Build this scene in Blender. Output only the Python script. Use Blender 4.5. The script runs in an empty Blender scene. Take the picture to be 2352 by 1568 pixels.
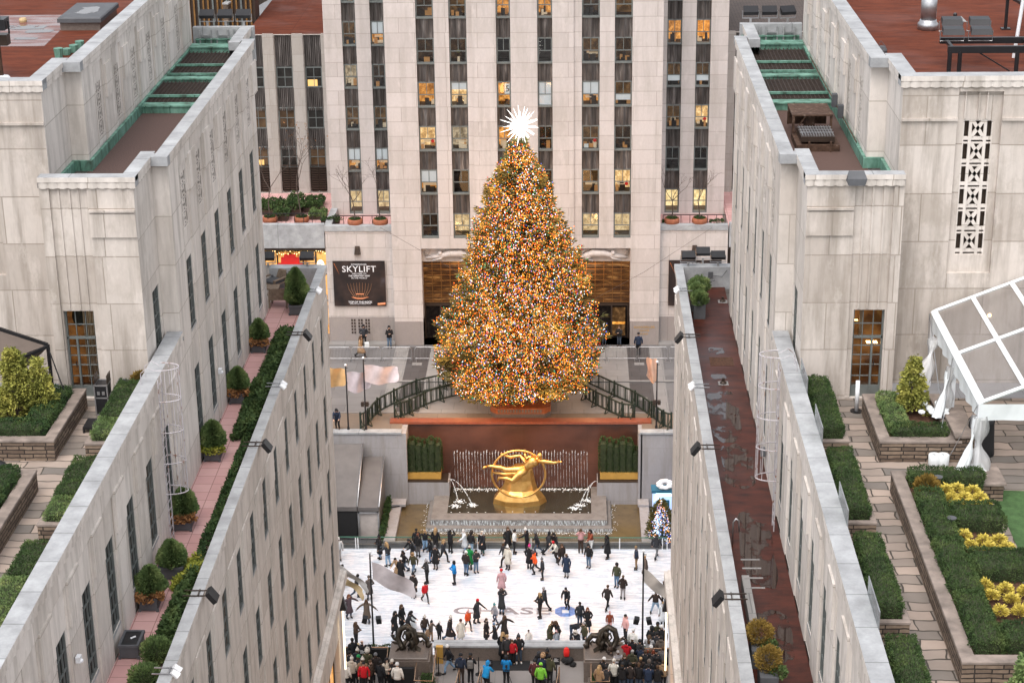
import bpy, bmesh, math, random
from mathutils import Vector, Matrix, noise
random.seed(7)
R = random.random
def U(a, b): return a + (b - a) * random.random()
SC = bpy.context.scene
COL = SC.collection
CH = 50.0
FPX = 4388.256
def _cam_axes():
 y = Vector((136.0, -1667.0, FPX)).normalized()
 d = Vector((150.0, 11564.0, FPX)).normalized()
 x = d.cross(y).normalized()
 d = y.cross(x).normalized()
 return x, y, -d
AX, AY, AZ = _cam_axes()          # world axes written in (right, down, forward)
def ray(px, py):
 v = Vector((px - 1176.0, py - 784.0, FPX))
 return Vector((AX.dot(v), AY.dot(v), AZ.dot(v)))
def onz(px, py, z):
 r = ray(px, py); return Vector((0, 0, CH)) + r * ((z - CH) / r.z)
def ony(px, py, y):
 r = ray(px, py); return Vector((0, 0, CH)) + r * (y / r.y)
def onx(px, py, x):
 r = ray(px, py); return Vector((0, 0, CH)) + r * (x / r.x)
_OX = {'1': 0, '2': 950, '3': 1950, '4': 2996}
_OY = {'a': 0, 'b': 660, 'c': 1340, 'd': 1991}
def T(t, x, y):
 """survey sheets of the photograph -> picture units"""
 if t == 'P': return (758.0 + .166 * x, 1194.4 + .166 * y)
 if t == 'Q': return (1125.5 + .17578 * x, 1194.4 + .17578 * y)
 if t == 'Rr': return (735.0 + .17578 * x, 1412.6 + .17578 * y)
 if t == 'S': return (1136.9 + .17578 * x, 1412.6 + .17578 * y)
 if t == 'W': return (895.8 + .27344 * x, 953.2 + .27344 * y)
 return (_OX[t[1]] / 1.7415 + x * .27097, _OY[t[0]] / 1.7415 + y * .27097)
def Z_(t, x, y, z): return onz(*T(t, x, y), z)
def Y_(t, x, y, yy): return ony(*T(t, x, y), yy)
cam_d = bpy.data.cameras.new('camera')
cam_d.sensor_width = 36; cam_d.lens = FPX * 36 / 2352
cam_d.clip_start = .5; cam_d.clip_end = 2500
cam = bpy.data.objects.new('camera', cam_d); COL.objects.link(cam)
def w_of(v): v = Vector(v); return Vector((AX.dot(v), AY.dot(v), AZ.dot(v)))
r_, u_, b_ = w_of((1, 0, 0)), w_of((0, -1, 0)), w_of((0, 0, -1))
m4 = Matrix.Identity(4)
for i in range(3):
 m4[i][0], m4[i][1], m4[i][2] = r_[i], u_[i], b_[i]
m4.translation = (0, 0, CH)
cam.matrix_world = m4
SC.camera = cam
W = bpy.data.worlds.new('World'); SC.world = W; W.use_nodes = True
wn = W.node_tree.nodes; wl = W.node_tree.links
bg = wn['Background']
sky = wn.new('ShaderNodeTexSky'); sky.sky_type = 'NISHITA'; sky.sun_disc = False
SUN_EL, SUN_AZ = math.radians(62), math.radians(-160)     # azimuth from +Y towards +X
sky.sun_elevation = SUN_EL; sky.sun_rotation = SUN_AZ
sky.air_density = 1.0; sky.dust_density = 3.5; sky.ozone_density = 1.0; sky.altitude = 30
hs = wn.new('ShaderNodeHueSaturation'); hs.inputs['Saturation'].default_value = .24      # overcast: the blue is veiled
wl.new(sky.outputs[0], hs.inputs['Color']); wl.new(hs.outputs[0], bg.inputs[0]); bg.inputs[1].default_value = .15
sd = bpy.data.lights.new('sun', 'SUN'); sd.energy = .6; sd.angle = math.radians(50); sd.color = (1, .88, .78)
so = bpy.data.objects.new('sun', sd); COL.objects.link(so)
sdir = Vector((math.sin(SUN_AZ) * math.cos(SUN_EL), math.cos(SUN_AZ) * math.cos(SUN_EL), math.sin(SUN_EL)))
so.rotation_euler = sdir.to_track_quat('Z', 'Y').to_euler()
SC.view_settings.view_transform = 'Standard'; SC.view_settings.look = 'None'
SC.view_settings.gamma = 1.0; SC.view_settings.exposure = 1.10
SC.render.engine = 'CYCLES'
SC.cycles.use_denoising = True
SC.cycles.max_bounces = 6; SC.cycles.diffuse_bounces = 3; SC.cycles.glossy_bounces = 3
SC.cycles.transparent_max_bounces = 10; SC.cycles.transmission_bounces = 4
SC.cycles.sample_clamp_indirect = 4.0
def s2l(c):
 return tuple(((v / 12.92) if v <= .04045 else ((v + .055) / 1.055) ** 2.4) for v in c)
class NT:
 def __init__(s, name):
  s.m = bpy.data.materials.new(name); s.m.use_nodes = True
  s.n = s.m.node_tree.nodes; s.l = s.m.node_tree.links
  s.b = s.n['Principled BSDF']
  s.c = None
 def co(s, kind='Object'):
  if s.c is None: s.c = s.n.new('ShaderNodeTexCoord')
  return s.c.outputs[kind]
 def map(s, vec, scale=(1, 1, 1), rot=(0, 0, 0), loc=(0, 0, 0)):
  m = s.n.new('ShaderNodeMapping'); s.l.new(vec, m.inputs[0])
  m.inputs['Scale'].default_value = scale; m.inputs['Rotation'].default_value = rot; m.inputs['Location'].default_value = loc
  return m.outputs[0]
 def noise(s, vec, scale, detail=4, rough=.55, out=0):
  t = s.n.new('ShaderNodeTexNoise'); s.l.new(vec, t.inputs['Vector'])
  t.inputs['Scale'].default_value = scale; t.inputs['Detail'].default_value = detail; t.inputs['Roughness'].default_value = rough
  return t.outputs[out]
 def ramp(s, fac, stops):
  r = s.n.new('ShaderNodeValToRGB'); s.l.new(fac, r.inputs[0])
  el = r.color_ramp.elements
  while len(el) < len(stops): el.new(.5)
  for e, (p, c) in zip(el, stops):
   e.position = p; e.color = (*c, 1) if len(c) == 3 else c
  return r.outputs[0]
 def mix(s, fac, a, b, mode='MIX'):
  m = s.n.new('ShaderNodeMix'); m.data_type = 'RGBA'; m.blend_type = mode
  for sock, v in ((m.inputs[0], fac), (m.inputs[6], a), (m.inputs[7], b)):
   if hasattr(v, 'links'): s.l.new(v, sock)
   elif isinstance(v, (int, float)): sock.default_value = v
   else: sock.default_value = (*v, 1)
  return m.outputs[2]
 def math(s, op, a, b=0.0):
  m = s.n.new('ShaderNodeMath'); m.operation = op
  for sock, v in ((m.inputs[0], a), (m.inputs[1], b)):
   if hasattr(v, 'links'): s.l.new(v, sock)
   else: sock.default_value = v
  return m.outputs[0]
 def wallvec(s):
  """(x+y, z) of the object's own position: continuous round square corners"""
  sp = s.n.new('ShaderNodeSeparateXYZ'); s.l.new(s.co(), sp.inputs[0])
  cb = s.n.new('ShaderNodeCombineXYZ')
  s.l.new(s.math('ADD', sp.outputs[0], sp.outputs[1]), cb.inputs[0]); s.l.new(sp.outputs[2], cb.inputs[1])
  return cb.outputs[0]
 def brick(s, vec, c1, c2, mortar, w, h, ms=.01, off=.5, bias=0.0, sq=1.0, sqf=2):
  t = s.n.new('ShaderNodeTexBrick'); s.l.new(vec, t.inputs['Vector'])
  t.offset = off; t.squash = sq; t.squash_frequency = sqf
  for k, v in (('Color1', c1), ('Color2', c2), ('Mortar', mortar)):
   if hasattr(v, 'links'): s.l.new(v, t.inputs[k])
   else: t.inputs[k].default_value = (*v, 1)
  t.inputs['Scale'].default_value = 1; t.inputs['Mortar Size'].default_value = ms
  t.inputs['Bias'].default_value = bias; t.inputs['Brick Width'].default_value = w; t.inputs['Row Height'].default_value = h
  t.inputs['Mortar Smooth'].default_value = .2
  return t
 def bump(s, h, strength=.3, dist=.02):
  b = s.n.new('ShaderNodeBump'); s.l.new(h, b.inputs['Height'])
  b.inputs['Strength'].default_value = strength; b.inputs['Distance'].default_value = dist
  s.l.new(b.outputs[0], s.b.inputs['Normal'])
 def base(s, c):
  if hasattr(c, 'links'): s.l.new(c, s.b.inputs['Base Color'])
  else: s.b.inputs['Base Color'].default_value = (*c, 1)
 def set(s, rough=.8, metal=0, spec=.5, trans=None, emit=None, es=0, alpha=None):
  s.b.inputs['Roughness'].default_value = rough; s.b.inputs['Metallic'].default_value = metal
  s.b.inputs['Specular IOR Level'].default_value = spec
  if trans is not None: s.b.inputs['Transmission Weight'].default_value = trans
  if emit is not None:
   if hasattr(emit, 'links'): s.l.new(emit, s.b.inputs['Emission Color'])
   else: s.b.inputs['Emission Color'].default_value = (*emit, 1)
   s.b.inputs['Emission Strength'].default_value = es
  if alpha is not None: s.b.inputs['Alpha'].default_value = alpha
  return s.m
def g(*c): return tuple(x * 1.0 for x in c)
def plain(name, c, rough=.7, metal=0, var=.12, nscale=3.0, spec=.5, bump=0, bscale=40):
 t = NT(name)
 n = t.noise(t.co(), nscale)
 lo = tuple(v * (1 - var) for v in c); hi = tuple(min(1, v * (1 + var)) for v in c)
 t.base(t.ramp(n, [(.3, lo), (.7, hi)]))
 if bump: t.bump(t.noise(t.co(), bscale), bump, .01)
 return t.set(rough, metal, spec)
def limestone(name, c1, c2, mort, w, h, ms=.012, stain=.5, off=.5, sq=1.0, sqf=2, soot=(.30, .27, .235)):
 t = NT(name)
 wv = t.wallvec()
 n1 = t.noise(t.co(), .9, 5, .6)
 b = t.brick(wv, c1, c2, mort, w, h, ms, off, 0, sq, sqf)
 col = t.mix(.34, b.outputs[0], t.ramp(n1, [(.3, tuple(v * .86 for v in c1)), (.72, tuple(min(1, v * 1.1) for v in c2))]))
 streak = t.noise(t.map(t.co(), (1.6, 1.6, .16)), 1.3, 6, .62)
 col = t.mix(t.math('MULTIPLY', t.ramp(streak, [(.46, (0, 0, 0)), (.68, (1, 1, 1))]), stain), col, soot)
 blot = t.noise(t.map(t.co(), (1, 1, .7), (0, 0, 0), (7, 3, 1)), .55, 7, .72)
 col = t.mix(t.math('MULTIPLY', t.ramp(blot, [(.52, (0, 0, 0)), (.62, (1, 1, 1))]), stain * .6), col, tuple(v * 1.35 for v in soot))
 pale = t.noise(t.map(t.co(), (1.2, 1.2, .5), (0, 0, 0), (1, 9, 4)), 1.1, 6, .7)
 col = t.mix(t.math('MULTIPLY', t.ramp(pale, [(.56, (0, 0, 0)), (.66, (1, 1, 1))]), .35), col, tuple(min(1, v * 1.12) for v in c1))
 fine = t.noise(t.map(t.co(), (1, 1, .45)), 9, 4, .6)
 col = t.mix(.5, col, t.ramp(fine, [(.25, (.8, .8, .8)), (.8, (1.0, 1.0, 1.0))]), 'MULTIPLY')
 t.base(col)
 t.bump(t.math('ADD', t.math('MULTIPLY', b.outputs[1], -1.0), t.math('MULTIPLY', fine, .25)), .25, .02)
 return t.set(.88, 0, .3)
MAT = {}
MAT['stone'] = limestone('limestone blocks', g(.77, .715, .665), g(.57, .515, .465), g(.34, .29, .24), 2.3, 1.62, .017, .5)
MAT['stone_front'] = limestone('weathered limestone', g(.66, .60, .55), g(.44, .385, .34), g(.25, .21, .17), 2.1, 1.52, .02, .72, .37, 1.5, 2, (.25, .215, .18))
MAT['tower'] = limestone('tower limestone', g(.59, .535, .51), g(.48, .43, .405), g(.27, .225, .195), 2.1, 1.05, .020, .35, .5, 1.55, 2)
MAT['stone_link'] = limestone('grey link limestone', g(.44, .405, .375), g(.35, .315, .285), g(.22, .19, .165), 1.9, 1.3, .016, .7)
MAT['tower_base'] = limestone('honed granite', g(.30, .265, .25), g(.26, .225, .215), g(.17, .14, .13), 3.1, 2.0, .014, .35)
MAT['wet_stone'] = limestone('wet fountain stone', g(.20, .185, .175), g(.155, .145, .135), g(.10, .09, .085), 2.8, 1.9, .01, .5, soot=(.09, .08, .07))
MAT['greywall'] = limestone('grey granite', g(.33, .315, .32), g(.285, .27, .27), g(.22, .20, .195), 2.4, 1.9, .01, .5, soot=(.2, .175, .15))
def coping_mat():
 t = NT('weathered skylit coping')
 n = t.noise(t.co(), 1.4, 6, .6); n2 = t.noise(t.co(), 14, 4)
 c = t.ramp(n, [(.3, (.26, .265, .27)), (.5, (.34, .348, .355)), (.72, (.44, .452, .46))])  # weathered greys; the cool cast puts skylight on the tops into the colour
 c = t.mix(.4, c, t.ramp(n2, [(.3, (.72, .72, .72)), (.75, (1, 1, 1))]), 'MULTIPLY')
 b = t.brick(t.map(t.co(), (1, 1, 1)), (1, 1, 1), (.93, .93, .94), (.55, .55, .55), 60, 1.55, .02, 0)
 c = t.mix(1, c, b.outputs[0], 'MULTIPLY')
 t.base(c); t.bump(n2, .2, .01)
 return t.set(.75, 0, .4)
MAT['coping'] = coping_mat()
def membrane(name, a, b, rough=.55, seams=1.0, spec=.5):
 t = NT(name)
 n = t.noise(t.map(t.co(), (.6, 1.6, 1)), 1.6, 8, .75)
 n2 = t.noise(t.co(), 30, 3)
 c = t.ramp(n, [(.36, a), (.6, b)])
 c = t.mix(.35, c, t.ramp(n2, [(.3, (.7, .7, .7)), (.7, (1, 1, 1))]), 'MULTIPLY')
 br = t.brick(t.map(t.co(), (1, 1, 1)), (1, 1, 1), (.93, .93, .93), (.62, .6, .6), 60, seams, .02, 0)
 c = t.mix(1, c, br.outputs[0], 'MULTIPLY')
 t.base(c)
 wet = t.noise(t.co(), .35, 3)
 t.l.new(t.ramp(wet, [(.45, (rough,) * 3), (.62, (rough * .7,) * 3)]), t.b.inputs['Roughness'])
 t.bump(n2, .15, .01)
 t.b.inputs['Specular IOR Level'].default_value = spec
 return t.m
MAT['red_roof'] = membrane('red roof membrane', (.080, .021, .011), (.14, .036, .017), .9, 1.0, .15)
MAT['dark_red_roof'] = membrane('dark red roof membrane', (.030, .009, .006), (.090, .022, .012), .5, 2.4, .3)
MAT['brown_roof'] = plain('brown gravel roof', (.085, .05, .042), .9, 0, .35, 22)
MAT['gravel'] = plain('rough roof gravel', (.10, .062, .052), .95, 0, .5, 60, .3, .5, 90)
def copper():
 t = NT('verdigris copper')
 n = t.noise(t.map(t.co(), (1.5, 1.5, .6)), 2.2, 6, .6)
 c = t.ramp(n, [(.32, (.06, .10, .075)), (.45, (.11, .24, .18)), (.62, (.19, .38, .30)), (.8, (.28, .46, .38))])
 b = t.brick(t.wallvec(), (1, 1, 1), (.9, .9, .9), (.35, .45, .4), .9, 3, .02, 0)
 t.base(t.mix(1, c, b.outputs[0], 'MULTIPLY'))
 return t.set(.6, .25)
MAT['copper'] = copper()
MAT['grate'] = plain('rusty grating', (.05, .035, .028), .7, .5, .4, 8)
MAT['black'] = plain('black painted steel', (.018, .018, .02), .38, .3, .2)
MAT['black_cloth'] = plain('black cloth', (.012, .012, .013), .9)
MAT['white_paint'] = plain('white painted metal', (.72, .73, .75), .4, .0, .06)
MAT['rust_white'] = (lambda t: (t.base(t.ramp(t.noise(t.co(), 5, 5), [(.35, (.45, .43, .45)), (.58, (.40, .37, .38)), (.68, (.20, .09, .05))])), t.set(.6))[1])(NT('rusting white paint'))
MAT['rust'] = (lambda t: (t.base(t.ramp(t.noise(t.co(), 6, 5), [(.3, (.035, .018, .011)), (.6, (.10, .055, .035)), (.75, (.24, .20, .17))])), t.set(.8, .3))[1])(NT('rusty sheet metal'))
MAT['galv'] = plain('galvanised steel', (.42, .42, .43), .38, .85, .18, 5)
MAT['frame'] = plain('grey green window frame', (.145, .16, .155), .5, .2, .1)
MAT['frame_dark'] = plain('bronze frame', (.06, .042, .032), .4, .5, .1)
MAT['sill'] = plain('window sill stone', (.34, .345, .345), .7)
def glassy(name, c, rough=.06, spec=.3, var=.5):
 t = NT(name)
 n = t.noise(t.map(t.co(), (1, 1, 1)), .7, 3)
 t.base(t.ramp(n, [(.35, tuple(v * (1 - var) for v in c)), (.65, tuple(v * (1 + var) for v in c))]))
 return t.set(rough, 0, spec)
MAT['pane_dark'] = glassy('dark window glass', (.022, .02, .018))
MAT['pane_curtain'] = glassy('glass over drawn curtain', (.16, .14, .115))
MAT['pane_brown'] = glassy('glass over brown interior', (.09, .055, .03))
def lit_glass(name, c, st, var=.6, sc=2.2):
 t = NT(name)
 n = t.noise(t.map(t.co(), (1, 1, 1.2)), sc, 5, .7)
 e = t.ramp(n, [(.32, tuple(v * (1 - var) for v in c)), (.5, c), (.62, tuple(min(1, v * 1.25) for v in c))])
 t.base((.03, .025, .02))
 return t.set(.1, 0, .8, None, e, st)
MAT['pane_warm'] = lit_glass('window glass with warm light inside', (.55, .26, .08), .8)
def see_glass(name, tint=(1, 1, 1), refl=.18, rough=.02):
 t = NT(name)
 for n in list(t.n):
  if n.type == 'BSDF_PRINCIPLED': t.n.remove(n)
 out = [n for n in t.n if n.type == 'OUTPUT_MATERIAL'][0]
 tr = t.n.new('ShaderNodeBsdfTransparent'); tr.inputs[0].default_value = (*tint, 1)
 gl = t.n.new('ShaderNodeBsdfGlossy'); gl.inputs['Roughness'].default_value = rough
 fr = t.n.new('ShaderNodeFresnel'); fr.inputs[0].default_value = 1.5
 mx = t.n.new('ShaderNodeMixShader')
 t.l.new(t.math('ADD', fr.outputs[0], refl), mx.inputs[0]); t.l.new(tr.outputs[0], mx.inputs[1]); t.l.new(gl.outputs[0], mx.inputs[2])
 t.l.new(mx.outputs[0], out.inputs[0])
 return t.m
MAT['glass'] = see_glass('window glass', (.95, .97, .96), .05)
MAT['board_glass'] = see_glass('rink screen glass', (.80, .86, .86), .02)
def vinyl(name, col, tr, rough):
 t = NT(name)
 t.base(t.ramp(t.noise(t.co(), .8, 4), [(.3, tuple(v * .8 for v in col)), (.7, col)]))
 t.set(rough, 0, .9, None, None, 0, tr)
 return t.m
MAT['roof_vinyl'] = vinyl('clear roof vinyl', (.26, .24, .235), .48, .12)
MAT['drape_vinyl'] = vinyl('bunched clear vinyl', (.62, .62, .62), .5, .2)
MAT['white_vinyl'] = plain('white tent vinyl', (.66, .69, .70), .45, 0, .07, 2)
MAT['tent_grey'] = plain('grey tent fabric', (.115, .105, .10), .3, 0, .15, 1.2)
def emis(name, c, st, samp='AUTO'):
 t = NT(name); t.base((.02, .02, .02)); t.set(.5, 0, .2, None, c, st)
 try: t.m.cycles.emission_sampling = samp
 except Exception: pass
 return t.m
MAT['star'] = emis('white star light', (1.0, .96, .90), 3.0)
MAT['lamp'] = emis('lamp glow', (1.0, .78, .50), 1.6)
MAT['lamp_warm'] = emis('warm lamp glow', (1.0, .62, .25), 4.0)
def spandrel_mat():
 t = NT('cast aluminium spandrel')
 n = t.noise(t.map(t.co(), (2.2, 2.2, .3)), 1.6, 4, .55)
 t.base(t.ramp(n, [(.38, (.06, .052, .048)), (.6, (.13, .115, .108)), (.76, (.34, .31, .29))]))
 return t.set(.5, .5)
MAT['spandrel'] = spandrel_mat()
def pavers(name, c1, c2, mort, w, h, ms=.012, rough=.7, off=.5, var=.25, sq=1, rot=0, distort=0):
 t = NT(name)
 v = t.map(t.co(), (1, 1, 1), (0, 0, rot))
 if distort:
  nz = t.noise(t.co(), 1.1, 2, .5, 1)
  mm = t.n.new('ShaderNodeVectorMath'); mm.operation = 'MULTIPLY_ADD'
  t.l.new(nz, mm.inputs[0]); mm.inputs[1].default_value = (distort,) * 3; t.l.new(v, mm.inputs[2]); v = mm.outputs[0]
 b = t.brick(v, c1, c2, mort, w, h, ms, off, 0, sq, 2)
 n = t.noise(t.co(), .8, 6, .6)
 c = t.mix(.7, b.outputs[0], t.ramp(n, [(.3, (1 - var,) * 3), (.7, (1, 1, 1))]), 'MULTIPLY')
 t.base(c); t.bump(t.math('MULTIPLY', b.outputs[1], -1), .3, .01)
 return t.set(rough, 0, .4)
MAT['plaza'] = pavers('grey plaza slabs', (.185, .18, .18), (.145, .142, .145), (.10, .095, .09), 2.2, 1.3, .02, .45)
MAT['plaza_tan'] = pavers('tan plaza slabs', (.20, .155, .12), (.165, .13, .10), (.11, .09, .07), 2.0, 1.5, .015, .5)
MAT['plaza_dark'] = pavers('dark plaza slabs', (.085, .078, .078), (.07, .063, .062), (.05, .05, .05), 1.2, .8, .02, .45)
MAT['plaza_light'] = pavers('pale plaza slabs', (.27, .26, .25), (.24, .23, .225), (.15, .15, .15), 1.6, 1.2, .02, .5)
MAT['terrace_paving'] = pavers('smooth grey terrace slabs', (.26, .235, .22), (.235, .21, .195), (.15, .14, .13), 2.6, 2.6, .012, .5)
MAT['pink'] = pavers('pink terrace tiles', (.60, .37, .35), (.53, .30, .285), (.26, .135, .125), .62, .62, .012, .7, 0)
MAT['flag'] = pavers('bluestone flags', (.42, .335, .28), (.16, .145, .13), (.06, .05, .04), .80, .46, .024, .65, .31, .35, 2.1, 0, .34)
MAT['roof_tiles'] = pavers('brown paver roof', (.095, .07, .06), (.075, .055, .047), (.03, .024, .02), .5, .3, .03, .8)
def rubble():
 t = NT('dry laid ledge stone')
 v = t.wallvec()
 nz = t.noise(t.co(), 3, 2, .5, 1)
 mm = t.n.new('ShaderNodeVectorMath'); mm.operation = 'MULTIPLY_ADD'
 t.l.new(nz, mm.inputs[0]); mm.inputs[1].default_value = (.05,) * 3; t.l.new(v, mm.inputs[2])
 b = t.brick(mm.outputs[0], (.27, .20, .145), (.115, .08, .058), (.03, .022, .017), .38, .12, .018, .43, 0, 1.7, 2)
 n = t.noise(t.co(), 7, 5)
 t.base(t.mix(.6, b.outputs[0], t.ramp(n, [(.3, (.5, .48, .46)), (.7, (1, 1, 1))]), 'MULTIPLY'))
 t.bump(t.math('MULTIPLY', b.outputs[1], -1), .8, .03)
 return t.set(.85)
MAT['rubble'] = rubble()
MAT['cap'] = plain('bluestone cap', (.215, .175, .15), .7, 0, .35, 2.5, .4, .3, 20)
def wet_granite():
 t = NT('polished red granite')
 n = t.noise(t.map(t.co(), (.5, .5, .8)), .7, 5); n2 = t.noise(t.co(), 40, 3)
 c = t.ramp(n, [(.3, (.05, .021, .014)), (.7, (.14, .056, .036))])
 c = t.mix(.3, c, t.ramp(n2, [(.3, (.7, .7, .7)), (.7, (1, 1, 1))]), 'MULTIPLY')
 b = t.brick(t.wallvec(), (1, 1, 1), (.92, .92, .92), (.7, .65, .6), 4.2, 2.9, .012, 0)
 t.base(t.mix(1, c, b.outputs[0], 'MULTIPLY'))
 return t.set(.3, 0, .6)
MAT['red_granite'] = wet_granite()
MAT['orange_granite'] = plain('honed orange granite', (.22, .062, .032), .28, 0, .15, 4)
def water(name, c, sc=5.0, st=.35):
 t = NT(name); t.base(t.ramp(t.noise(t.co(), 1.1, 3), [(.3, tuple(v * .7 for v in c)), (.7, c)]))
 t.bump(t.noise(t.map(t.co(), (1, 1.6, 1)), sc, 4), st, .05)
 return t.set(.06, 0, .8)
MAT['water_dark'] = water('dark pool water', (.035, .03, .018))
MAT['water_olive'] = water('olive basin water', (.12, .088, .045), 3.5, .3)
MAT['foam'] = plain('white water', (.72, .76, .78), .4, 0, .15, 30)
def stream_mat():
 t = NT('falling water')
 n = t.noise(t.map(t.co(), (9, 9, 1.2)), 2.0, 5)
 t.base((.78, .82, .84)); t.set(.2, 0, .8)
 t.l.new(t.ramp(n, [(.42, (0, 0, 0)), (.62, (.75, .75, .75))]), t.b.inputs['Alpha'])
 return t.m
MAT['stream'] = stream_mat()
def ice():
 t = NT('skated ice')
 v = t.co()
 n = t.noise(t.map(v, (.5, 1.3, 1), (0, 0, .5)), .9, 6, .7)
 n2 = t.noise(t.map(v, (1.4, .4, 1), (0, 0, -.5)), 1.3, 5, .65)
 c = t.ramp(n, [(.35, (.42, .47, .54)), (.55, (.50, .55, .61)), (.66, (.61, .62, .65))])
 c = t.mix(.5, c, t.ramp(n2, [(.4, (.45, .51, .58)), (.6, (.63, .60, .63))]))
 for rz, ph in ((.35, 2), (-.6, 5), (1.2, 9)):      # skate tracks
  tr = t.noise(t.map(v, (.35, 7, 1), (0, 0, rz), (ph, ph, 0)), 2.2, 5, .7)
  c = t.mix(t.ramp(tr, [(.55, (0, 0, 0)), (.63, (.8, .8, .8))]), c, (.82, .82, .84)); c = t.mix(t.ramp(tr, [(.36, (.9, .9, .9)), (.43, (0, 0, 0))]), c, (.33, .40, .49))
 t.base(c)
 t.l.new(t.ramp(n, [(.4, (.15,) * 3), (.65, (.5,) * 3)]), t.b.inputs['Roughness'])
 t.b.inputs['Specular IOR Level'].default_value = .4
 return t.m
MAT['ice'] = ice()
MAT['ice_grey'] = plain('grey paint under ice', (.19, .19, .22), .5, 0, .4, 5)
MAT['ice_blue'] = plain('blue paint under ice', (.10, .20, .46), .5, 0, .3, 5)
def gold():
 t = NT('gilded bronze')
 n = t.noise(t.co(), 3, 4)
 t.base(t.ramp(n, [(.3, (.70, .36, .09)), (.7, (.92, .56, .19))]))
 return t.set(.34, .9)
MAT['gold'] = gold()
MAT['gold_plain'] = plain('gilded planter', (.52, .30, .07), .45, .3, .08)
def bronze():
 t = NT('dark patinated bronze')
 t.base(t.ramp(t.noise(t.co(), 5, 5), [(.3, (.022, .018, .014)), (.6, (.06, .048, .035)), (.78, (.13, .12, .09))]))
 return t.set(.42, .7)
MAT['bronze'] = bronze()
MAT['brown_granite'] = plain('brown granite', (.13, .105, .09), .35, 0, .2, 12)
MAT['rail'] = plain('brass handrail', (.55, .36, .24), .25, .8, .05)
MAT['barrier_green'] = plain('dark green fence paint', (.012, .022, .014), .5, 0, .2)
MAT['wood'] = plain('teak boards', (.19, .14, .10), .8, 0, .3, 9)
MAT['wood_box'] = plain('varnished timber box', (.30, .085, .025), .45, 0, .3, 4)
MAT['planter_grey'] = plain('dark grey planter', (.075, .078, .085), .7, 0, .15)
MAT['terracotta'] = plain('terracotta', (.26, .085, .04), .8, 0, .2, 4)
MAT['mulch'] = plain('bark mulch', (.085, .045, .03), .95, 0, .5, 14, .2, .5, 30)
MAT['lawn'] = plain('lawn turf', (.055, .105, .04), .95, 0, .25, 6, .2, .5, 80)
def leaf(name, a, b, c):
 t = NT(name)
 n = t.noise(t.co(), 2.3, 4);
 t.base(t.ramp(n, [(.28, a), (.5, b), (.74, c)]))
 t.set(.75, 0, .25)
 return t.m
MAT['yew'] = leaf('yew leaves', (.015, .034, .012), (.034, .068, .020), (.07, .105, .03))
MAT['hedge'] = leaf('juniper hedge leaves', (.018, .036, .012), (.042, .075, .022), (.095, .13, .04))
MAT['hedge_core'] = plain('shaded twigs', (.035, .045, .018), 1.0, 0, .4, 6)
MAT['cedar'] = leaf('young cedar leaves', (.05, .085, .03), (.12, .18, .06), (.26, .30, .11))
MAT['yellow_leaf'] = leaf('golden leaves', (.22, .18, .03), (.55, .44, .08), (.80, .68, .22))
MAT['autumn_leaf'] = leaf('yellowing cedar leaves', (.09, .11, .025), (.24, .24, .05), (.42, .38, .09))
MAT['orange_shrub'] = leaf('ochre shrub leaves', (.10, .07, .015), (.22, .14, .03), (.33, .22, .05))
MAT['fir'] = leaf('spruce needles', (.04, .042, .014), (.085, .08, .026), (.15, .125, .04))
MAT['dry_leaf'] = plain('dry leaves', (.30, .14, .05), .9, 0, .4, 9)
MAT['bark'] = plain('bark', (.075, .055, .045), .95, 0, .3, 10)
BULBS = [emis('amber bulb', (1.0, .33, .035), 1.9), emis('orange bulb', (1.0, .14, .010), 1.7), emis('red bulb', (1.0, .03, .01), .7),
         emis('green bulb', (.06, .60, .25), .75), emis('blue bulb', (.16, .22, 1.0), .85), emis('white bulb', (.85, .95, 1.0), 1.5),
         emis('pink white bulb', (1.0, .72, .62), 1.2)]
def tinted(name, rough, metal=0, spec=.3, bs=25, bump=.25, var=.25, vs=4):
 t = NT(name)
 oi = t.n.new('ShaderNodeObjectInfo')
 n = t.noise(t.co(), vs, 4)
 t.base(t.mix(1, oi.outputs['Color'], t.ramp(n, [(.3, (1 - var,) * 3), (.7, (1 + var * .3,) * 3)]), 'MULTIPLY'))
 if bump: t.bump(t.noise(t.co(), bs, 3), bump, .01)
 return t.set(rough, metal, spec)
MAT['cloth'] = tinted('garment cloth', .85)
MAT['skin'] = tinted('skin', .5, var=.08, bump=0)
MAT['hair'] = tinted('hair and knit', .7, bs=60)
MAT['flagcloth'] = tinted('satin flag cloth', .35, .1, .6, 6, .1, .3, 1.5)
ORG = {}
def org(o): return ORG.get(o.name, Vector((0, 0, 0))) if o else Vector((0, 0, 0))
def tag(o, label=None, cat=None, group=None, kind=None):
 if label: o['label'] = label
 if cat: o['category'] = cat
 if group: o['group'] = group
 if kind: o['kind'] = kind
 return o
def thing(name, label, cat, loc=(0, 0, 0), group=None, rz=0):
 o = bpy.data.objects.new(name, None); o.empty_display_size = .3
 COL.objects.link(o); o.location = loc; o.rotation_euler = (0, 0, rz)
 ORG[o.name] = Vector(loc)
 return tag(o, label, cat, group)
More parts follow.
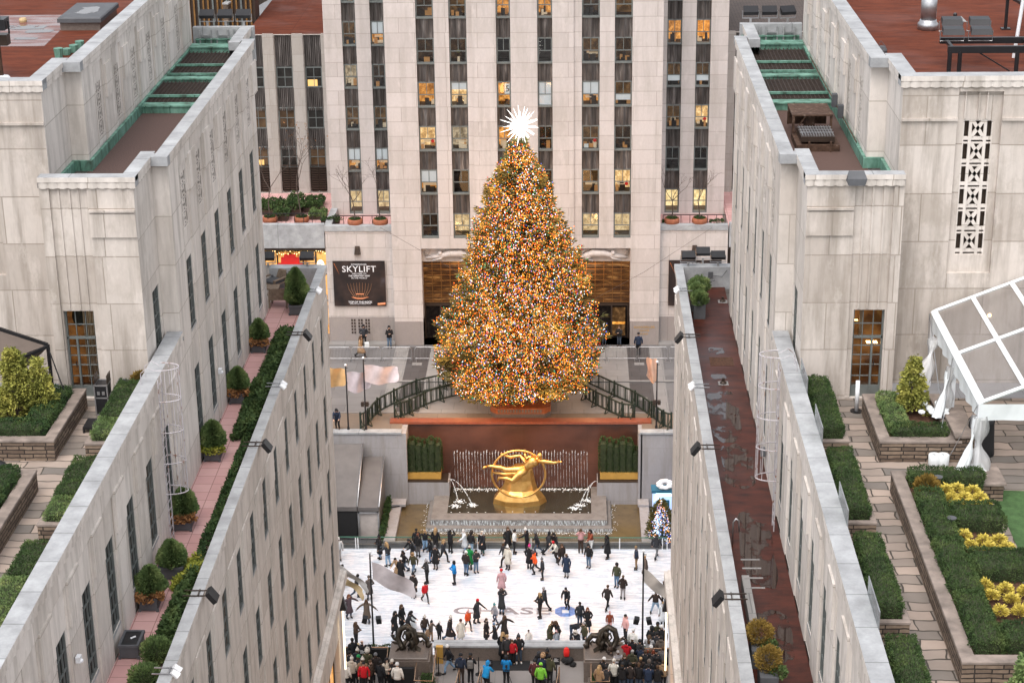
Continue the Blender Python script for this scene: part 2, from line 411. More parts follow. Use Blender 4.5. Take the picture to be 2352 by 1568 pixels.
class MB:
 def __init__(s): s.v = []; s.f = []; s.mi = []; s.m = 0; s.mats = []
 def mat(s, k):
  if k not in s.mats: s.mats.append(k)
  s.m = s.mats.index(k); return s
 def add(s, vs, fs):
  o = len(s.v); s.v += [tuple(p) for p in vs]
  for f in fs: s.f.append([i + o for i in f]); s.mi.append(s.m)
  return s
 def box(s, x0, x1, y0, y1, z0, z1):
  if x1 < x0: x0, x1 = x1, x0
  if y1 < y0: y0, y1 = y1, y0
  if z1 < z0: z0, z1 = z1, z0
  vs = [(x0, y0, z0), (x1, y0, z0), (x1, y1, z0), (x0, y1, z0), (x0, y0, z1), (x1, y0, z1), (x1, y1, z1), (x0, y1, z1)]
  return s.add(vs, [(0, 3, 2, 1), (4, 5, 6, 7), (0, 1, 5, 4), (1, 2, 6, 5), (2, 3, 7, 6), (3, 0, 4, 7)])
 def bev(s, x0, x1, y0, y1, z0, z1, b=.02):
  """box with chamfered top edge"""
  vs = []
  for z, d in ((z0, 0), (z1 - b, 0), (z1, b)):
   vs += [(x0 + d, y0 + d, z), (x1 - d, y0 + d, z), (x1 - d, y1 - d, z), (x0 + d, y1 - d, z)]
  fs = [(0, 3, 2, 1), (8, 9, 10, 11)]
  for k in (0, 4):
   for i in range(4): fs.append((k + i, k + (i + 1) % 4, k + 4 + (i + 1) % 4, k + 4 + i))
  return s.add(vs, fs)
 def obox(s, c, u, v, w):
  """box from centre and three half vectors"""
  c, u, v, w = map(Vector, (c, u, v, w))
  vs = [c + a * u + b * v + d * w for d in (-1, 1) for b in (-1, 1) for a in (-1, 1)]
  return s.add(vs, [(0, 2, 3, 1), (4, 5, 7, 6), (0, 1, 5, 4), (1, 3, 7, 5), (3, 2, 6, 7), (2, 0, 4, 6)])
 def bar(s, a, b, w, h=None):
  a, b = Vector(a), Vector(b); h = h or w
  d = (b - a); L = d.length
  if L < 1e-6: return s
  d.normalize(); up = Vector((0, 0, 1)) if abs(d.z) < .95 else Vector((0, 1, 0))
  sd = d.cross(up).normalized(); up = sd.cross(d)
  return s.obox((a + b) / 2, d * L / 2, sd * w / 2, up * h / 2)
 def quad(s, a, b, c, d): return s.add([a, b, c, d], [(0, 1, 2, 3)])
 def tri(s, a, b, c): return s.add([a, b, c], [(0, 1, 2)])
 def prism(s, poly, z0, z1):
  n = len(poly)
  vs = [(p[0], p[1], z0) for p in poly] + [(p[0], p[1], z1) for p in poly]
  return s.add(vs, [tuple(range(n - 1, -1, -1)), tuple(range(n, 2 * n))] + [(i, (i + 1) % n, n + (i + 1) % n, n + i) for i in range(n)])
 def tube(s, pts, r, n=6, cap=True):
  pts = [Vector(p) for p in pts]; rs = r if isinstance(r, (list, tuple)) else [r] * len(pts)
  vs = []; prev = None
  for i, p in enumerate(pts):
   d = (pts[min(i + 1, len(pts) - 1)] - pts[max(i - 1, 0)])
   if d.length < 1e-9: d = Vector((0, 0, 1))
   d.normalize()
   if prev is None:
    up = Vector((0, 0, 1)) if abs(d.z) < .9 else Vector((1, 0, 0))
    a = d.cross(up).normalized()
   else:
    a = prev - d * prev.dot(d)
    if a.length < 1e-6: a = d.orthogonal()
    a.normalize()
   prev = a; b = d.cross(a)
   vs += [p + (a * math.cos(t) + b * math.sin(t)) * rs[i] for t in [2 * math.pi * k / n for k in range(n)]]
  fs = []
  for i in range(len(pts) - 1):
   for k in range(n): fs.append((i * n + k, i * n + (k + 1) % n, (i + 1) * n + (k + 1) % n, (i + 1) * n + k))
  if cap: fs += [tuple(range(n - 1, -1, -1)), tuple(range((len(pts) - 1) * n, len(pts) * n))]
  return s.add(vs, fs)
 def cyl(s, x, y, z0, z1, r, r2=None, n=12): return s.tube([(x, y, z0), (x, y, z1)], [r, r if r2 is None else r2], n)
 def lathe(s, c, prof, n=12):
  return s.tube([(c[0], c[1], c[2] + z) for r, z in prof], [r for r, z in prof], n)
 def rings(s, rings, n=10):
  """rings: (cx, cy, cz, rx, ry)"""
  vs = []
  for cx, cy, cz, rx, ry in rings:
   vs += [(cx + rx * math.cos(2 * math.pi * k / n), cy + ry * math.sin(2 * math.pi * k / n), cz) for k in range(n)]
  fs = [tuple(range(n - 1, -1, -1)), tuple(range((len(rings) - 1) * n, len(rings) * n))]
  for i in range(len(rings) - 1):
   for k in range(n): fs.append((i * n + k, i * n + (k + 1) % n, (i + 1) * n + (k + 1) % n, (i + 1) * n + k))
  return s.add(vs, fs)
 def ball(s, c, rx, ry=None, rz=None, n=8, m=6):
  ry = ry or rx; rz = rz or rx
  vs = [(c[0], c[1], c[2] - rz)]
  for i in range(1, m):
   t = math.pi * i / m
   vs += [(c[0] + rx * math.sin(t) * math.cos(2 * math.pi * k / n), c[1] + ry * math.sin(t) * math.sin(2 * math.pi * k / n), c[2] - rz * math.cos(t)) for k in range(n)]
  vs.append((c[0], c[1], c[2] + rz)); fs = []
  for k in range(n): fs.append((0, 1 + (k + 1) % n, 1 + k))
  for i in range(m - 2):
   for k in range(n): fs.append((1 + i * n + k, 1 + i * n + (k + 1) % n, 1 + (i + 1) * n + (k + 1) % n, 1 + (i + 1) * n + k))
  L = len(vs) - 1
  for k in range(n): fs.append((L, 1 + (m - 2) * n + k, 1 + (m - 2) * n + (k + 1) % n))
  return s.add(vs, fs)
 def octa(s, c, r, rz=None):
  x, y, z = c; rz = rz or r
  return s.add([(x + r, y, z), (x, y + r, z), (x - r, y, z), (x, y - r, z), (x, y, z + rz), (x, y, z - rz)],
                     [(0, 1, 4), (1, 2, 4), (2, 3, 4), (3, 0, 4), (1, 0, 5), (2, 1, 5), (3, 2, 5), (0, 3, 5)])
 def blade(s, p, d, L, w):
  p = Vector(p); d = Vector(d); d.normalize()
  a = d.cross(Vector((U(-1, 1), U(-1, 1), U(-1, 1))))
  if a.length < 1e-4: a = d.orthogonal()
  a.normalize(); a *= w / 2
  return s.add([p - a, p + d * L * .55 + a * 1.2, p + d * L, p + d * L * .45 - a * 1.2], [(0, 1, 2, 3)])
 def build(s, name, mat=None, parent=None, smooth=False, loc=None, color=None):
  if not s.v: return None
  base = org(parent)
  if parent is None and loc is not None: base = Vector(loc)
  me = bpy.data.meshes.new(name)
  me.from_pydata([(p[0] - base.x, p[1] - base.y, p[2] - base.z) for p in s.v], [], s.f)
  mats = s.mats or [mat]
  for m in mats: me.materials.append(MAT[m] if isinstance(m, str) else m)
  if len(mats) > 1: me.polygons.foreach_set('material_index', s.mi)
  if smooth: me.polygons.foreach_set('use_smooth', [True] * len(me.polygons))
  me.update()
  return link(name, me, parent, None if parent else base, color)
def link(name, me, parent=None, loc=None, color=None):
 o = bpy.data.objects.new(name, me); COL.objects.link(o)
 if parent:
  o.parent = parent; ORG[o.name] = org(parent)
 else:
  o.location = loc or (0, 0, 0); ORG[o.name] = Vector(loc or (0, 0, 0))
 if color: o.color = (*color, 1)
 return o
def struct(name, mb, mat, label=None):
 o = mb.build(name, mat); o['kind'] = 'structure'
 if label: o['label'] = label
 return o
KIDS = {}
def children_of(o): return [c for c in COL.objects if c.parent == o]
def tree_of(o):
 """(object, [subtrees]) cached list for quick copying"""
 return (o, [tree_of(c) for c in children_of(o)])
def copy_tree(t, parent=None, colors=None):
 o, ch = t
 c = o.copy(); COL.objects.link(c)
 if parent is not None: c.parent = parent
 for k in ch: copy_tree(k, c)
 return c
def text_mesh(body, size, align='CENTER', extrude=.0, spacing=1.0, bold=0.0):
 cu = bpy.data.curves.new('txt', 'FONT'); cu.body = body; cu.size = size; cu.align_x = align; cu.align_y = 'CENTER'
 cu.extrude = extrude; cu.space_character = spacing; cu.offset = bold; cu.resolution_u = 3
 o = bpy.data.objects.new('txt', cu); COL.objects.link(o)
 bpy.context.view_layer.update()
 me = bpy.data.meshes.new_from_object(o.evaluated_get(bpy.context.evaluated_depsgraph_get()))
 bpy.data.objects.remove(o); bpy.data.curves.remove(cu)
 return me
def put_text(name, body, size, mat, parent, M, align='CENTER', extrude=.004, spacing=1.0, bold=0.0, sx=1.0):
 me = text_mesh(body, size, align, extrude, spacing, bold)
 base = org(parent)
 me.transform(Matrix.Translation(-base) @ M @ Matrix.Diagonal((sx, 1, 1, 1)))
 me.materials.clear(); me.materials.append(MAT[mat] if isinstance(mat, str) else mat)
 return link(name, me, parent)
def wall_text_M(x, y, z):     # text on a wall that faces the camera (-Y)
 return Matrix.Translation((x, y, z)) @ Matrix.Rotation(math.radians(90), 4, 'X')
class Plane:
 def __init__(s, O, Uv, N): s.O = Vector(O); s.U = Vector(Uv); s.N = Vector(N)
 def p(s, u, v, n=0): return s.O + s.U * u + Vector((0, 0, v)) + s.N * n
 def box(s, mb, u0, u1, v0, v1, n0, n1):
  if u0 > u1: u0, u1 = u1, u0
  c = s.p((u0 + u1) / 2, (v0 + v1) / 2, (n0 + n1) / 2)
  mb.obox(c, s.U * (u1 - u0) / 2, Vector((0, 0, (v1 - v0) / 2)), s.N * (n1 - n0) / 2)
 def wall(s, mb, u0, u1, v0, v1, holes, depth, n=0, back=False):
  us = sorted({u0, u1, *[h[0] for h in holes], *[h[1] for h in holes]})
  vs = sorted({v0, v1, *[h[2] for h in holes], *[h[3] for h in holes]})
  us = [u for u in us if u0 - 1e-6 <= u <= u1 + 1e-6]; vs = [v for v in vs if v0 - 1e-6 <= v <= v1 + 1e-6]
  for i in range(len(us) - 1):
   run = None
   for j in range(len(vs) - 1):
    cu, cv = (us[i] + us[i + 1]) / 2, (vs[j] + vs[j + 1]) / 2
    solid = not any(h[0] < cu < h[1] and h[2] < cv < h[3] for h in holes)
    if solid and run is None: run = vs[j]
    if (not solid) and run is not None:
     mb.quad(s.p(us[i], run, n), s.p(us[i + 1], run, n), s.p(us[i + 1], vs[j], n), s.p(us[i], vs[j], n)); run = None
   if run is not None: mb.quad(s.p(us[i], run, n), s.p(us[i + 1], run, n), s.p(us[i + 1], vs[-1], n), s.p(us[i], vs[-1], n))
  for a, b, c, d in holes:
   k = n - depth
   mb.quad(s.p(a, c, n), s.p(a, d, n), s.p(a, d, k), s.p(a, c, k)); mb.quad(s.p(b, c, n), s.p(b, c, k), s.p(b, d, k), s.p(b, d, n))
   mb.quad(s.p(a, d, n), s.p(b, d, n), s.p(b, d, k), s.p(a, d, k)); mb.quad(s.p(a, c, n), s.p(a, c, k), s.p(b, c, k), s.p(b, c, n))
   if back: mb.quad(s.p(a, c, k), s.p(b, c, k), s.p(b, d, k), s.p(a, d, k))
def window(par, P, u0, u1, v0, v1, n, nu, nv, pane, frame='frame', fw=.06, bw=.028, name='window'):
 """frame (part) with its pane (sub-part)"""
 m = MB()
 P.box(m, u0, u0 + fw, v0, v1, n - .03, n + .05); P.box(m, u1 - fw, u1, v0, v1, n - .03, n + .05)
 P.box(m, u0 + fw, u1 - fw, v0, v0 + fw, n - .03, n + .05); P.box(m, u0 + fw, u1 - fw, v1 - fw, v1, n - .03, n + .05)
 for i in range(1, nu): c = u0 + (u1 - u0) * i / nu; P.box(m, c - bw / 2, c + bw / 2, v0 + fw, v1 - fw, n - .005, n + .035)
 for j in range(1, nv): c = v0 + (v1 - v0) * j / nv; P.box(m, u0 + fw, u1 - fw, c - bw / 2, c + bw / 2, n - .007, n + .038)
 f = m.build(name, frame, par)
 q = MB(); q.quad(P.p(u0 + fw * .5, v0 + fw * .5, n - .012), P.p(u1 - fw * .5, v0 + fw * .5, n - .012), P.p(u1 - fw * .5, v1 - fw * .5, n - .012), P.p(u0 + fw * .5, v1 - fw * .5, n - .012))
 q.build('pane', pane, f)
 return f
def leaf_dir():
 return Vector((U(-1, 1), U(-1, 1), U(-.6, 1)))
def hedge_mb(x0, x1, y0, y1, z0, z1, dens=420, L=.10, bump=.10, slope=None):
 """(core, leaves) of a clipped hedge with an uneven surface"""
 core = MB(); core.box(x0 + .10, x1 - .10, y0 + .10, y1 - .10, z0, z1 - .14)
 lv = MB()
 w, d, h = x1 - x0, y1 - y0, z1 - z0
 A = [(w * d, 't'), (w * h, 'f'), (w * h, 'b'), (d * h, 'l'), (d * h, 'r')]
 for a, k in A:
  for _ in range(int(a * dens)):
   a1, a2 = R(), R()
   if k == 't': p = Vector((x0 + w * a1, y0 + d * a2, z1)); nn = Vector((0, 0, 1))
   elif k == 'f': p = Vector((x0 + w * a1, y0, z0 + h * a2)); nn = Vector((0, -1, .2))
   elif k == 'b': p = Vector((x0 + w * a1, y1, z0 + h * a2)); nn = Vector((0, 1, .2))
   elif k == 'l': p = Vector((x0, y0 + d * a1, z0 + h * a2)); nn = Vector((-1, 0, .2))
   else: p = Vector((x1, y0 + d * a1, z0 + h * a2)); nn = Vector((1, 0, .2))
   b = noise.noise(p * 2.6) * bump * 1.6 + noise.noise(p * 7) * bump
   ex = max(0, .18 - min(p.x - x0, x1 - p.x)); ey = max(0, .18 - min(p.y - y0, y1 - p.y)); ez = max(0, .18 - (z1 - p.z))
   pull = sorted((ex, ey, ez))[1]
   p = p + nn * (b - U(0, .07) - pull * .55)
   lv.blade(p, nn * 1.0 + leaf_dir() * .9, U(.7, 1.3) * L, L * .38)
 return core, lv
def blob_leaves(lv, c, rx, ry, rz, n, L, w=.35, up=.5, fill=.35, ph=0):
 c = Vector(c)
 for _ in range(n):
  th, u = U(0, 6.283), U(-1, 1)
  q = math.sqrt(1 - u * u); d = Vector((q * math.cos(th), q * math.sin(th), u))
  b = 1 + .22 * noise.noise(d * 2.2 + c * .7 + Vector((ph, 0, 0))) + .12 * noise.noise(d * 6 + c)
  rr = (1 - fill * R() ** 1.5) * b
  p = c + Vector((d.x * rx, d.y * ry, d.z * rz)) * rr
  lv.blade(p, d + Vector((U(-.6, .6), U(-.6, .6), up)), L * U(.6, 1.3), L * w)
def cone_leaves(lv, c, r, h, n, L, w=.3, droop=.2, sharp=1.0):
 c = Vector(c)
 for _ in range(n):
  t = R() ** 1.1
  th = U(0, 6.283)
  lump = 1 + .42 * noise.noise(Vector((math.cos(th) * 1.7, math.sin(th) * 1.7, t * h * 3)) + c * 1.3)
  rr = r * (1 - t ** 2.2) ** .75 * (1 - .35 * R() ** 2) * lump * min(1, .62 + t * 2.4)
  p = c + Vector((rr * math.cos(th), rr * math.sin(th), h * t * (1 + .08 * (lump - 1))))
  lv.blade(p, (math.cos(th), math.sin(th), U(-.1, 1.6)), L * U(.6, 1.3), L * w)
# ================================================================ the two garden buildings
CX = -3.08
def coping(mb, P, u0, u1, zt, w=.36, h=.36, out=.09, scal=.30, inner=0.0):
 """coping along the wall plane P with a scalloped lower face"""
 n = max(1, int(round(abs(u1 - u0) / (scal / 8)))); n = min(n, 900)
 top, bot = [], []
 for i in range(n + 1):
  u = u0 + (u1 - u0) * i / n
  a = abs(math.sin(math.pi * (u - u0) / scal))
  top.append((u, out)); bot.append((u, out - .01 - .03 * (1 - a), zt - h * (.94 + .06 * a)))
 vs, fs = [], []
 for (u, o), (ub, ob, zb) in zip(top, bot):
  vs += [P.p(u, zt, o), P.p(u, zt - h * .42, o), P.p(ub, zt - h * .5, ob), P.p(ub, zb, ob - .01), P.p(u, zb + .0, -.02)]
 for i in range(n):
  a = i * 5; b = a + 5
  for k in range(4): fs.append((a + k, b + k, b + k + 1, a + k + 1))
 mb.mat('stone').add(vs, fs)
 mb.mat('coping').quad(P.p(u0, zt, out), P.p(u1, zt, out), P.p(u1, zt, -w), P.p(u0, zt, -w))
 a_, b_ = min(u0, u1) + .13, max(u0, u1) - .13
 mb.quad(P.p(a_, zt, -w), P.p(b_, zt, -w), P.p(b_, zt - h * 2.2, -w), P.p(a_, zt - h * 2.2, -w))
 for u in (u0, u1): mb.quad(P.p(u, zt, out), P.p(u, zt, -w), P.p(u, zt - h * .9, -w), P.p(u, zt - h * .9, out))
def grille(par, P, u0, u1, v0, v1, n, k=4, e_=1.0):
 """carved stone grille: saltires between bars, dark behind"""
 m = MB(); W_ = u1 - u0; H_ = (v1 - v0) / k
 def bar(a, b, w):
  A = P.p(a[0], a[1], n); B = P.p(b[0], b[1], n); d = (B - A); L = d.length; d.normalize(); s = d.cross(P.N).normalized()
  m.obox((A + B) / 2, d * L / 2, s * w / 2, P.N * .04 * e_)
 c0, c1 = u0 + W_ * .30, u1 - W_ * .30
 for e in (u0, u1): P.box(m, e - W_ * .04, e + W_ * .04, v0, v1, n - .04 * e_, n + .045 * e_)
 for e in (c0 - W_ * .05, c1 + W_ * .05): P.box(m, e - W_ * .05, e + W_ * .05, v0, v1, n - .04 * e_, n + .046 * e_)
 for j in range(k):
  a, b = v0 + H_ * j + H_ * .26, v0 + H_ * (j + 1)
  P.box(m, u0, u1, v0 + H_ * j + H_ * .12, a, n - .04 * e_, n + .04 * e_); P.box(m, u0, u1, v0 + H_ * j - H_ * .04, v0 + H_ * j + H_ * .03, n - .04 * e_, n + .041 * e_)
  bar((c0, a), (c1, b), W_ * .12); bar((c0, b), (c1, a), W_ * .12)
 P.box(m, u0, u1, v1 - H_ * .04, v1 + H_ * .03, n - .04 * e_, n + .042 * e_)
 o = m.build('grille', 'stone', par)
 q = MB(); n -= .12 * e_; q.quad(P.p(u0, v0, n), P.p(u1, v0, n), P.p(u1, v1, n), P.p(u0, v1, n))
 q.build('shade_backing', 'frame_dark', o)  # dark sheet whose colour stands in for the shade behind the bars
def garden_building(s, name, label):
 B = thing(name, label, 'building', (CX + s * 12, 60, 0))
 X = lambda hw: CX + s * hw
 N = (-s, 0, 0); Uy = (0, 1, 0)
 Pm = Plane((X(9.56), 0, 0), Uy, N); Pn = Plane((X(10.08), 0, 0), Uy, N)
 Pa = Plane((X(12.41), 0, 0), Uy, N); Pan = Plane((X(12.95), 0, 0), Uy, N)
 Pl = Plane((X(7.55), 0, 0), Uy, N)
 st = 'stone'
 ycols = [38.12 + 2.64 * k for k in range(14)]              # 38.1 .. 72.4
 up, lo = (27.9, 30.3), (23.78, 26.45)
 holes = []; wins = []
 strip = []
 for k, y in enumerate(ycols):
  a, b = y, y + 1.12
  if y > 58: strip.append((a - .08, b + .08, 23.1, 33.55))
  elif y < 54.5: strip.append((a - .08, b + .08, 23.1, 27.55))
 main = MB()
 def grooved(mb, P, u0, u1, v0, v1, st_, dep):
  gr = [(e, e + .055, c, d) for a, b, c, d in st_ for e in (a - .10, b + .045) if u0 < e < u1 - .06]
  P.wall(mb, u0, u1, v0, v1, st_ + gr, dep)
  for a, b, c, d in gr:
   P.wall(mb, a, b, c, d, [], 0, -.11)
   for e in (a, b): mb.quad(P.p(e, c, -dep), P.p(e, c, -.11), P.p(e, d, -.11), P.p(e, d, -dep))
   mb.quad(P.p(a, c, -dep), P.p(b, c, -dep), P.p(b, c, -.11), P.p(a, c, -.11)); mb.quad(P.p(a, d, -dep), P.p(b, d, -dep), P.p(b, d, -.11), P.p(a, d, -.11))
 grooved(main, Pm, 57.5, 74.45, 23.1, 34.2, [h for h in strip if h[0] > 57], .05)
 grooved(main, Pm, 20, 57.5, 20, 28.25, [(a, b, max(c, 20.01), d) for a, b, c, d in strip if a < 57], .05)
 for a, b, c, d in strip:
  y = a + .08
  hh = [(y + .06, y + 1.06, lo[0], lo[1])] + ([(y + .06, y + 1.06, up[0], up[1]), (y + .10, y + 1.02, 31.35, 33.2)] if y > 58 else [])
  Pm.wall(main, a, b, c, d, hh, .10, -.05)
  wins.append((y + .06, lo[0], lo[1], Pm, -.125))
  if y > 58: wins.append((y + .06, up[0], up[1], Pm, -.125))
 hn = [(56.2, 57.2, up[0], up[1]), (56.2, 57.2, lo[0], lo[1])]
 Pn.wall(main, 54.9, 57.5, 20, 34.2, hn, .12); Pn.wall(main, 74.45, 77.2, 20, 34.2, [], .3)
 wins.append((56.2, up[0], up[1], Pn, -.09)); wins.append((56.2, lo[0], lo[1], Pn, -.09))
 for y in (57.5, 74.45): main.quad((X(9.56), y, 20), (X(10.08), y, 20), (X(10.08), y, 34.2), (X(9.56), y, 34.2))
 F1 = Plane((0, 54.9, 0), (1, 0, 0), (0, -1, 0)); F2 = Plane((0, 56.2, 0), (1, 0, 0), (0, -1, 0))
 def wf(m, P, h0, h1, v0, v1, holes=[], depth=.3, n=0):
  u0, u1 = sorted((X(h0), X(h1)))
  P.wall(m, u0, u1, v0, v1, [(min(X(a), X(b)), max(X(a), X(b)), c, d) for a, b, c, d in holes], depth, n)
 front = MB()
 wf(front, F1, 10.08, 11.5, 27.25, 34.2); wf(front, F1, 12.65, 12.95, 27.25, 34.2)
 wf(front, F1, 11.5, 12.65, 27.25, 34.2, [(11.66, 12.6, 27.25, 30.15)], .35, -.07)
 for h in (11.5, 12.65): front.quad((X(h), 54.9, 27.25), (X(h), 54.97, 27.25), (X(h), 54.97, 34.2), (X(h), 54.9, 34.2))
 for h in (11.78, 12.05, 12.38):                                   # fluting above the door
  front.box(X(h) - .03, X(h) + .03, 54.93, 54.975, 30.2, 34.19)
 front.box(X(10.08), X(11.48), 54.80, 54.895, 33.35, 33.42); front.box(X(10.08), X(11.48), 54.84, 54.893, 32.55, 33.30)
 front.quad((X(12.95), 54.9, 27.25), (X(12.95), 56.2, 27.25), (X(12.95), 56.2, 34.2), (X(12.95), 54.9, 34.2))
 gx0, gx1 = (14.62, 15.95)
 wf(front, F2, 12.95, 24, 27.25, 36.75, [(gx0, gx1, 30.9, 36.6)], .14)
 wf(front, F2, gx0, gx1, 30.9, 36.6, [(gx0 + .22, gx1 - .22, 31.45, 35.7)], .2, -.14)
 for h in (14.85, 15.25, 15.5): front.box(X(h) - .02, X(h) + .02, 56.25, 56.345, 35.75, 36.6)
 front.box(X(12.95), X(gx0), 56.12, 56.195, 35.72, 35.80); front.box(X(gx1), X(24), 56.12, 56.195, 35.72, 35.80)
 main.build('side_wall', st, B); front.build('front_wall', 'stone_front', B)
 grille(B, F2, min(X(gx0 + .22), X(gx1 - .22)), max(X(gx0 + .22), X(gx1 - .22)), 31.45, 35.7, -.2, 6)
 hb = MB()
 acols = [60.55 + 2.64 * k for k in range(6)]
 sh = [(y, y + 1.2, 33.6, 36.55) for y in acols]
 grooved(hb, Pa, 59.0, 76.9, 33.0, 36.8, sh, .05)
 for a, b, c, d in sh: Pa.wall(hb, a, b, c, d, [(a + .33, b - .25, 34.1, 35.9)], .07, -.05)
 Pan.wall(hb, 56.2, 59.0, 33.0, 36.8, [], .1); hb.quad((X(12.41), 59, 33), (X(12.95), 59, 33), (X(12.95), 59, 36.8), (X(12.41), 59, 36.8))
 hb.quad((X(12.41), 76.9, 30), (X(24), 76.9, 30), (X(24), 76.9, 36.8), (X(12.41), 76.9, 36.8))
 hb.build('upper_wall', st, B)
 for a, b, c, d in sh: grille(B, Pa, a + .33, b - .25, 34.1, 35.9, -.065, 4, .12)
 for y in [q for q in ycols if q > 58][:6]: grille(B, Pm, y + .12, y + 1.0, 31.35, 33.2, -.07, 4, .12)
 def panel(P, *a): pn = MB(); P.box(pn, *a, -.01, .06); pn.build('raised_panel', st, B)
 for y in ycols:
  if y > 57: panel(Pm, y + 1.32, y + 2.41, 32.35, 33.62)
  elif y < 54: panel(Pm, y + 1.32, y + 2.41, 26.35, 27.62)
 for y in acols: panel(Pa, y + 1.4, y + 2.3, 35.2, 36.3)
 cp = MB()
 coping(cp, Pm, 57.5 - .0, 74.45, 34.45); coping(cp, Pn, 54.9, 57.5 + .3, 34.448); coping(cp, Pn, 74.15, 77.2, 34.448)
 coping(cp, F1, min(X(10.08 - .09), X(12.95)), max(X(10.08 - .09), X(12.95)), 34.446)
 for y0, y1 in ((57.1, 57.5), (74.45, 74.8)): cp.box(X(9.47), X(10.4), y0, y1, 34.15, 34.452)
 cp.build('middle_coping', None, B)
 cp = MB(); coping(cp, Pa, 59.0, 76.9, 37.1, .42); coping(cp, Pan, 56.2, 59.3, 37.098, .42); coping(cp, F2, min(X(12.86), X(24)), max(X(12.86), X(24)), 37.096, .42)
 cp.box(X(12.32), X(13.3), 58.6, 59.0, 36.8, 37.102)
 cp.build('upper_coping', None, B)
 cp = MB(); coping(cp, Pm, 20, 57.45, 28.55, .43); cp.build('garden_coping', None, B)
 cp = MB(); coping(cp, Pl, 20, 77.8, 24.0, .27); cp.box(X(7.7), X(9.9), 77.35, 77.85, 23.0, 24.003)
 cp.build('terrace_coping', None, B)
 rf = MB(); rf.box(X(10.15), X(12.45), 55.1, 77.1, 33.3, 33.5); rf.box(X(9.7), X(10.15), 57.7, 74.4, 33.3, 33.498); rf.build('middle_roof', 'brown_roof' if s < 0 else 'gravel', B)
 rf = MB(); rf.box(X(13.1), X(24), 56.55, 76.8, 36.0, 36.2); rf.box(X(12.6), X(13.1), 59.1, 76.7, 36.0, 36.198); rf.build('upper_roof', 'red_roof', B)
 if s < 0:
  rf = MB(); rf.box(X(7.8), X(9.6), 20, 77.5, 22.9, 23.1); rf.build('terrace_floor', 'pink', B)
 else:
  rf = MB(); rf.box(X(7.8), X(9.6), 20, 77.5, 22.9, 23.1); rf.build('terrace_roof', 'dark_red_roof', B)
 rf = MB(); rf.box(X(9.7), X(24), 20, 54.95, 27.05, 27.25); rf.build('garden_floor', 'flag', B)
 cu = MB()
 cu.box(X(12.30), X(12.405), 59.0, 76.9, 33.5, 33.84); cu.box(X(12.30), X(12.95), 58.88, 58.995, 33.5, 33.84); cu.box(X(12.84), X(12.945), 55.3, 58.9, 33.5, 33.84)
 cu.build('copper_flashing', 'copper', B)
 for i, (y, h, w) in enumerate(((66.5, .24, .42), (70.4, .32, .35), (75.6, .42, .6), (77.0, .45, .16))):
  b = MB(); b.box(X(9.95), X(12.29), y, y + w, 33.5, 33.5 + h); b.box(X(9.95), X(12.29), y - .05, y + w + .05, 33.5 + h, 33.55 + h); b.build('copper_beam', 'copper', B)
 for y in (67.6, 71.1, 72.7):
  b = MB(); b.box(X(9.95), X(12.29), y, y + .12, 33.82, 33.90); b.build('copper_rail', 'copper', B)
 for y0, y1 in ((67.0, 70.3), (70.9, 75.5), (76.3, 76.95)):
  b = MB()
  n = int((y1 - y0) / .16)
  for k in range(n): b.box(X(9.96), X(12.28), y0 + k * .16, y0 + k * .16 + .06, 33.74, 33.79)
  for k in range(16): xx = 9.98 + k * .15; b.box(X(xx), X(xx + .03), y0, y1, 33.78, 33.805)
  b.build('roof_grating', 'grate', B)
 b = MB(); b.box(X(9.9), X(12.4), 77.1, 77.4, 33.0, 34.45); b.build('end_parapet', 'coping', B)
 lw = MB(); lcols = [32.4 + 2.68 * k for k in range(17)]
 rows = ((20.13, 22.2), (16.62, 18.66), (13.08, 15.16), (9.6, 11.62))
 stp = [(y - .05, y + 1.0, 9.2, 22.6) for y in lcols]
 grooved(lw, Pl, 20, 77.8, 9.2, 23.8, stp, .035)
 for a, b, c, d in stp:
  y = a + .05
  Pl.wall(lw, a, b, c, d, [(y, y + .95, z0, z1) for z0, z1 in rows], .09, -.035)
 for a, b, c, d in stp:
  Pl.box(lw, b + .14, b + 1.46, 21.35, 22.65, 0, .05)
 lw.quad((X(7.55), 77.8, 0), (X(12), 77.8, 0), (X(12), 77.8, 24), (X(7.55), 77.8, 24))
 Pl.box(lw, 20, 77.95, 8.75, 9.2, .0, .28); Pl.box(lw, 20, 77.9, 9.2, 9.28, .0, .12)
 lw.build('low_wing_wall', st, B)
 sp = MB(); sw = [(y, y + 4.6, .4, 6.6) for y in (47.3, 53.6, 59.9, 66.2, 71.6)]
 Pl.wall(sp, 20, 77.8, 0, 8.75, sw, .5)
 sp.build('shop_wall', st, B)
 for a, b, c, d in sw:
  f = window(B, Pl, a, b, c, d, -.3, 3, 2, 'pane_warm', 'frame_dark', .12, .06, 'shop_window')
 kinds = ['pane_dark', 'pane_brown', 'pane_dark', 'pane_dark', 'pane_curtain', 'pane_dark', 'pane_brown']
 rr = random.Random(5 + s)
 for y, z0, z1, P, n in wins:
  w = window(B, P, y, y + 1.0, z0, z1, n, 3, 5, rr.choice(kinds[:5]))
  sl = MB(); P.box(sl, y + .0, y + 1.0, z0 - .10, z0, n, n + .08); sl.build('sill', 'sill', w)
 for y in lcols:
  for z0, z1 in rows:
   if y < 44 and z0 < 19: continue
   w = window(B, Pl, y, y + .95, z0, z1, -.10, 2, 4, rr.choice(kinds))
   sl = MB(); Pl.box(sl, y + .0, y + .95, z0 - .08, z0, -.12, -.03); sl.build('sill', 'sill', w)
 dx0, dx1 = sorted((X(11.66), X(12.6)))
 d = MB(); F = F1
 def fr(a, b, c, e, n0=-.30, n1=-.2): F.box(d, a, b, c, e, n0, n1)
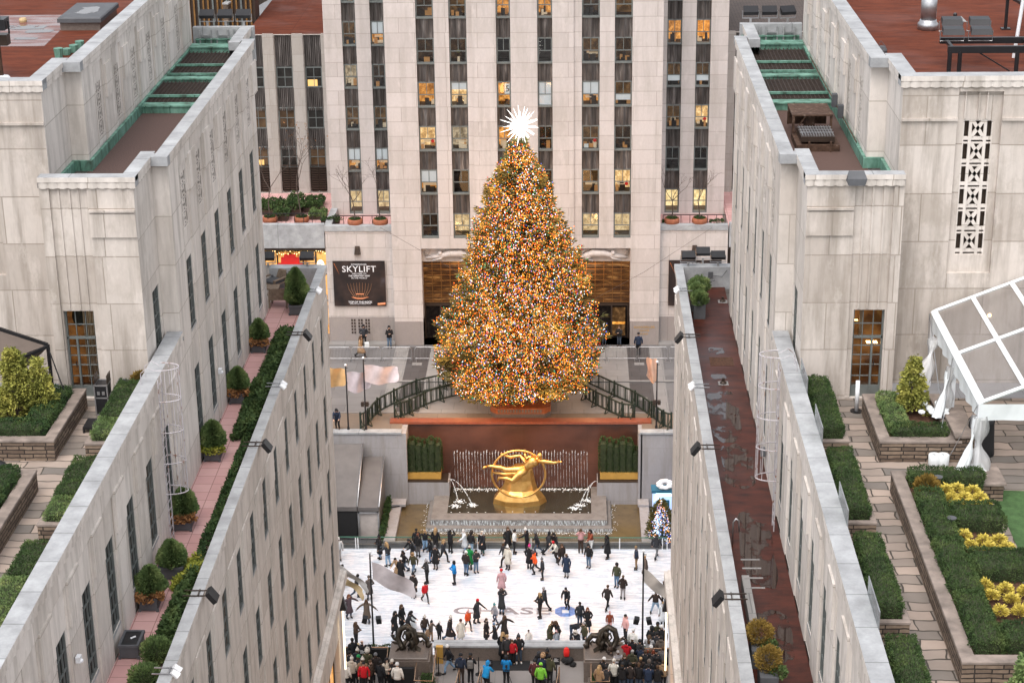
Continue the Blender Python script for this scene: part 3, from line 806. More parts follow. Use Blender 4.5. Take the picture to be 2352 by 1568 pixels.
 fr(dx0, dx0 + .05, 27.25, 30.15); fr(dx1 - .05, dx1, 27.25, 30.15); fr(dx0, dx1, 30.1, 30.15); fr(dx0, dx1, 29.18, 29.25);
 for k in (1, 2): c = dx0 + (dx1 - dx0) * k / 3; fr(c - .012, c + .012, 27.6, 30.1, -.29, -.23)
 for z in (27.93, 28.3, 28.62, 28.93, 29.65): fr(dx0, dx1, z - .012, z + .012, -.285, -.235)
 mid = dx0 + (dx1 - dx0) * (.33 if s < 0 else .66)
 fr(mid - .03, mid + .03, 27.25, 29.18); fr(dx0, dx1, 27.25, 27.62, -.30, -.225)
 do = d.build('garden_door', 'frame', B)
 q = MB(); q.quad((dx0, 55.17, 27.5), (dx1, 55.17, 27.5), (dx1, 55.17, 30.12), (dx0, 55.17, 30.12)); q.build('pane', 'glass', do)
 hd = MB(); hd.bar((mid + .07 * s, 55.05, 28.25), (mid + .07 * s, 55.05, 28.45), .025); hd.build('handle', 'black', do)
 rm = MB(); rm.mat('room_wall').quad((dx0 - .3, 56.15, 27.3), (dx1 + .3, 56.15, 27.3), (dx1 + .3, 56.15, 30.15), (dx0 - .3, 56.15, 30.15))
 rm.mat('wood').quad((dx0 - .3, 55.2, 27.3), (dx1 + .3, 55.2, 27.3), (dx1 + .3, 56.15, 27.3), (dx0 - .3, 56.15, 27.3))
 for xx in (dx0 - .3, dx1 + .3): rm.mat('room_wall').quad((xx, 55.2, 27.3), (xx, 56.15, 27.3), (xx, 56.15, 30.15), (xx, 55.2, 30.15))
 if s < 0:
  for k in range(9): rm.mat('curtain').box(dx0 + .45 + k * .055, dx0 + .49 + k * .055, 55.5 + .03 * (k % 2), 55.56 + .03 * (k % 2), 27.6, 30.1)
  rm.mat('black_cloth').ball((dx0 + .28, 55.6, 29.75), .2, .1, .34); rm.mat('black_cloth').box(dx1 - .12, dx1 - .02, 55.5, 55.6, 27.6, 29.3)
 else:
  rm.mat('curtain').box(dx0 + .33, dx0 + .42, 55.9, 56.0, 29.0, 30.1)
  for k in range(5): rm.mat('lamp_warm').box(dx0 + .58 + k * .07, dx0 + .63 + k * .07, 55.8, 56.0, 28.74, 28.76)
  rm.mat('lamp_warm').box(dx0 + .05, dx0 + .3, 56.0, 56.1, 29.42, 29.43)
 rm.build('room', None, do)
 return B
MAT['room_wall'] = (lambda t: (t.base((.10, .05, .025)), t.set(.9, 0, .2, None, t.ramp(t.noise(t.co(), 2.2, 3), [(.35, (.03, .010, .003)), (.65, (.16, .065, .018))]), .5))[1])(NT('dim amber interior'))
MAT['curtain'] = plain('sheer curtain', (.42, .30, .20), .9, 0, .15)
LB = garden_building(-1, 'limestone_building', 'limestone garden building on the left with green copper beams and a pink tiled terrace')
RB = garden_building(1, 'limestone_building', 'limestone garden building on the right with a dark red terrace and a rusty cooler')
# ================================================================ the tower
YT = 131.0
def tower():
 B = thing('office_tower', 'tall pale limestone tower with dark window columns behind the lit tree', 'skyscraper', (CX, 140, 0))
 PC = Plane((0, YT, 0), (1, 0, 0), (0, -1, 0)); PW = Plane((0, 136, 0), (1, 0, 0), (0, -1, 0)); PB = Plane((0, 131.5, 0), (1, 0, 0), (0, -1, 0))
 def cx(px, y=147): return ony(px, y, YT).x
 def wx(px, y=200): return ony(px, y, 136).x
 cc = [(cx(956.8), cx(997.8)), (cx(1032.4), cx(1072.8)), (cx(1140.3), cx(1172.8)), (cx(1234.7), cx(1268.7)), (cx(1336.5), cx(1377.5)), (cx(1411.8), cx(1452.6))]
 wc = [(wx(790.5), wx(822.3)), (wx(855.2), wx(886.3)), (wx(1530.8), wx(1564.6)), (wx(1596.6), wx(1630.3))]
 crow = [ony(1200, y, YT).z for y in (42.5, 147.5, 247.3, 348, 447.5, 547)]
 wrow = [ony(1200, y, 136).z for y in (5, 105, 203, 299, 394.3, 490)]
 chh = ony(1200, 88, YT).z - crow[1]; whh = ony(800, 148, 136).z - ony(800, 204, 136).z
 top = 31.0
 x0, x1 = ony(897, 480, YT).x, ony(1517.5, 480, YT).x
 m = MB()
 holes = [(a, b, crow[5] - .02, top - .01) for a, b in cc]
 PC.wall(m, x0, x1, 8.2, top, holes, .35, 0, False)
 port = [(-10.87, -6.3), (-5.3, -1.2), (-.2, 4.22)]
 PC.wall(m, x0, x1, 0, 8.2, [(a, b, 0, 7.42) for a, b in port], 1.6)
 m.quad((x0, YT, 0), (x0, 136.0, 0), (x0, 136.0, top), (x0, YT, top)); m.quad((x1, YT, 0), (x1, 136.0, 0), (x1, 136.0, top), (x1, YT, top))
 m.box(ony(1088, 300, YT).x, cc[2][0] - .02, YT - .14, YT - .003, 8.2, top); m.box(cc[3][1] + .02, ony(1318, 300, YT).x, YT - .14, YT - .003, 8.2, top)
 m.box(cc[2][1] + .02, cc[3][0] - .02, YT - .141, YT - .003, 8.2, top)
 m.build('centre_wall', 'tower', B)
 m = MB()
 wx0, wx1 = -17.86, 11.22
 PW.wall(m, wx0, x0 - .5, 8.4, top, [(a, b, wrow[5], top - .01) for a, b in wc[:2]], .35, 0, False)
 m.quad((x0 - .5, 136, 8.4), (x0, 136, 8.4), (x0, 136, top), (x0 - .5, 136, top)); m.quad((wx0, 136, 0), (wx0, 150, 0), (wx0, 150, top), (wx0, 136, top)); m.build('wing_wall', 'tower', B); m = MB()
 PW.wall(m, x1 + .5, wx1, 8.4, top, [(a, b, wrow[5], top - .01) for a, b in wc[2:]], .35, 0, False)
 m.quad((x1 + .5, 136, 8.4), (x1, 136, 8.4), (x1, 136, top), (x1 + .5, 136, top))
 m.quad((wx1, 136, 0), (wx1, 150, 0), (wx1, 150, top), (wx1, 136, top))
 m.build('wing_wall', 'tower', B)
 m = MB()
 for a, b, e in ((wx0, x0, wx0), (x1, wx1, wx1)):
  m = MB(); PB.wall(m, a, b, 2.0, 8.9, [], .2); m.quad((e, 131.5, 0), (e, 136, 0), (e, 136, 8.9), (e, 131.5, 8.9)); m.build('base_wing_wall', 'tower', B)
 for a, b in ((wx0, x0), (x1, wx1)):
  m = MB(); m.box(a - .05, b + .0, 131.42, 131.95, 8.62, 9.0)
  m.box(a - .05, a + .45, 131.95, 136, 8.6, 8.99) if a < -10 else None
  m.build('balcony_coping', 'coping', B)
 for a, b in ((wx0, x0), (x1, wx1)): m = MB(); PB.wall(m, a, b, 0, 2.0, [], .1, .04); m.build('granite_base', 'tower_base', B)
 for a, b in ((x0, port[0][0]), (port[0][1], port[1][0]), (port[1][1], port[2][0]), (port[2][1], x1)):
  m = MB(); m.box(a, b, YT - .05, YT + 1.5, 0, 1.85); m.build('granite_pier', 'tower_base', B)
 for a, b in ((wx0, x0), (x1, wx1)):
  m = MB(); m.box(a, b, 130.7, 131.44, 0, .16); m.build('kerb_step', 'plaza_light', B)
  m = MB(); m.box(a + .1, b - .1, 131.9, 136, 8.3, 8.45); m.build('balcony_floor', 'pink', B)
 m = MB(); m.box(wx0, wx1, 150, 150.2, 8, top); m.build('rear_wall', 'tower', B)
 rr = random.Random(11)
 kinds_c = [['dim', 'dimb', 'amb', 'amb', 'dim', 'dimc'], ['dim', 'dimf', 'dark', 'dark', 'desk', 'dim'],
               ['amb', 'creamb', 'five', 'blind', 'bl_amb', 'bl_dim'], ['cream', 'creamd', 'amb', 'dim', 'red', 'dim'],
               ['bl_amb', 'dark', 'dim', 'dim', 'desk', 'cream'], ['dim', 'pale', 'dim', 'dim', 'pale', 'pale']]
 kinds_w = [['dim', 'dim', 'dim', 'dim'], ['dimb', 'bl_amb', 'amb', 'amb2'], ['creamd', 'dim', 'bl_dim', 'bl_dim'],
               ['amb3', 'amb3', 'amb3', 'cream'], ['bl_amb', 'bl_amb', 'dark', 'dark'], ['pale', 'pale', 'pale2', 'pale2']]
 em = {'dim': ('room_dim', .0), 'dimb': ('room_brown', 0), 'dimc': ('room_brown', 0), 'dimf': ('room_dim', 0), 'dark': ('room_dark', 0), 'desk': ('room_brown', 0), 'amb': ('room_amber', 0), 'amb2': ('room_orange', 0),
          'amb3': ('room_brown', 0), 'creamb': ('room_cream', 0), 'five': ('room_amber', 0), 'blind': ('room_white', 0), 'bl_amb': ('room_amber', 0), 'bl_dim': ('room_brown', 0),
          'cream': ('room_cream', 0), 'creamd': ('room_creamd', 0), 'red': ('room_brown', 0), 'pale': ('room_pale', 0), 'pale2': ('room_pale2', 0)}
 def rt(name, a, b, st):
  t = NT(name); n = t.noise(t.map(t.co(), (1.3, 1, 1)), 3.2, 6, .75)
  t.base(tuple(v * .3 for v in b)); MAT[name] = t.set(.9, 0, .1, None, t.ramp(n, [(.36, tuple(v * .25 for v in a)), (.5, a), (.60, b)]), st * .62)
 rt('room_dim', (.020, .012, .008), (.06, .035, .02), 1); rt('room_dark', (.004, .003, .003), (.014, .010, .008), 1)
 rt('room_brown', (.05, .026, .010), (.14, .075, .03), 1); rt('room_amber', (.40, .17, .035), (.85, .40, .10), .9)
 rt('room_orange', (.55, .21, .03), (.90, .42, .09), 1); rt('room_cream', (.50, .30, .12), (1.0, .72, .38), 1.0)
 rt('room_creamd', (.22, .17, .11), (.50, .40, .27), .9); rt('room_white', (.42, .39, .37), (.62, .58, .55), .9)
 rt('room_pale', (.55, .40, .22), (.80, .62, .36), .85); rt('room_pale2', (.75, .56, .28), (1.0, .80, .46), 1.0)
 MAT['blind'] = plain('roller blind', (.62, .64, .66), .9, 0, .04); MAT['paper'] = plain('white paper', (.7, .72, .72), .8, 0, .04)
 MAT['desk_white'] = plain('pale desk', (.55, .50, .42), .6, 0, .1); MAT['furn'] = plain('dark furniture', (.03, .02, .015), .7, 0, .2)
 MAT['red_paint'] = plain('red paint', (.55, .02, .015), .6, 0, .1); MAT['leafgreen'] = plain('house plant', (.18, .22, .04), .8, 0, .2)
 MAT['orange_furn'] = plain('tan furniture', (.42, .22, .09), .7, 0, .2)
 for e in ('blind', 'desk_white', 'orange_furn', 'paper', 'red_paint'):
  mm = MAT[e]; bb = mm.node_tree.nodes['Principled BSDF']
  bb.inputs['Emission Color'].default_value = {'blind': (.42, .44, .46, 1), 'desk_white': (.55, .42, .27, 1), 'orange_furn': (.34, .16, .05, 1), 'paper': (.45, .48, .48, 1), 'red_paint': (.4, .01, .01, 1)}[e]
  bb.inputs['Emission Strength'].default_value = .28  # added glow in these colours stands in for room light falling on them
 def one(P, yv, a, b, z0, h, kind):
  n = -.33
  f = MB(); fw = .10
  P.box(f, a, a + fw, z0, z0 + h, n, n + .12); P.box(f, b - fw, b, z0, z0 + h, n, n + .12)
  P.box(f, a, b, z0, z0 + .13, n, n + .25); P.box(f, a + fw, b - fw, z0 + h - .09, z0 + h, n, n + .12)
  zm = z0 + h * .47; P.box(f, a + fw, b - fw, zm, zm + .055, n, n + .09); c = (a + b) / 2; P.box(f, c - .022, c + .022, zm + .055, z0 + h - .09, n, n + .07)
  w = f.build('window', 'frame', B)
  q = MB(); q.quad(P.p(a + fw, z0 + .1, n + .02), P.p(b - fw, z0 + .1, n + .02), P.p(b - fw, z0 + h - .05, n + .02), P.p(a + fw, z0 + h - .05, n + .02)); q.build('pane', 'glass', w)
  r = MB(); rm = em[kind][0]; y0 = yv - n - .01 + .0; y0 = (YT if P is PC else 136) + .345; yd = y0 + 1.3
  A, Bx = a + .02, b - .02; zb, zt = z0 + .08, z0 + h - .04
  r.mat(rm).quad((A, yd, zb), (Bx, yd, zb), (Bx, yd, zt), (A, yd, zt)); r.quad((A, y0, zb), (A, yd, zb), (A, yd, zt), (A, y0, zt)); r.quad((Bx, y0, zb), (Bx, yd, zb), (Bx, yd, zt), (Bx, y0, zt))
  r.mat('furn').quad((A, y0, zb), (Bx, y0, zb), (Bx, yd, zb), (A, yd, zb)); r.mat('room_dark').quad((A, y0, zt), (Bx, y0, zt), (Bx, yd, zt), (A, yd, zt))
  W_ = Bx - A
  if kind in ('amb', 'cream', 'creamb', 'creamd', 'desk', 'bl_amb', 'dimf', 'bl_dim', 'red', 'five', 'amb2', 'amb3', 'dim', 'dimb'):
   for k in range(rr.randint(3, 6)):                          # desks, chairs, boxes, screens
    bx = A + W_ * rr.uniform(.05, .75); bw = W_ * rr.uniform(.12, .34); bh = rr.uniform(.12, .62); by = y0 + rr.uniform(.15, 1.0)
    mt = rr.choice(['furn', 'furn', 'orange_furn', 'desk_white'] if kind not in ('dim', 'dimb', 'desk', 'bl_dim') else ['furn', 'furn', 'orange_furn'])
    r.mat(mt).box(bx, min(bx + bw, Bx - .02), by, by + .16, zb, zb + bh)
   if kind in ('cream', 'creamb', 'bl_amb', 'desk', 'creamd'): r.mat('desk_white').box(A + W_ * .2, Bx - W_ * .08, y0 + .5, y0 + 1.0, zb + .42, zb + .47)
  if kind.startswith('bl') or kind in ('blind', 'creamb'):
   zz = {'blind': zb, 'creamb': zt - .55, 'bl_dim': zm - .42}.get(kind, zm + .03)
   z2 = zm + .02 if kind == 'bl_dim' and rr.random() < .5 else zt
   r.mat('blind').box(A + .05, Bx - .05, y0 + .02, y0 + .03, zz, z2)
  if kind in ('red', 'cream'): r.mat('red_paint').ball((A + W_ * .75, y0 + .25, zb + .55), .13)
  if kind == 'red': r.mat('paper').box(A + W_ * .12, A + W_ * .38, y0 + .2, y0 + .3, zb + .03, zb + .3)
  if kind == 'dimf': r.mat('leafgreen').ball((c, y0 + .2, zb + .75), .18, .1, .12); r.mat('desk_white').cyl(c, y0 + .2, zb, zb + .35, .09)
  if kind in ('amb2', 'dimb'): r.mat('lamp').box(A + .1, Bx - .1, y0 + .5, y0 + .6, zt - .08, zt - .05)
  if kind == 'five': r.mat('paper').box(c + .04, Bx - .06, y0 + .01, y0 + .02, zm + .05, zm + .78)
  ro = r.build('room', None, w)
  if kind == 'five': put_text('number_sheet', '5', .62, 'furn', w, wall_text_M((c + Bx) / 2, y0 - .01 + .0, zm + .40))
  return w
 def spandrel(P, a, b, z0, z1):
  s = MB(); n = -.30; W_ = b - a
  k = 22
  prof = []
  for i in range(k + 1):
   t = i / k; d = n + .03
   d += .10 * max(0, math.cos((t - .5) * math.pi / .34)) if abs(t - .5) < .17 else 0
   d += .06 * max(0, math.cos((t - .27) * math.pi / .12)) if abs(t - .27) < .06 else 0
   d += .06 * max(0, math.cos((t - .73) * math.pi / .12)) if abs(t - .73) < .06 else 0
   prof.append((a + W_ * t, d))
  for (u, d), (u2, d2) in zip(prof, prof[1:]): s.quad(P.p(u, z0, d), P.p(u2, z0, d2), P.p(u2, z1, d2), P.p(u, z1, d))
  P.box(s, a, b, z1 - .08, z1, n, n + .09); P.box(s, a, b, z0, z0 + .05, n, n + .07)
  s.build('spandrel', 'spandrel', B)
 for ci, (a, b) in enumerate(cc):
  for ri, z in enumerate(crow):
   one(PC, YT, a, b, z, chh, kinds_c[ri][ci])
   spandrel(PC, a, b, z + chh, (crow[ri - 1] if ri else top - .05))
 for ci, (a, b) in enumerate(wc):
  for ri, z in enumerate(wrow):
   one(PW, 136, a, b, z, whh, kinds_w[ri][ci])
   spandrel(PW, a, b, z + whh, (wrow[ri - 1] if ri else top - .05))
 for pi, (a, b) in enumerate(port):
  r = MB(); r.box(a, b, YT + .45, YT + 1.3, 6.3, 7.42); pr = r.build('lintel_panel', 'tower', B)
  rel = MB()
  rl = random.Random(pi)
  if pi != 1:                                                   # plain reclining relief figure with wing-like folds
   sg = 1 if pi == 0 else -1
   mx = (a + b) / 2
   rel.tube([(mx - sg * 2.0, YT + .40, 6.62), (mx - sg * 1.2, YT + .33, 6.72), (mx - sg * .3, YT + .28, 6.95), (mx + sg * .5, YT + .28, 6.98), (mx + sg * 1.2, YT + .35, 6.7), (mx + sg * 1.9, YT + .42, 6.5)], [.08, .17, .26, .30, .18, .1], 8)
   rel.ball((mx - sg * .95, YT + .22, 7.0), .17, .17, .2)
   rel.tube([(mx - sg * .5, YT + .25, 7.05), (mx - sg * .9, YT + .2, 6.6), (mx - sg * 1.5, YT + .25, 6.45)], [.12, .09, .06], 6)
   rel.tube([(mx + sg * .5, YT + .25, 6.9), (mx + sg * 1.0, YT + .2, 6.55), (mx + sg * .5, YT + .2, 6.42)], [.16, .13, .08], 6)
   for k in range(5): rel.bar((mx + sg * (.9 + .1 * k), YT + .38, 7.38), (mx + sg * (1.7 + .13 * k), YT + .38, 6.5 + .05 * k), .09)
   for k in range(3): rel.bar((mx - sg * (1.6 + .1 * k), YT + .40, 7.38), (mx - sg * (2.0 + .05 * k), YT + .38, 6.7 + .1 * k), .08)
  else: rel.box(a + .3, b - .3, YT + .36, YT + .45, 6.5, 7.2)
  rel.build('relief_figure', 'tower', pr, True)
  bs = MB()
  nx, nz = 7, 8
  for i in range(nx + 1): xx = a + (b - a) * i / nx; bs.box(xx - .025, xx + .025, YT + 1.2, YT + 1.3, 2.92, 6.3)
  for j in range(nz + 1): zz = 2.92 + 3.38 * j / nz; bs.box(a, b, YT + 1.18, YT + 1.31, zz - .03, zz + .03)
  so_ = bs.build('bronze_screen', 'bronze_polished', B)
  q = MB(); q.quad((a, YT + 1.33, 2.9), (b, YT + 1.33, 2.9), (b, YT + 1.33, 6.3), (a, YT + 1.33, 6.3)); q.build('pane', 'screen_glass', so_)
  d = MB(); d.box(a, b, YT + 1.25, YT + 1.4, 2.6, 2.9)
  for xx in (a + .06, a + 1.2, (a + b) / 2 - .3, b - 1.3, b - .1): d.box(xx - .05, xx + .05, YT + 1.2, YT + 1.34, 0.05, 2.62)
  dd = d.build('doorway', 'frame_dark', B)
  q = MB(); q.mat('room_dark').quad((a, YT + 1.5, 0), (b, YT + 1.5, 0), (b, YT + 1.5, 2.7), (a, YT + 1.5, 2.7))
  q.mat('room_brown').box(b - 1.25, b - .3, YT + 1.42, YT + 1.45, .2, 2.4); q.mat('room_orange').box(b - 1.25, b - .3, YT + 1.40, YT + 1.42, 1.1, 1.28); q.build('dark_lobby', None, dd)
 return B
MAT['bronze_polished'] = plain('polished bronze', (.40, .21, .08), .25, .9, .2, 3)  # one bright bronze tone for the door screens and fins
def scr():
 t = NT('lit lobby glass')
 n = t.noise(t.map(t.co(), (.6, 1, 3.5)), 1.4, 4)
 t.base((.03, .012, .005))
 return t.set(.15, .3, .8, None, t.ramp(n, [(.38, (.03, .010, .002)), (.55, (.12, .045, .010)), (.72, (.60, .28, .08))]), .35)
MAT['screen_glass'] = scr()
TW = tower()
MAT['rail_green'] = plain('green rail', (.05, .14, .10), .5)
MAT['banner_dark'] = (lambda t: (t.base(t.ramp(t.noise(t.co(), .9, 4), [(.35, (.010, .007, .007)), (.6, (.035, .020, .016)), (.75, (.06, .05, .055))])), t.set(.4))[1])(NT('dark printed banner'))
MAT['banner_ink'] = plain('white print', (.72, .72, .74), .5, 0, .03); MAT['banner_amber'] = plain('amber print', (.20, .10, .05), .5); MAT['banner_orange'] = plain('orange print', (.50, .15, .04), .5)
MAT['lamp_dim'] = emis('desk glow', (.75, .45, .15), .8)
MAT['shop_glow'] = (lambda t: (t.base((.1, .05, .02)), t.set(.6, 0, .3, None, t.ramp(t.noise(t.map(t.co(), (1.2, 1, 1)), 2.5, 5), [(.35, (.25, .09, .02)), (.6, (1.0, .50, .14))]), .6))[1])(NT('lit shop interior'))
MAT['white_vinyl_dim'] = plain('hazy vinyl', (.40, .36, .34), .4, 0, .25, 1.2)
MAT['tiffany'] = (lambda t: (t.base((.40, .55, .68)), t.set(.5, 0, .3, None, (.40, .55, .95), .45))[1])(NT('glowing turquoise panel'))
MAT['tiffany_dark'] = plain('turquoise card', (.02, .12, .20), .5); MAT['cool_glow'] = emis('cool strip light', (.55, .75, 1.0), 2.5)
# ================================================================ ground, plaza, rink
RZ = -5.3
m = MB(); m.box(-900, 900, -300, 1200, -9, -8); struct('ground', m, 'plaza_dark')
hx0, hx1 = -17.2, 8.6
m = MB(); m.box(-400, hx0, 40, 600, -1, 0); m.box(hx1, 400, 40, 600, -1, 0); m.box(hx0, hx1, 117.0, 600, -1, 0)
struct('plaza_paving', m, 'plaza')
m = MB(); m.box(hx0, hx1, 30, 86.0, -1, 0); struct('terrace_paving', m, 'terrace_paving')
def sheet(name, x0, x1, y0, y1, mat, z=.004): m = MB(); m.quad((x0, y0, z), (x1, y0, z), (x1, y1, z), (x0, y1, z)); return struct(name, m, mat)
sheet('tan_paving', -17.2, 8.6, 117.07, 118.13, 'plaza_tan')
sheet('tan_paving', -17.2, -12.15, 115.36, 117.06, 'plaza_tan'); sheet('tan_paving', 5.3, 8.6, 115.36, 117.06, 'plaza_tan')
m = MB(); m.box(hx0, -11.25, 115.3, 117.0, -1, -.001).box(4.6, hx1, 115.3, 117.0, -1, -.001); struct('plaza_edge', m, 'plaza_tan')
for i, (a, b, mt) in enumerate(((-12.9, -11.9, 'plaza_light'), (-11.9, -10.3, 'plaza_dark'), (-10.3, -9.5, 'plaza_light'), (-9.5, -5.0, 'plaza_light'),
        (-1.0, 3.2, 'plaza_light'), (3.2, 4.0, 'plaza_light'), (4.0, 5.6, 'plaza_dark'), (5.6, 6.5, 'plaza_light'))):
 sheet('paving_band', a, b, 118.16, 130.5, mt, .008 + .0 * i)
for x in (-11.1, 4.8):
 for y in (120.4, 126.9): sheet('inlay_slab', x - .35, x + .35, y, y + .5, 'plaza_light', .012)
m = MB(); m.box(-17.2, 8.6, 123.6, 123.85, -.02, .09); struct('stone_kerb', m, 'plaza_light')
m = MB(); m.box(-17.2, 8.6, 118.14, 118.26, -.02, .05); struct('stone_kerb', m, 'plaza_light')
m = MB(); m.box(-17.1, 8.5, 86.6, 108.7, RZ - .3, RZ)
struct('ice_rink', m, 'ice')
m = MB(); m.box(-17.1, 8.5, 108.7, 116.6, RZ - .4, RZ - .12); struct('basin_floor', m, 'plaza_dark')
def wall(name, mb, mat, label, loc): return tag(mb.build(name, mat, None, False, loc), label, 'wall')
m = MB(); m.mat('greywall').box(-17.2, -11.25, 114.85, 115.3, RZ, -.06); m.box(-11.25, -10.9, 114.85, 116.5, RZ, -.06)
m.mat('coping').box(-17.2, -11.2, 114.75, 115.35, -.06, .06)
wall('court_wall', m, None, 'grey granite court wall beside the left hedge, pale cap on top', (-14, 115, -3))
m = MB(); m.mat('greywall').box(4.5, 8.6, 114.85, 115.3, RZ, -.06); m.box(4.35, 4.6, 114.85, 116.5, RZ, -.06)
m.mat('coping').box(4.42, 8.6, 114.75, 115.35, -.06, .06)
wall('court_wall', m, None, 'grey granite court wall beside the right hedge, pale cap on top', (6, 115, -3))
m = MB(); m.mat('red_granite').box(-11.2, 4.45, 116.5, 117.0, RZ, -.04); m.mat('orange_granite').box(-12.1, 5.25, 116.35, 117.06, -.04, .12)
wall('fountain_wall', m, None, 'polished red granite wall behind the golden statue', (-3.4, 116.7, -3))
m = MB(); m.mat('brown_granite').box(-7.05, .62, 85.65, 86.1, -.6, .78); m.mat('coping').box(-7.1, .66, 85.6, 86.25, .78, .88); m.mat('brown_granite').box(-17.2, -7.05, 86.1, 86.3, RZ, -.02).box(-7.05, 8.6, 86.1, 86.3, RZ, -.02)
wall('overlook_wall', m, None, 'low brown granite wall with a white cap overlooking the ice', (-3.1, 86, 0))
for s, lab in ((-1, 'left'), (1, 'right')):
 x0, x1 = (-11.2, -8.15) if s < 0 else (1.65, 4.5)
 m = MB(); m.mat('greywall').box(x0, x1, 115.0, 116.5, RZ, -3.66).mat('frame_dark').box(x0 + .05, x1 - .1, 115.02, 116.3, -3.66, -3.54)
 wall('ledge_block', m, None, 'grey granite ledge under the %s hedge box' % lab, ((x0 + x1) / 2, 115.5, -5))
 bx0, bx1 = (-11.2, -8.7) if s < 0 else (1.85, 4.4)
 t = thing('box_planter', 'gilded planter box holding the clipped hedge at the %s of the statue' % lab, 'planter', ((bx0 + bx1) / 2, 115.8, -3.5))
 m = MB(); m.box(bx0, bx1, 115.2, 116.2, -3.5, -3.05); m.build('planter_box', 'gold_plain', t)
 core = MB(); lv = MB()
 for k in range(6):
  cx_ = bx0 + (k + .5) * (bx1 - bx0) / 6; tall = -.75 + .12 * math.sin(k * 2.1 + s)
  if s > 0 and k == 5: tall -= .5
  core.box(cx_ - .2, cx_ + .2, 115.35, 115.95, -3.05, tall - .4)
  for _ in range(1500):
   z = U(-3.05, tall); f = 1 - max(0, (z - tall + .7) / .7) ** 2 * .7; th = U(0, 6.283)
   p = (cx_ + .27 * f * math.cos(th), 115.65 + .42 * f * math.sin(th), z); lv.blade(p, (math.cos(th), math.sin(th), U(.2, 1.5)), U(.06, .14), .035)
 core.build('hedge_core', 'hedge_core', t); lv.build('foliage', 'yew', t)
 x0, x1 = (-12.0, -11.3) if s < 0 else (4.42, 5.05)
 m = MB(); m.box(x0, x1, 108.9, 114.85, RZ, -4.9); m.box(x0 - .1, x1 + .3 if s < 0 else x1, 113.9, 114.85, -4.9, -4.75)
 wall('basin_kerb', m, 'greywall', 'pale stone kerb along the %s side of the lower pool' % lab, (x0, 111, -5))
F = thing('fountain_basin', 'stepped grey stone fountain basin with water spilling over its lip', 'fountain', (-3.4, 113, RZ))
m = MB()
X0, X1 = -9.15, 2.25
m.box(X0, X1, 111.4, 112.3, RZ, -4.6); m.box(X0, X0 + 1.0, 112.3, 116.4, RZ, -4.6); m.box(X1 - 1.0, X1, 112.3, 116.4, RZ, -4.6)
m.bev(X0 - .02, X1 + .02, 111.32, 112.3, -4.66, -4.57, .03)
m.build('upper_rim', 'wet_stone', F)
m = MB(); m.bev(X0 - .3, X1 + .3, 110.9, 111.4, RZ, -4.95, .06); m.bev(X0 - .3, X0, 111.4, 115.8, RZ, -4.95, .06); m.bev(X1, X1 + .3, 111.4, 115.8, RZ, -4.95, .06); m.build('lower_step', 'wet_stone', F)
m = MB(); m.quad((X0 + 1, 112.3, -4.68), (X1 - 1, 112.3, -4.68), (X1 - 1, 116.5, -4.68), (X0 + 1, 116.5, -4.68)); m.build('pool_water', 'water_dark', F)
m = MB()
for x0, x1, y, za, zb in ((X0, X1, 111.29, -4.94, -4.62), (X0 - .3, X1 + .3, 110.86, -5.22, -5.0)):
 n = 90
 for k in range(n):
  a, b = x0 + (x1 - x0) * k / n, x0 + (x1 - x0) * (k + 1) / n; d = .03 * math.sin(k * 1.7)
  m.quad((a, y - .04 + d, za), (b, y - .04 - d, za), (b, y, zb), (a, y, zb))
m.build('falling_water', 'stream', F)
m = MB()
rr = random.Random(3)
for k in range(520):
 x = rr.uniform(X0 - .3, X1 + .3); y = 110.72 - abs(rr.gauss(0, .13)); m.octa((x, y, -5.2), rr.uniform(.012, .035), .012)
for k in range(110):
 sx = rr.choice((X0 - .42, X1 + .42)); m.octa((sx + rr.gauss(0, .12), rr.uniform(111, 115.3), -5.2), rr.uniform(.015, .04), .012)
for k in range(460): m.octa((rr.uniform(-7.9, 1.1), 116.1 + rr.gauss(0, .1), -4.66), rr.uniform(.02, .055), .025)
for cx_, cy_ in ((-7.4, 114.2), (-7.7, 113.5), (-6.6, 113.7), (.5, 113.7), (1.0, 114.4), (0.1, 113.2)):
 for k in range(60): m.octa((cx_ + rr.gauss(0, .17), cy_ + rr.gauss(0, .14), -4.66), rr.uniform(.02, .06), .03)
m.build('foam', 'foam', F)
t = MB()
for k in range(46):
 x = -7.85 + k * (8.85 / 45); top = -2.12 + .09 * math.sin(k * 1.9)
 t.tube([(x, 116.44, top + .10), (x - .02, 116.38, top), (x, 116.36, -3), (x + .02, 116.34, -4.6)], [.028, .022, .014, .010], 5)
 t.octa((x, 116.34, top), .045, .09)
t.build('wall_jet', 'stream', F)['kind'] = 'stuff'
t = MB()
for (a, ap, e) in (((-8.15, 115.1, -3.45), .35, (-7.5, 114.0, -4.66)), ((-8.2, 115.1, -3.42), .4, (-6.6, 113.8, -4.66)), ((1.6, 115.1, -3.6), .35, (.9, 114.3, -4.66)), ((1.65, 115.1, -3.55), .3, (.5, 113.7, -4.66))):
 pts = []
 for k in range(9):
  q = k / 8; pts.append((a[0] + (e[0] - a[0]) * q, a[1] + (e[1] - a[1]) * q, a[2] + ap * 1.6 * q - (a[2] - e[2] + ap * 1.6) * q * q))
 t.tube(pts, [.02 + .02 * k / 8 for k in range(9)], 5)
t.build('arching_jet', 'stream', F)['kind'] = 'stuff'
t = MB()
for k in range(17):
 x = -7.9 + k * .56
 if -5.3 < x < -1.6: continue
 t.octa((x, 112.6, -4.665), .05, .02); t.octa((x, 115.75, -4.665), .05, .02)
for x in (-4.6, -3.9, -3.1, -2.4): t.octa((x, 112.7, -4.665), .05, .02)
t.build('nozzle_row', 'foam', F)['kind'] = 'stuff'
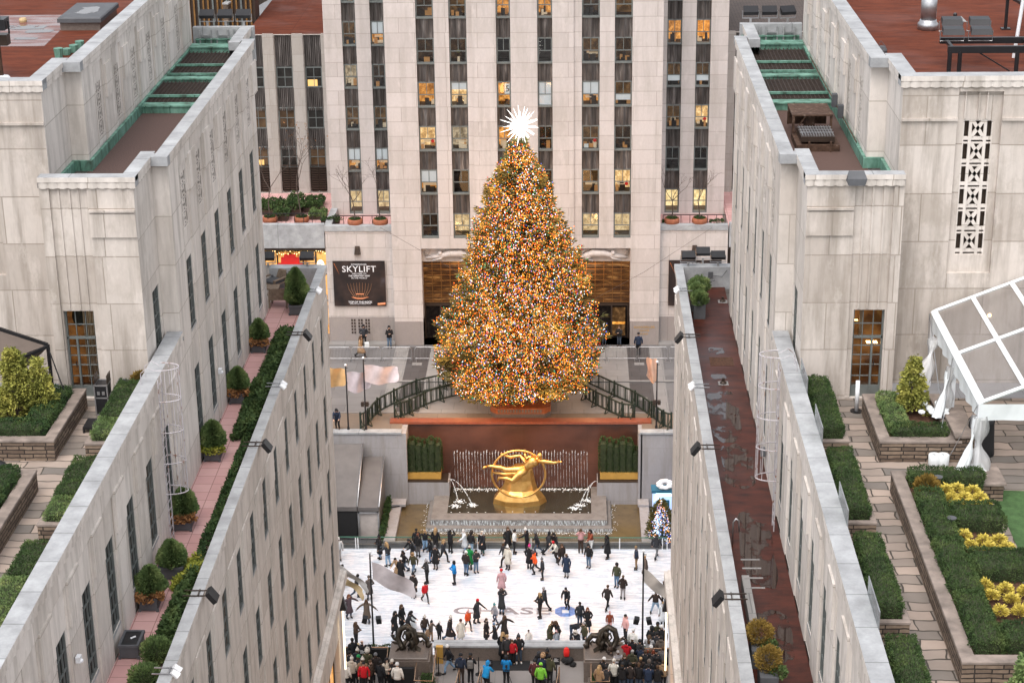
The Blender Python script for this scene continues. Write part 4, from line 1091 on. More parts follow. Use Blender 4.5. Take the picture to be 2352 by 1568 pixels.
m = MB(); m.quad((-11.3, 108.9, -5.24), (4.45, 108.9, -5.24), (4.45, 115.0, -5.24), (-11.3, 115.0, -5.24))
struct('basin_water', m, 'water_olive')
S = thing('gilded_sculpture', 'golden sculpture of an outstretched figure over a ring, in the dark pool', 'statue', (-3.5, 114.2, -4.7))
m = MB()
m.rings([(-3.5, 114.3, -4.75, 1.85, 1.0), (-3.5, 114.3, -4.35, 1.72, .95), (-3.5, 114.35, -4.0, 1.45, .85), (-3.5, 114.4, -3.75, 1.2, .7), (-3.45, 114.4, -3.1, .98, .5), (-3.4, 114.4, -2.4, .8, .38), (-3.35, 114.4, -2.1, .5, .3)], 9)
m.build('mound', 'gold', S)
rc = Vector((-3.5, 113.7, -2.42))
pts = []
for k in range(49):
 a = 2 * math.pi * k / 48; pts.append(rc + Vector((1.75 * math.cos(a), .12 * math.sin(a), 1.62 * math.sin(a))))
m = MB(); m.tube(pts, .075, 8, False); m.build('ring', 'gold', S, True)
m = MB()
T_ = lambda x, y, z: (-3.5 + x * 1.06, 113.5 + y, -2.0 + z * 1.12)
m.tube([T_(.38, 0, .02), T_(.55, 0, .2), T_(.78, -.02, .42), T_(1.0, -.04, .58), T_(1.12, -.05, .66)], [.26, .28, .35, .39, .24], 9)
m.tube([T_(1.12, -.05, .64), T_(1.22, -.08, .74)], [.12, .11], 8); m.ball(T_(1.32, -.1, .90), .175, .18, .21, 10, 8)
m.tube([T_(.42, 0, .05), T_(-.1, .0, -.02), T_(-.75, .0, -.03), T_(-1.1, .03, .1), T_(-1.7, .05, .18), T_(-1.95, .05, .16)], [.30, .26, .2, .16, .11, .08], 8)
m.tube([T_(-1.95, .05, .16), T_(-2.12, 0, .12), T_(-2.2, -.05, .04)], [.07, .075, .04], 6)
m.tube([T_(.42, -.05, .0), T_(.0, -.25, -.25), T_(-.35, -.3, -.62), T_(-.7, -.2, -.5), T_(-1.2, -.1, -.5), T_(-1.3, -.1, -.75)], [.28, .25, .19, .15, .1, .06], 8)
m.tube([T_(1.2, -.05, .58), T_(1.7, -.1, .52), T_(2.2, -.12, .46), T_(2.5, -.12, .52)], [.18, .14, .105, .075], 8)
for k in range(4): m.tube([T_(2.48, -.16 + k * .03, .52), T_(2.62, -.17 + k * .035, .55), T_(2.7, -.17 + k * .035, .52)], [.02, .018, .01], 5)
m.tube([T_(2.44, -.1, .54), T_(2.5, -.1, .62)], [.02, .012], 5)
m.tube([T_(.98, 0, .7), T_(.62, 0, .8), T_(.45, -.02, .68), T_(.4, -.05, 1.02)], [.14, .11, .10, .07], 8)
m.ball(T_(.41, -.05, 1.12), .08, .06, .1)
for k in range(4): m.tube([T_(.36 + k * .035, -.05, 1.15), T_(.35 + k * .04, -.06, 1.28)], [.02, .012], 5)
m.build('figure', 'gold', S, True)
m = MB(); m.tube([T_(-1.6, .1, -.25), T_(-.9, 0, -.30), T_(-.2, -.1, -.22), T_(.45, -.15, -.05), T_(.55, .1, .3), T_(.1, .35, .75), T_(-.5, .4, .62), T_(-1.1, .35, .85)], [.06, .12, .14, .16, .14, .12, .13, .07], 7); m.build('drapery', 'gold', S, True)
t = thing('rink_barrier', 'clear glass rink screen with grey kickboards along the far edge of the ice', 'rink barrier', (-4.5, 108.6, RZ))
m = MB(); m.mat('plaza_light').box(-15.6, 6.0, 108.62, 108.72, RZ, -5.0).mat('coping').box(-11.9, 5.0, 108.66, 108.8, -5.0, -4.86); m.build('kickboard', None, t)
m = MB(); m.quad((-15.6, 108.6, -5.22), (6.0, 108.6, -5.22), (6.0, 108.6, -4.5), (-15.6, 108.6, -4.5)); m.build('glass_screen', 'board_glass', t)
m = MB(); m.box(-15.6, 6.0, 108.57, 108.63, -4.5, -4.45); m.build('green_rail', 'rail_green', t)
for x in (-13.75, -13.6, -9.5, -6.0, -2.6, 1.2, 3.0, 5.7, 6.0):
 m = MB(); m.box(x - .03, x + .03, 108.56, 108.64, RZ, -4.5); m.build('post', 'white_paint', t)
t = thing('ice_lettering', 'large grey CHASE lettering with a blue octagon mark under the ice', 'painted sign', (-3.5, 100.5, RZ + .005))
M_ = Matrix.Translation((-4.22, 100.5, RZ + .004))
put_text('letters', 'CHASE', 1.15, 'ice_grey', t, M_, 'CENTER', 0, 1.1, .03, 1.55)
m = MB()
c = Vector((-.40, 100.5, RZ + .004)); ro, ri = .62, .20
for k in range(4):
 a = math.pi / 2 * k; rot = Matrix.Rotation(a, 3, 'Z')
 q = [(-.24, .62, 0), (.30, .62, 0), (.62, .24, 0), (.56, .20, 0), (-.24, .20, 0)]
 m.add([c + rot @ Vector(v) for v in q], [(0, 4, 3, 2, 1)])
m.build('octagon_mark', 'ice_blue', t)
def bronze_group(x, s, lab):
 t = thing('statue_plinth', 'brown granite plinth under the %s bronze sculpture' % lab, 'plinth', (x, 84.5, 0))
 m = MB(); m.box(x - 1.05, x + 1.05, 83.55, 85.45, 0, 1.15); m.bev(x - 1.0, x + .95, 83.62, 85.42, 1.15, 1.30, .03); m.build('block', 'brown_granite', t)
 g_ = thing('bronze_sculpture', 'dark bronze rider on a curling sea creature on the %s plinth' % lab, 'statue', (x, 84.7, 1.3))
 Q = lambda a, b, c: (x - s * a, 84.75 + b, 1.30 + c)
 m = MB()
 m.tube([Q(.0, -.1, .02), Q(.25, 0, .35), Q(.12, .1, .85), Q(-.22, .15, 1.1), Q(-.5, .1, .95), Q(-.62, .0, .55), Q(-.45, -.15, .15), Q(-.35, -.3, .05)], [.22, .24, .2, .17, .16, .15, .15, .18], 9)
 m.tube([Q(.0, .1, .35), Q(.3, .15, .62), Q(.62, .15, .62), Q(.85, .1, .35), Q(.85, 0, .05), Q(.95, -.1, -.0 + .1), Q(1.05, -.15, .28)], [.2, .17, .15, .13, .1, .08, .05], 8)
 m.tube([Q(.5, .0, .3), Q(.62, -.05, .42), Q(.7, -.05, .3), Q(.66, -.05, .16)], [.05, .06, .05, .02], 6)
 m.build('sea_creature', 'bronze', g_, True)
 m = MB()
 for k in range(5):
  a = -.9 + .45 * k
  m.add([Q(-.35 + .12 * k, -.3, .1), Q(-.75 + .32 * k, -.55, .02 + .04 * (k % 2)), Q(-.62 + .3 * k, -.45, .18), Q(-.2 + .12 * k, -.25, .3)], [(0, 1, 2, 3)])
 m.tube([Q(-.5, 0, .35), Q(-.85, 0, .5), Q(-1.0, 0, .7)], [.12, .08, .01], 5); m.tube([Q(-.45, .05, .2), Q(-.8, .05, .2), Q(-1.0, .05, .3)], [.1, .07, .01], 5)
 m.build('fin', 'bronze', g_)
 m = MB()
 m.tube([Q(-.1, -.15, .55), Q(-.1, -.2, .75), Q(-.1, -.18, .95), Q(-.1, -.17, 1.02)], [.14, .12, .17, .08], 8); m.ball(Q(-.1, -.2, 1.16), .085, .09, .11)
 m.tube([Q(-.12, -.2, .58), Q(-.25, -.42, .5), Q(-.28, -.45, .2)], [.11, .09, .05], 7); m.tube([Q(-.02, -.2, .58), Q(.12, -.42, .5), Q(.16, -.46, .22)], [.11, .09, .05], 7)
 m.tube([Q(-.26, -.18, .96), Q(-.36, -.3, .75), Q(-.2, -.42, .6)], [.06, .05, .035], 6); m.tube([Q(.06, -.18, .96), Q(.18, -.28, .78), Q(.05, -.42, .62)], [.06, .05, .035], 6)
 m.build('rider', 'bronze', g_, True)
bronze_group(-8.18, -1, 'left'); bronze_group(1.62, 1, 'right')
for s, lab in ((-1, 'left'), (1, 'right')):
 X = lambda a: CX + 0.1 + s * a
 for nm, (a, b, c, d, e) in {'front': (5.0, 7.6, 85.6, 86.1, .62), 'side': (3.95, 4.55, 82.0, 83.4, .55)}.items():
  xa, xb = sorted((X(a), X(b)))
  core, lv = hedge_mb(xa, xb, c, d, .15, e + .1, 500, .10, .08)
  tt = thing('clipped_hedge', ('dark clipped hedge %s' % ('at the ice edge on the %s, by the pole' % lab if nm == 'front' else 'bed in front of the %s bronze plinth' % lab)), 'hedge', ((xa + xb) / 2, (c + d) / 2, .1))
  core.build('hedge_core', 'hedge_core', tt); lv.build('foliage', 'hedge' if nm == 'side' else 'yew', tt)
 m = MB(); xa, xb = sorted((X(3.75), X(4.75))); m.box(xa, xb, 81.7, 83.5, 0, .35); tag(m.build('bed_kerb', 'brown_granite', None, False, ((xa + xb) / 2, 82, 0)), 'brown granite bed kerb below the %s bronze sculpture' % lab, 'kerb')
 t = thing('handrail', 'bent brass handrail around the black stair enclosure on the %s' % lab, 'handrail', (X(6.2), 84, 0))
 P3 = [(X(8.6), 85.05), (X(6.38), 85.07), (X(6.33), 83.62), (X(4.82), 83.58), (X(4.8), 81.85), (X(3.9), 81.8), (X(3.92), 84.8)]
 m = MB(); m.tube([(a, b, 1.1) for a, b in P3], .035, 6); m.build('rail', 'rail', t)
 for a, b in P3[1:]:
  m = MB(); m.cyl(a, b, 0, 1.08, .02, None, 6); m.build('post', 'black', t)
 for a_, b_, c_, d_, w_ in ((8.6, 6.5, 85.2, 85.5, 'under the far stretch of'), (6.1, 4.95, 83.3, 83.5, 'under the near stretch of')):
  m = MB(); xa, xb = sorted((X(a_), X(b_))); m.box(xa, xb, c_, d_, 0, .9); tag(m.build('stair_screen', 'black_cloth', None, False, ((xa + xb) / 2, c_, 0)), 'black draped screen %s the %s brass rail' % (w_, lab), 'screen')
def flag_mesh(x, y, z, L, h, drop, sag, dirx, diry=0.0, n=18, k=7, curl=.12):
 m = MB(); vs = []
 for i in range(n + 1):
  t_ = i / n
  for j in range(k + 1):
   v = j / k
   xx = x + dirx * L * t_; yy = y + diry * L * t_ + curl * math.sin(t_ * 9 + v * 2.2) * (.2 + t_)
   zz = z - h * v * (1 - .25 * t_) - drop * t_ ** 1.15 - sag * math.sin(math.pi * t_) * v
   vs.append((xx + .05 * math.sin(v * 6 + t_ * 4) * t_, yy, zz))
 fs = [(i * (k + 1) + j, (i + 1) * (k + 1) + j, (i + 1) * (k + 1) + j + 1, i * (k + 1) + j + 1) for i in range(n) for j in range(k)]
 m.add(vs, fs); return m
def pole(x, y, z0, z1, label, speakers=None, both=True):
 t = thing('flagpole', label, 'flagpole', (x, y, z0), 'flagpoles round the sunken rink')
 m = MB(); m.tube([(x, y, z0), (x, y, z0 + 1), (x, y, z1 - .1)], [.055, .05, .038], 8); m.build('shaft', 'black', t)
 m = MB(); m.ball((x, y, z1), .085, None, None, 10, 8); m.build('finial', 'white_paint', t, True)
 m = MB(); m.bar((x, y, z1 - .2), (x + .16, y, z1 - .2), .03); m.build('halyard_arm', 'black', t)
 m = MB(); m.cyl(x, y, z0, z0 + .2, .1, .07, 10); m.build('base_collar', 'black', t)
 return t
def speaker(x, y, z, ry, label):
 t = thing('loudspeaker', label, 'speaker', (x, y, z))
 m = MB(); c = Vector((x, y, z)); R3 = Matrix.Rotation(ry, 3, 'Y') @ Matrix.Rotation(math.radians(18), 3, 'X')
 m.obox(c, R3 @ Vector((.13, 0, 0)), R3 @ Vector((0, .12, 0)), R3 @ Vector((0, 0, .19))); m.build('cabinet', 'black', t)
 m = MB(); m.obox(c + R3 @ Vector((0, -.125, 0)), R3 @ Vector((.11, 0, 0)), R3 @ Vector((0, .006, 0)), R3 @ Vector((0, 0, .17))); m.build('front_grille', 'black_cloth', t)
pole(-10.32, 87.0, 0, 5.5, 'black flagpole with a white ball, left pole at the near edge of the ice')
pole(3.63, 87.2, 0, 5.5, 'black flagpole with a white ball, right pole at the near edge of the ice')
pole(-14.73, 115.3, .05, 4.6, 'black flagpole left of its twin behind the sunken court')
pole(-13.56, 115.3, .05, 5.1, 'black flagpole with a control box, by the curved green fence on the left')
pole(5.53, 115.6, .05, 4.7, 'black flagpole behind the court by the right end of the green fence')
pole(-12.3, 87.0, 0, 4.9, 'black flagpole half hidden behind the left building corner at the ice edge')
for x, z, ry, lb in ((-10.72, 1.62, .25, 'black speaker left of the near left flagpole'), (-10.0, 1.6, -.1, 'black speaker right of the near left flagpole'),
                     (3.3, 1.62, .2, 'black speaker left of the near right flagpole'), (3.95, 1.6, -.2, 'black speaker right of the near right flagpole')):
 speaker(x, 87.0, z, ry, lb)
for x, y, lb in ((-13.56, 115.2, 'brown control box clamped to the pole by the left green fence'), (5.53, 115.5, 'brown control box clamped to the pole by the right green fence')):
 m = MB(); m.box(x - .25, x - .05, y - .12, y + .06, 1.75, 2.05).box(x + .05, x + .25, y - .12, y + .06, 1.75, 2.05).box(x - .28, x + .28, y - .02, y + .02, 1.86, 1.93)
 tag(m.build('control_box', 'frame_dark', None, False, (x, y, 1.9)), lb, 'box')
def flag(mb, col, label): o = mb.build('flag', 'flagcloth', None, True, mb.v[0], col); tag(o, label, 'flag', 'plain satin flags'); return o
flag(flag_mesh(-10.22, 87.0, 4.95, 2.15, 1.0, 1.25, .25, 1), (.62, .57, .59), 'silver satin flag streaming right over the skaters')
flag(flag_mesh(3.68, 87.2, 4.5, 1.35, .8, 1.35, .15, 1, 0, curl=.12), (.50, .46, .42), 'grey flag sagging from the near right flagpole')
flag(flag_mesh(-13.50, 115.3, 4.6, 2.15, 1.15, .45, .3, 1, .3, curl=.2), (.62, .52, .52), 'pale pink satin flag flying right of the poles beyond the court')
flag(flag_mesh(-14.66, 115.3, 4.1, 1.5, 1.3, .15, .3, 1, .3, curl=.2), (.56, .48, .50), 'silvery flag between the two poles on the left')
flag(flag_mesh(-16.6, 115.3, 4.6, 1.8, 1.3, .5, .3, 1, .2, curl=.2), (.62, .38, .17), 'golden flag at the far left beyond the building corner')
flag(flag_mesh(5.5, 115.6, 4.9, .65, 1.5, -.1, .4, -1, -.2, curl=.16), (.66, .40, .28), 'peach flag furled against the right pole by the green fence')
flag(flag_mesh(-12.25, 87.0, 4.5, 1.5, .75, 1.25, -.2, 1, .1, curl=.12), (.55, .42, .24), 'pale gold flag drooping over the ice at the left building corner')
flag(flag_mesh(-12.3, 87.3, 4.85, 1.75, .55, 1.5, -.1, 1, .1, curl=.12), (.42, .41, .40), 'grey flag behind the pale gold one at the left edge of the ice')
def panel_fence(pts, label):
 def cr(i, q):
  g4 = [Vector((*pts[max(0, min(len(pts) - 1, i + k))], 0)) for k in (-1, 0, 1, 2)]
  return tuple((.5 * (2 * g4[1] + (g4[2] - g4[0]) * q + (2 * g4[0] - 5 * g4[1] + 4 * g4[2] - g4[3]) * q * q + (3 * g4[1] - g4[0] - 3 * g4[2] + g4[3]) * q ** 3))[:2])
 fine = [cr(i, q / 3) for i in range(len(pts) - 1) for q in range(3)] + [pts[-1]]
 t = thing('curved_fence', label, 'fence', (pts[0][0], pts[0][1], 0))
 for (x0, y0), (x1, y1) in zip(fine, fine[1:]):
  a, b = Vector((x0, y0, 0)), Vector((x1, y1, 0)); d = (b - a); L = d.length; d.normalize(); nrm = Vector((-d.y, d.x, 0))
  if nrm.y > 0: nrm = -nrm
  m = MB()
  for z in (.14, 1.05): m.bar(a + Vector((0, 0, z)), b + Vector((0, 0, z)), .085)
  n = int(L / .10)
  for k in range(1, n): p = a + d * L * k / n; m.bar(p + Vector((0, 0, .14)), p + Vector((0, 0, 1.02)), .03 if k != n // 2 else .08)
  m.build('fence_panel', 'barrier_green', t)
 for (x0, y0) in pts:
  a = Vector((x0, y0, 0)); m = MB(); m.box(x0 - .06, x0 + .06, y0 - .06, y0 + .06, 0, 1.2); m.build('post', 'barrier_green', t)
  m = MB(); sx = .3; m.bar((x0, y0, .85), (x0 + (sx if x0 < -3.4 else -sx), y0 - .35, .03), .05); m.bar((x0, y0, .04), (x0 + (sx if x0 < -3.4 else -sx), y0 - .35, .04), .05); m.build('brace', 'barrier_green', t)
panel_fence([(-13.93, 115.45), (-13.5, 116.16), (-13.05, 118.0), (-12.07, 119.6), (-10.69, 121.4), (-8.91, 122.5), (-7.2, 123.3)], 'outer curved dark green picket fence left of the big tree')
panel_fence([(-11.83, 117.25), (-11.45, 117.4), (-10.9, 117.96), (-10.03, 119.2), (-8.98, 120.3), (-7.6, 121.2)], 'inner curved dark green picket fence left of the big tree')
panel_fence([(1.0, 123.4), (2.89, 121.0), (4.25, 119.3), (5.29, 117.4), (6.0, 115.9), (6.5, 115.5)], 'outer curved dark green picket fence right of the big tree')
panel_fence([(.9, 120.6), (1.6, 119.4), (2.48, 118.3), (3.32, 117.3), (4.14, 117.12)], 'inner curved dark green picket fence right of the big tree')
def barricade():
 t = thing('crowd_barrier', 'x', 'barrier', (0, 0, 0), 'steel crowd barriers along the plaza')
 m = MB(); L = 2.1
 m.tube([(0, 0, .0), (0, 0, .95), (.12, 0, 1.08), (L - .12, 0, 1.08), (L, 0, .95), (L, 0, .0)], .022, 6); m.tube([(0, 0, .22), (L, 0, .22)], .02, 6)
 m.build('tube_frame', 'galv', t)
 m = MB()
 for k in range(1, 20): m.tube([(L * k / 20, 0, .22), (L * k / 20, 0, 1.08)], .006, 4)
 m.build('bar_infill', 'galv', t)
 for x in (0.1, L - .1): m = MB(); m.tube([(x, -.25, .02), (x, 0, .12), (x, .25, .02)], .02, 5); m.build('foot', 'galv', t)
 return t
b0 = barricade(); bt = tree_of(b0)
labs = ['steel crowd barrier at the far left beside the building corner', 'steel crowd barrier the woman in tan walks behind', 'steel crowd barrier third from the left on the plaza', 'steel crowd barrier just left of the big tree',
  'steel crowd barrier just right of the big tree', 'steel crowd barrier beside the guard on the right', 'steel crowd barrier at the far right by the light building']
for i, x in enumerate((-18.0, -15.83, -13.62, -11.28, .3, 2.5, 4.72)):
 o = b0 if i == 0 else copy_tree(bt); o.location = (x, 127.7, .01); o['label'] = labs[i]
o = copy_tree(bt); o.location = (6.95, 127.7, .01); o['label'] = 'steel crowd barrier mostly hidden behind the right building edge'
TX, TY = -3.4, 119.3
PROF = [(0.0, 3.4), (1.3, 4.3), (1.9, 4.9), (2.8, 5.5), (4.2, 5.3), (6.0, 4.85), (7.3, 4.5), (8.8, 4.08), (10.4, 3.65), (11.8, 3.25), (13.4, 2.68), (14.9, 2.15), (16.2, 1.5), (17.2, 1.0), (18.1, .5), (18.7, .15)]
def prof(z):
 z -= .2
 for (a, ra), (b, rb) in zip(PROF, PROF[1:]):
  if a <= z <= b: return ra + (rb - ra) * (z - a) / (b - a)
 return PROF[0][1] if z < 0 else .1
XT = thing('christmas_tree', 'huge christmas tree covered in amber, white and coloured lights', 'christmas tree', (TX, TY, 0))
m = MB(); m.tube([(TX, TY, .1), (TX, TY, 6), (TX, TY, 13), (TX, TY, 18.6)], [.42, .32, .18, .04], 10); m.build('trunk', 'bark', XT)
rr = random.Random(21)
nd = MB(); bl = [MB() for _ in BULBS]; limb = MB()
bulbpos = []
BW = [36, 24, 9, 11, 7, 10, 3]
nb = 0
z = 1.7
while z < 18.4:
 R0 = prof(z); nbr = max(5, int(7 + R0 * 5.2)); ph = rr.uniform(0, 6.28)
 for k in range(nbr):
  th = ph + 6.283 * k / nbr + rr.uniform(-.12, .12); zz = z + rr.uniform(-.14, .14)
  front = math.sin(th) < .35                       # the far side carries fewer twigs
  lump = 1 + .16 * noise.noise(Vector((math.cos(th) * 1.6, math.sin(th) * 1.6, z * .45)))
  L = R0 * rr.choice((.86, .93, .97, 1.0, 1.06)) * rr.uniform(.95, 1.05) * lump - .18
  rise = .10 * L if z > 4 else -.02 * L
  d = Vector((math.cos(th), math.sin(th), 0)); side = Vector((-d.y, d.x, 0))
  A = Vector((TX, TY, zz - rise * .4)); tip = A + d * L + Vector((0, 0, rise + .12))
  limb.tube([A, A + d * L * .5 + Vector((0, 0, rise * .3)), tip], [.05, .03, .01], 4, False)
  nt = int(8 + L * 10.5) if front else int(3 + L * 1.6)
  for q in range(nt):
   t_ = 1 - (1 - .30) * rr.random() ** 1.3
   w = (1 - t_) * L * .42 + .14
   o_ = rr.uniform(-1, 1) * w
   p = A + (tip - A) * t_ + side * o_ + Vector((0, 0, rr.uniform(-.16, .16) + .1 * t_))
   dd = d * 1.0 + side * (o_ / (w + .01)) * .7 + Vector((0, 0, rr.uniform(-.1, .35)))
   for _ in range(2): nd.blade(p + Vector((rr.uniform(-.08, .08), rr.uniform(-.08, .08), rr.uniform(-.06, .06))), dd + Vector((rr.uniform(-.5, .5), rr.uniform(-.5, .5), rr.uniform(-.3, .3))), rr.uniform(.22, .42), .075)
   if (front and rr.random() < .92 or rr.random() < .3) and noise.noise(p * .8) > -.27:
    c_ = rr.choices(range(7), BW)[0]; bp = p + Vector((rr.uniform(-.1, .1), rr.uniform(-.1, .1), rr.uniform(-.02, .14))) + d * .17
    bulbpos.append((bp, c_, rr.uniform(.017, .037)))
 z += .235 if z < 14 else .2
nd.build('needles', 'fir', XT); limb.build('limb', 'bark', XT)['kind'] = 'stuff'
near = sorted(range(len(bulbpos)), key=lambda i: bulbpos[i][0].y - TY + .03 * abs(bulbpos[i][0].x - TX))[:100]
ns = set(near)
for i, (p, c_, r) in enumerate(bulbpos):
 if i in ns:
  q = MB(); q.octa(p, r * 1.1, r * 1.4); q.build('light_bulb', BULBS[c_], XT)
 else: bl[c_].octa(p, r, r * 1.35)
al = MB()
for c_, b in enumerate(bl):
 nm = 'bulb%d' % c_; MAT[nm] = BULBS[c_]; al.mat(nm); al.add(b.v, b.f)
al.build('string_lights', None, XT)['kind'] = 'stuff'
print('bulbs', len(bulbpos), 'needles', len(nd.f))
st = thing('tree_star', 'blazing white many-pointed star on top of the christmas tree', 'star', (TX + .1, TY, 19.5))
sc_ = Vector((TX + .12, TY, 19.45))
core = MB(); core.ball(sc_, .15, None, None, 12, 10); core.build('star_core', 'star', st, True)
sp = MB(); gr = (1 + 5 ** .5) / 2
for k in range(52):
 y_ = 1 - 2 * (k + .5) / 52; r_ = math.sqrt(1 - y_ * y_); a = 2 * math.pi * k / gr
 d = Vector((r_ * math.cos(a), y_, r_ * math.sin(a))); L = (1.3, 1.12, .9, 1.22, 1.0)[k % 5]
 sp.tube([sc_ + d * .1, sc_ + d * L * 1.06], [.042, .003], 5)
sp.build('star_spikes', 'star', st)
bx = thing('tree_stand_box', 'varnished red timber box around the foot of the big tree', 'planter box', (-3.45, 117.9, 0))
m = MB()
oc = [(-5.45, 117.75), (-5.05, 117.25), (-1.85, 117.25), (-1.45, 117.75), (-1.45, 120.6), (-5.45, 120.6)]
m.prism(oc, .0, .32); m.build('plinth', 'brown_granite', bx)
m = MB(); m.prism([(x * 1.012 + .041, y) for x, y in oc], .32, .72); m.build('timber_box', 'wood_box', bx)
m = MB()
for k in range(15): m.box(-4.95 + k * .2, -4.82 + k * .2, 117.19, 117.235, .42, .66)
m.build('slat_front', 'plaza_tan', bx)
q5 = random.Random(4)
for k in range(30):
 zz = 2.2 + 15.6 * (k / 29) ** 1.15; a = -math.pi / 2 + (1.35 if k % 2 else -1.35) * q5.uniform(.1, 1); r_ = prof(zz) + .45
 ld = bpy.data.lights.new('tree_glow', 'POINT'); ld.energy = 60 + 5 * prof(zz) ** 1.3; ld.color = (1.0, .50, .16); ld.shadow_soft_size = .5
 lo = bpy.data.objects.new('tree_glow', ld); COL.objects.link(lo); lo.location = (TX + r_ * math.cos(a), TY + r_ * math.sin(a), zz)
for i, (x, y, z, e) in enumerate(((-6.5, 113.6, 3.5, 130), (-.3, 113.6, 3.5, 130), (-3.4, 112.9, 8, 130), (-3.4, 114.8, 14, 90), (-9.6, 118.5, 3, 110), (2.8, 118.5, 3, 110), (-7.2, 126, 4, 160), (.4, 126, 4, 160), (-6.8, 126.2, 11, 120), (0, 126.2, 11, 120), (-3.4, 125.5, 16, 80))):
 ld = bpy.data.lights.new('tree_glow', 'POINT'); ld.energy = e * .8; ld.color = (1.0, .55, .24); ld.shadow_soft_size = 1.6
 lo = bpy.data.objects.new('tree_glow', ld); COL.objects.link(lo); lo.location = (x, y, z)
ld = bpy.data.lights.new('star_glow', 'POINT'); ld.energy = 160; ld.color = (1, .93, .82); ld.shadow_soft_size = .6
lo = bpy.data.objects.new('star_glow', ld); COL.objects.link(lo); lo.location = (TX, 117.9, 19.5)
def banner(x0, x1, label, full):
 t = thing('banner', label, 'banner', ((x0 + x1) / 2, 131.4, 4.6), 'dark advertising banners on the tower base')
 m = MB(); m.box(x0, x1, 131.34, 131.40, 2.92, 6.38); m.build('banner_sheet', 'banner_dark', t)
 c = (x0 + x1) / 2; yf = 131.335
 def tx(s, z, size, b=0.0, sp=1.0): put_text('lettering', s, size, 'banner_ink', t, wall_text_M(c, yf, z), 'CENTER', .002, sp, b)
 tx('INTRODUCING', 6.12, .15, .003, 1.1); tx('SKYLIFT', 5.75, .66, .004, 1.08); tx('WELCOME TO', 5.41, .15, .001, 1.1)
 tx('THE GREATEST VIEW', 5.245, .155, .004, 1.08); tx('IN THE WORLD', 5.08, .15, .001, 1.1); tx('TOP OF THE ROCK', 3.22, .20, .006); tx('OBSERVATION DECK ROCKEFELLER CENTER', 3.09, .075, .002)
 m = MB()
 for k in range(9):                                                   # plain glass bowl with glints
  a = -1 + k / 4
  m.tube([(c + a * .88, yf - .004, 4.75 - .1 * abs(a)), (c + a * .78, yf - .004, 4.2), (c + a * .42, yf - .004, 3.6)], [.012, .02, .03], 4)
 m.build('bowl_glint', 'banner_amber', t)
 m = MB(); m.rings([(c, 0, 0, .01, .01)], 4) if False else None
 m.tube([(c - .62, yf - .006, 3.62), (c - .2, yf - .006, 3.50), (c + .2, yf - .006, 3.50), (c + .62, yf - .006, 3.62)], [.02, .06, .06, .02], 5); m.tube([(c - .3, yf - .006, 3.85), (c + .3, yf - .006, 3.85)], [.05, .05], 5)
 m.tube([(x0 + .1, yf - .004, 6.2), (x0 + .45, yf - .004, 5.4)], [.02, .005], 4)
 m.tube([(x1 - .62, yf - .004, 3.05), (x1 - .05, yf - .004, 3.1)], [.1, .1], 4)
 m.build('amber_floor', 'banner_orange', t)
banner(-17.38, -13.58, 'dark SKYLIFT banner with a glass bowl picture on the left tower base', True)
banner(7.0, 10.8, 'dark banner on the right tower base, mostly hidden by the right building', True)
for x, lb in ((-15.55, 'dark tapered wall lamp above the left banner'), (8.85, 'dark tapered wall lamp above the half hidden right banner')):
 m = MB(); m.add([(x - .17, 131.49, 7.48), (x + .17, 131.49, 7.48), (x + .13, 131.27, 7.40), (x - .13, 131.27, 7.40), (x - .24, 131.49, 6.84), (x + .24, 131.49, 6.84), (x + .2, 131.2, 6.9), (x - .2, 131.2, 6.9)],
     [(0, 1, 2, 3), (4, 7, 6, 5), (3, 2, 6, 7), (0, 3, 7, 4), (1, 5, 6, 2)]); tag(m.build('wall_lamp', 'frame_dark', None, False, (x, 131.4, 7.1)), lb, 'wall lamp')
m = MB()
for gx in range(3):
 for i in range(2):
  for j in range(5): m.box(-16.22 + gx * .52 + i * .2, -16.10 + gx * .52 + i * .2, 131.43, 131.455, .75 + j * .24, .90 + j * .24)
tag(m.build('stone_plaque', 'frame_dark', None, False, (-15.6, 131.4, 1.3)), 'grid of small bronze plates on the granite behind the man', 'plaque')
t = thing('carved_name', 'faded gold lettering on the granite pier right of the doors', 'lettering', (5.3, 130.9, 1.3))
for s, z, sz in (('ROCKEFELLER', 1.38, .24), ('CENTER', 1.12, .2), ('PLAZA', .86, .19)): put_text('gold_letters', s, sz, 'gold_plain', t, wall_text_M(5.28, YT - .06, z), 'CENTER', .003, 1.0, 0)
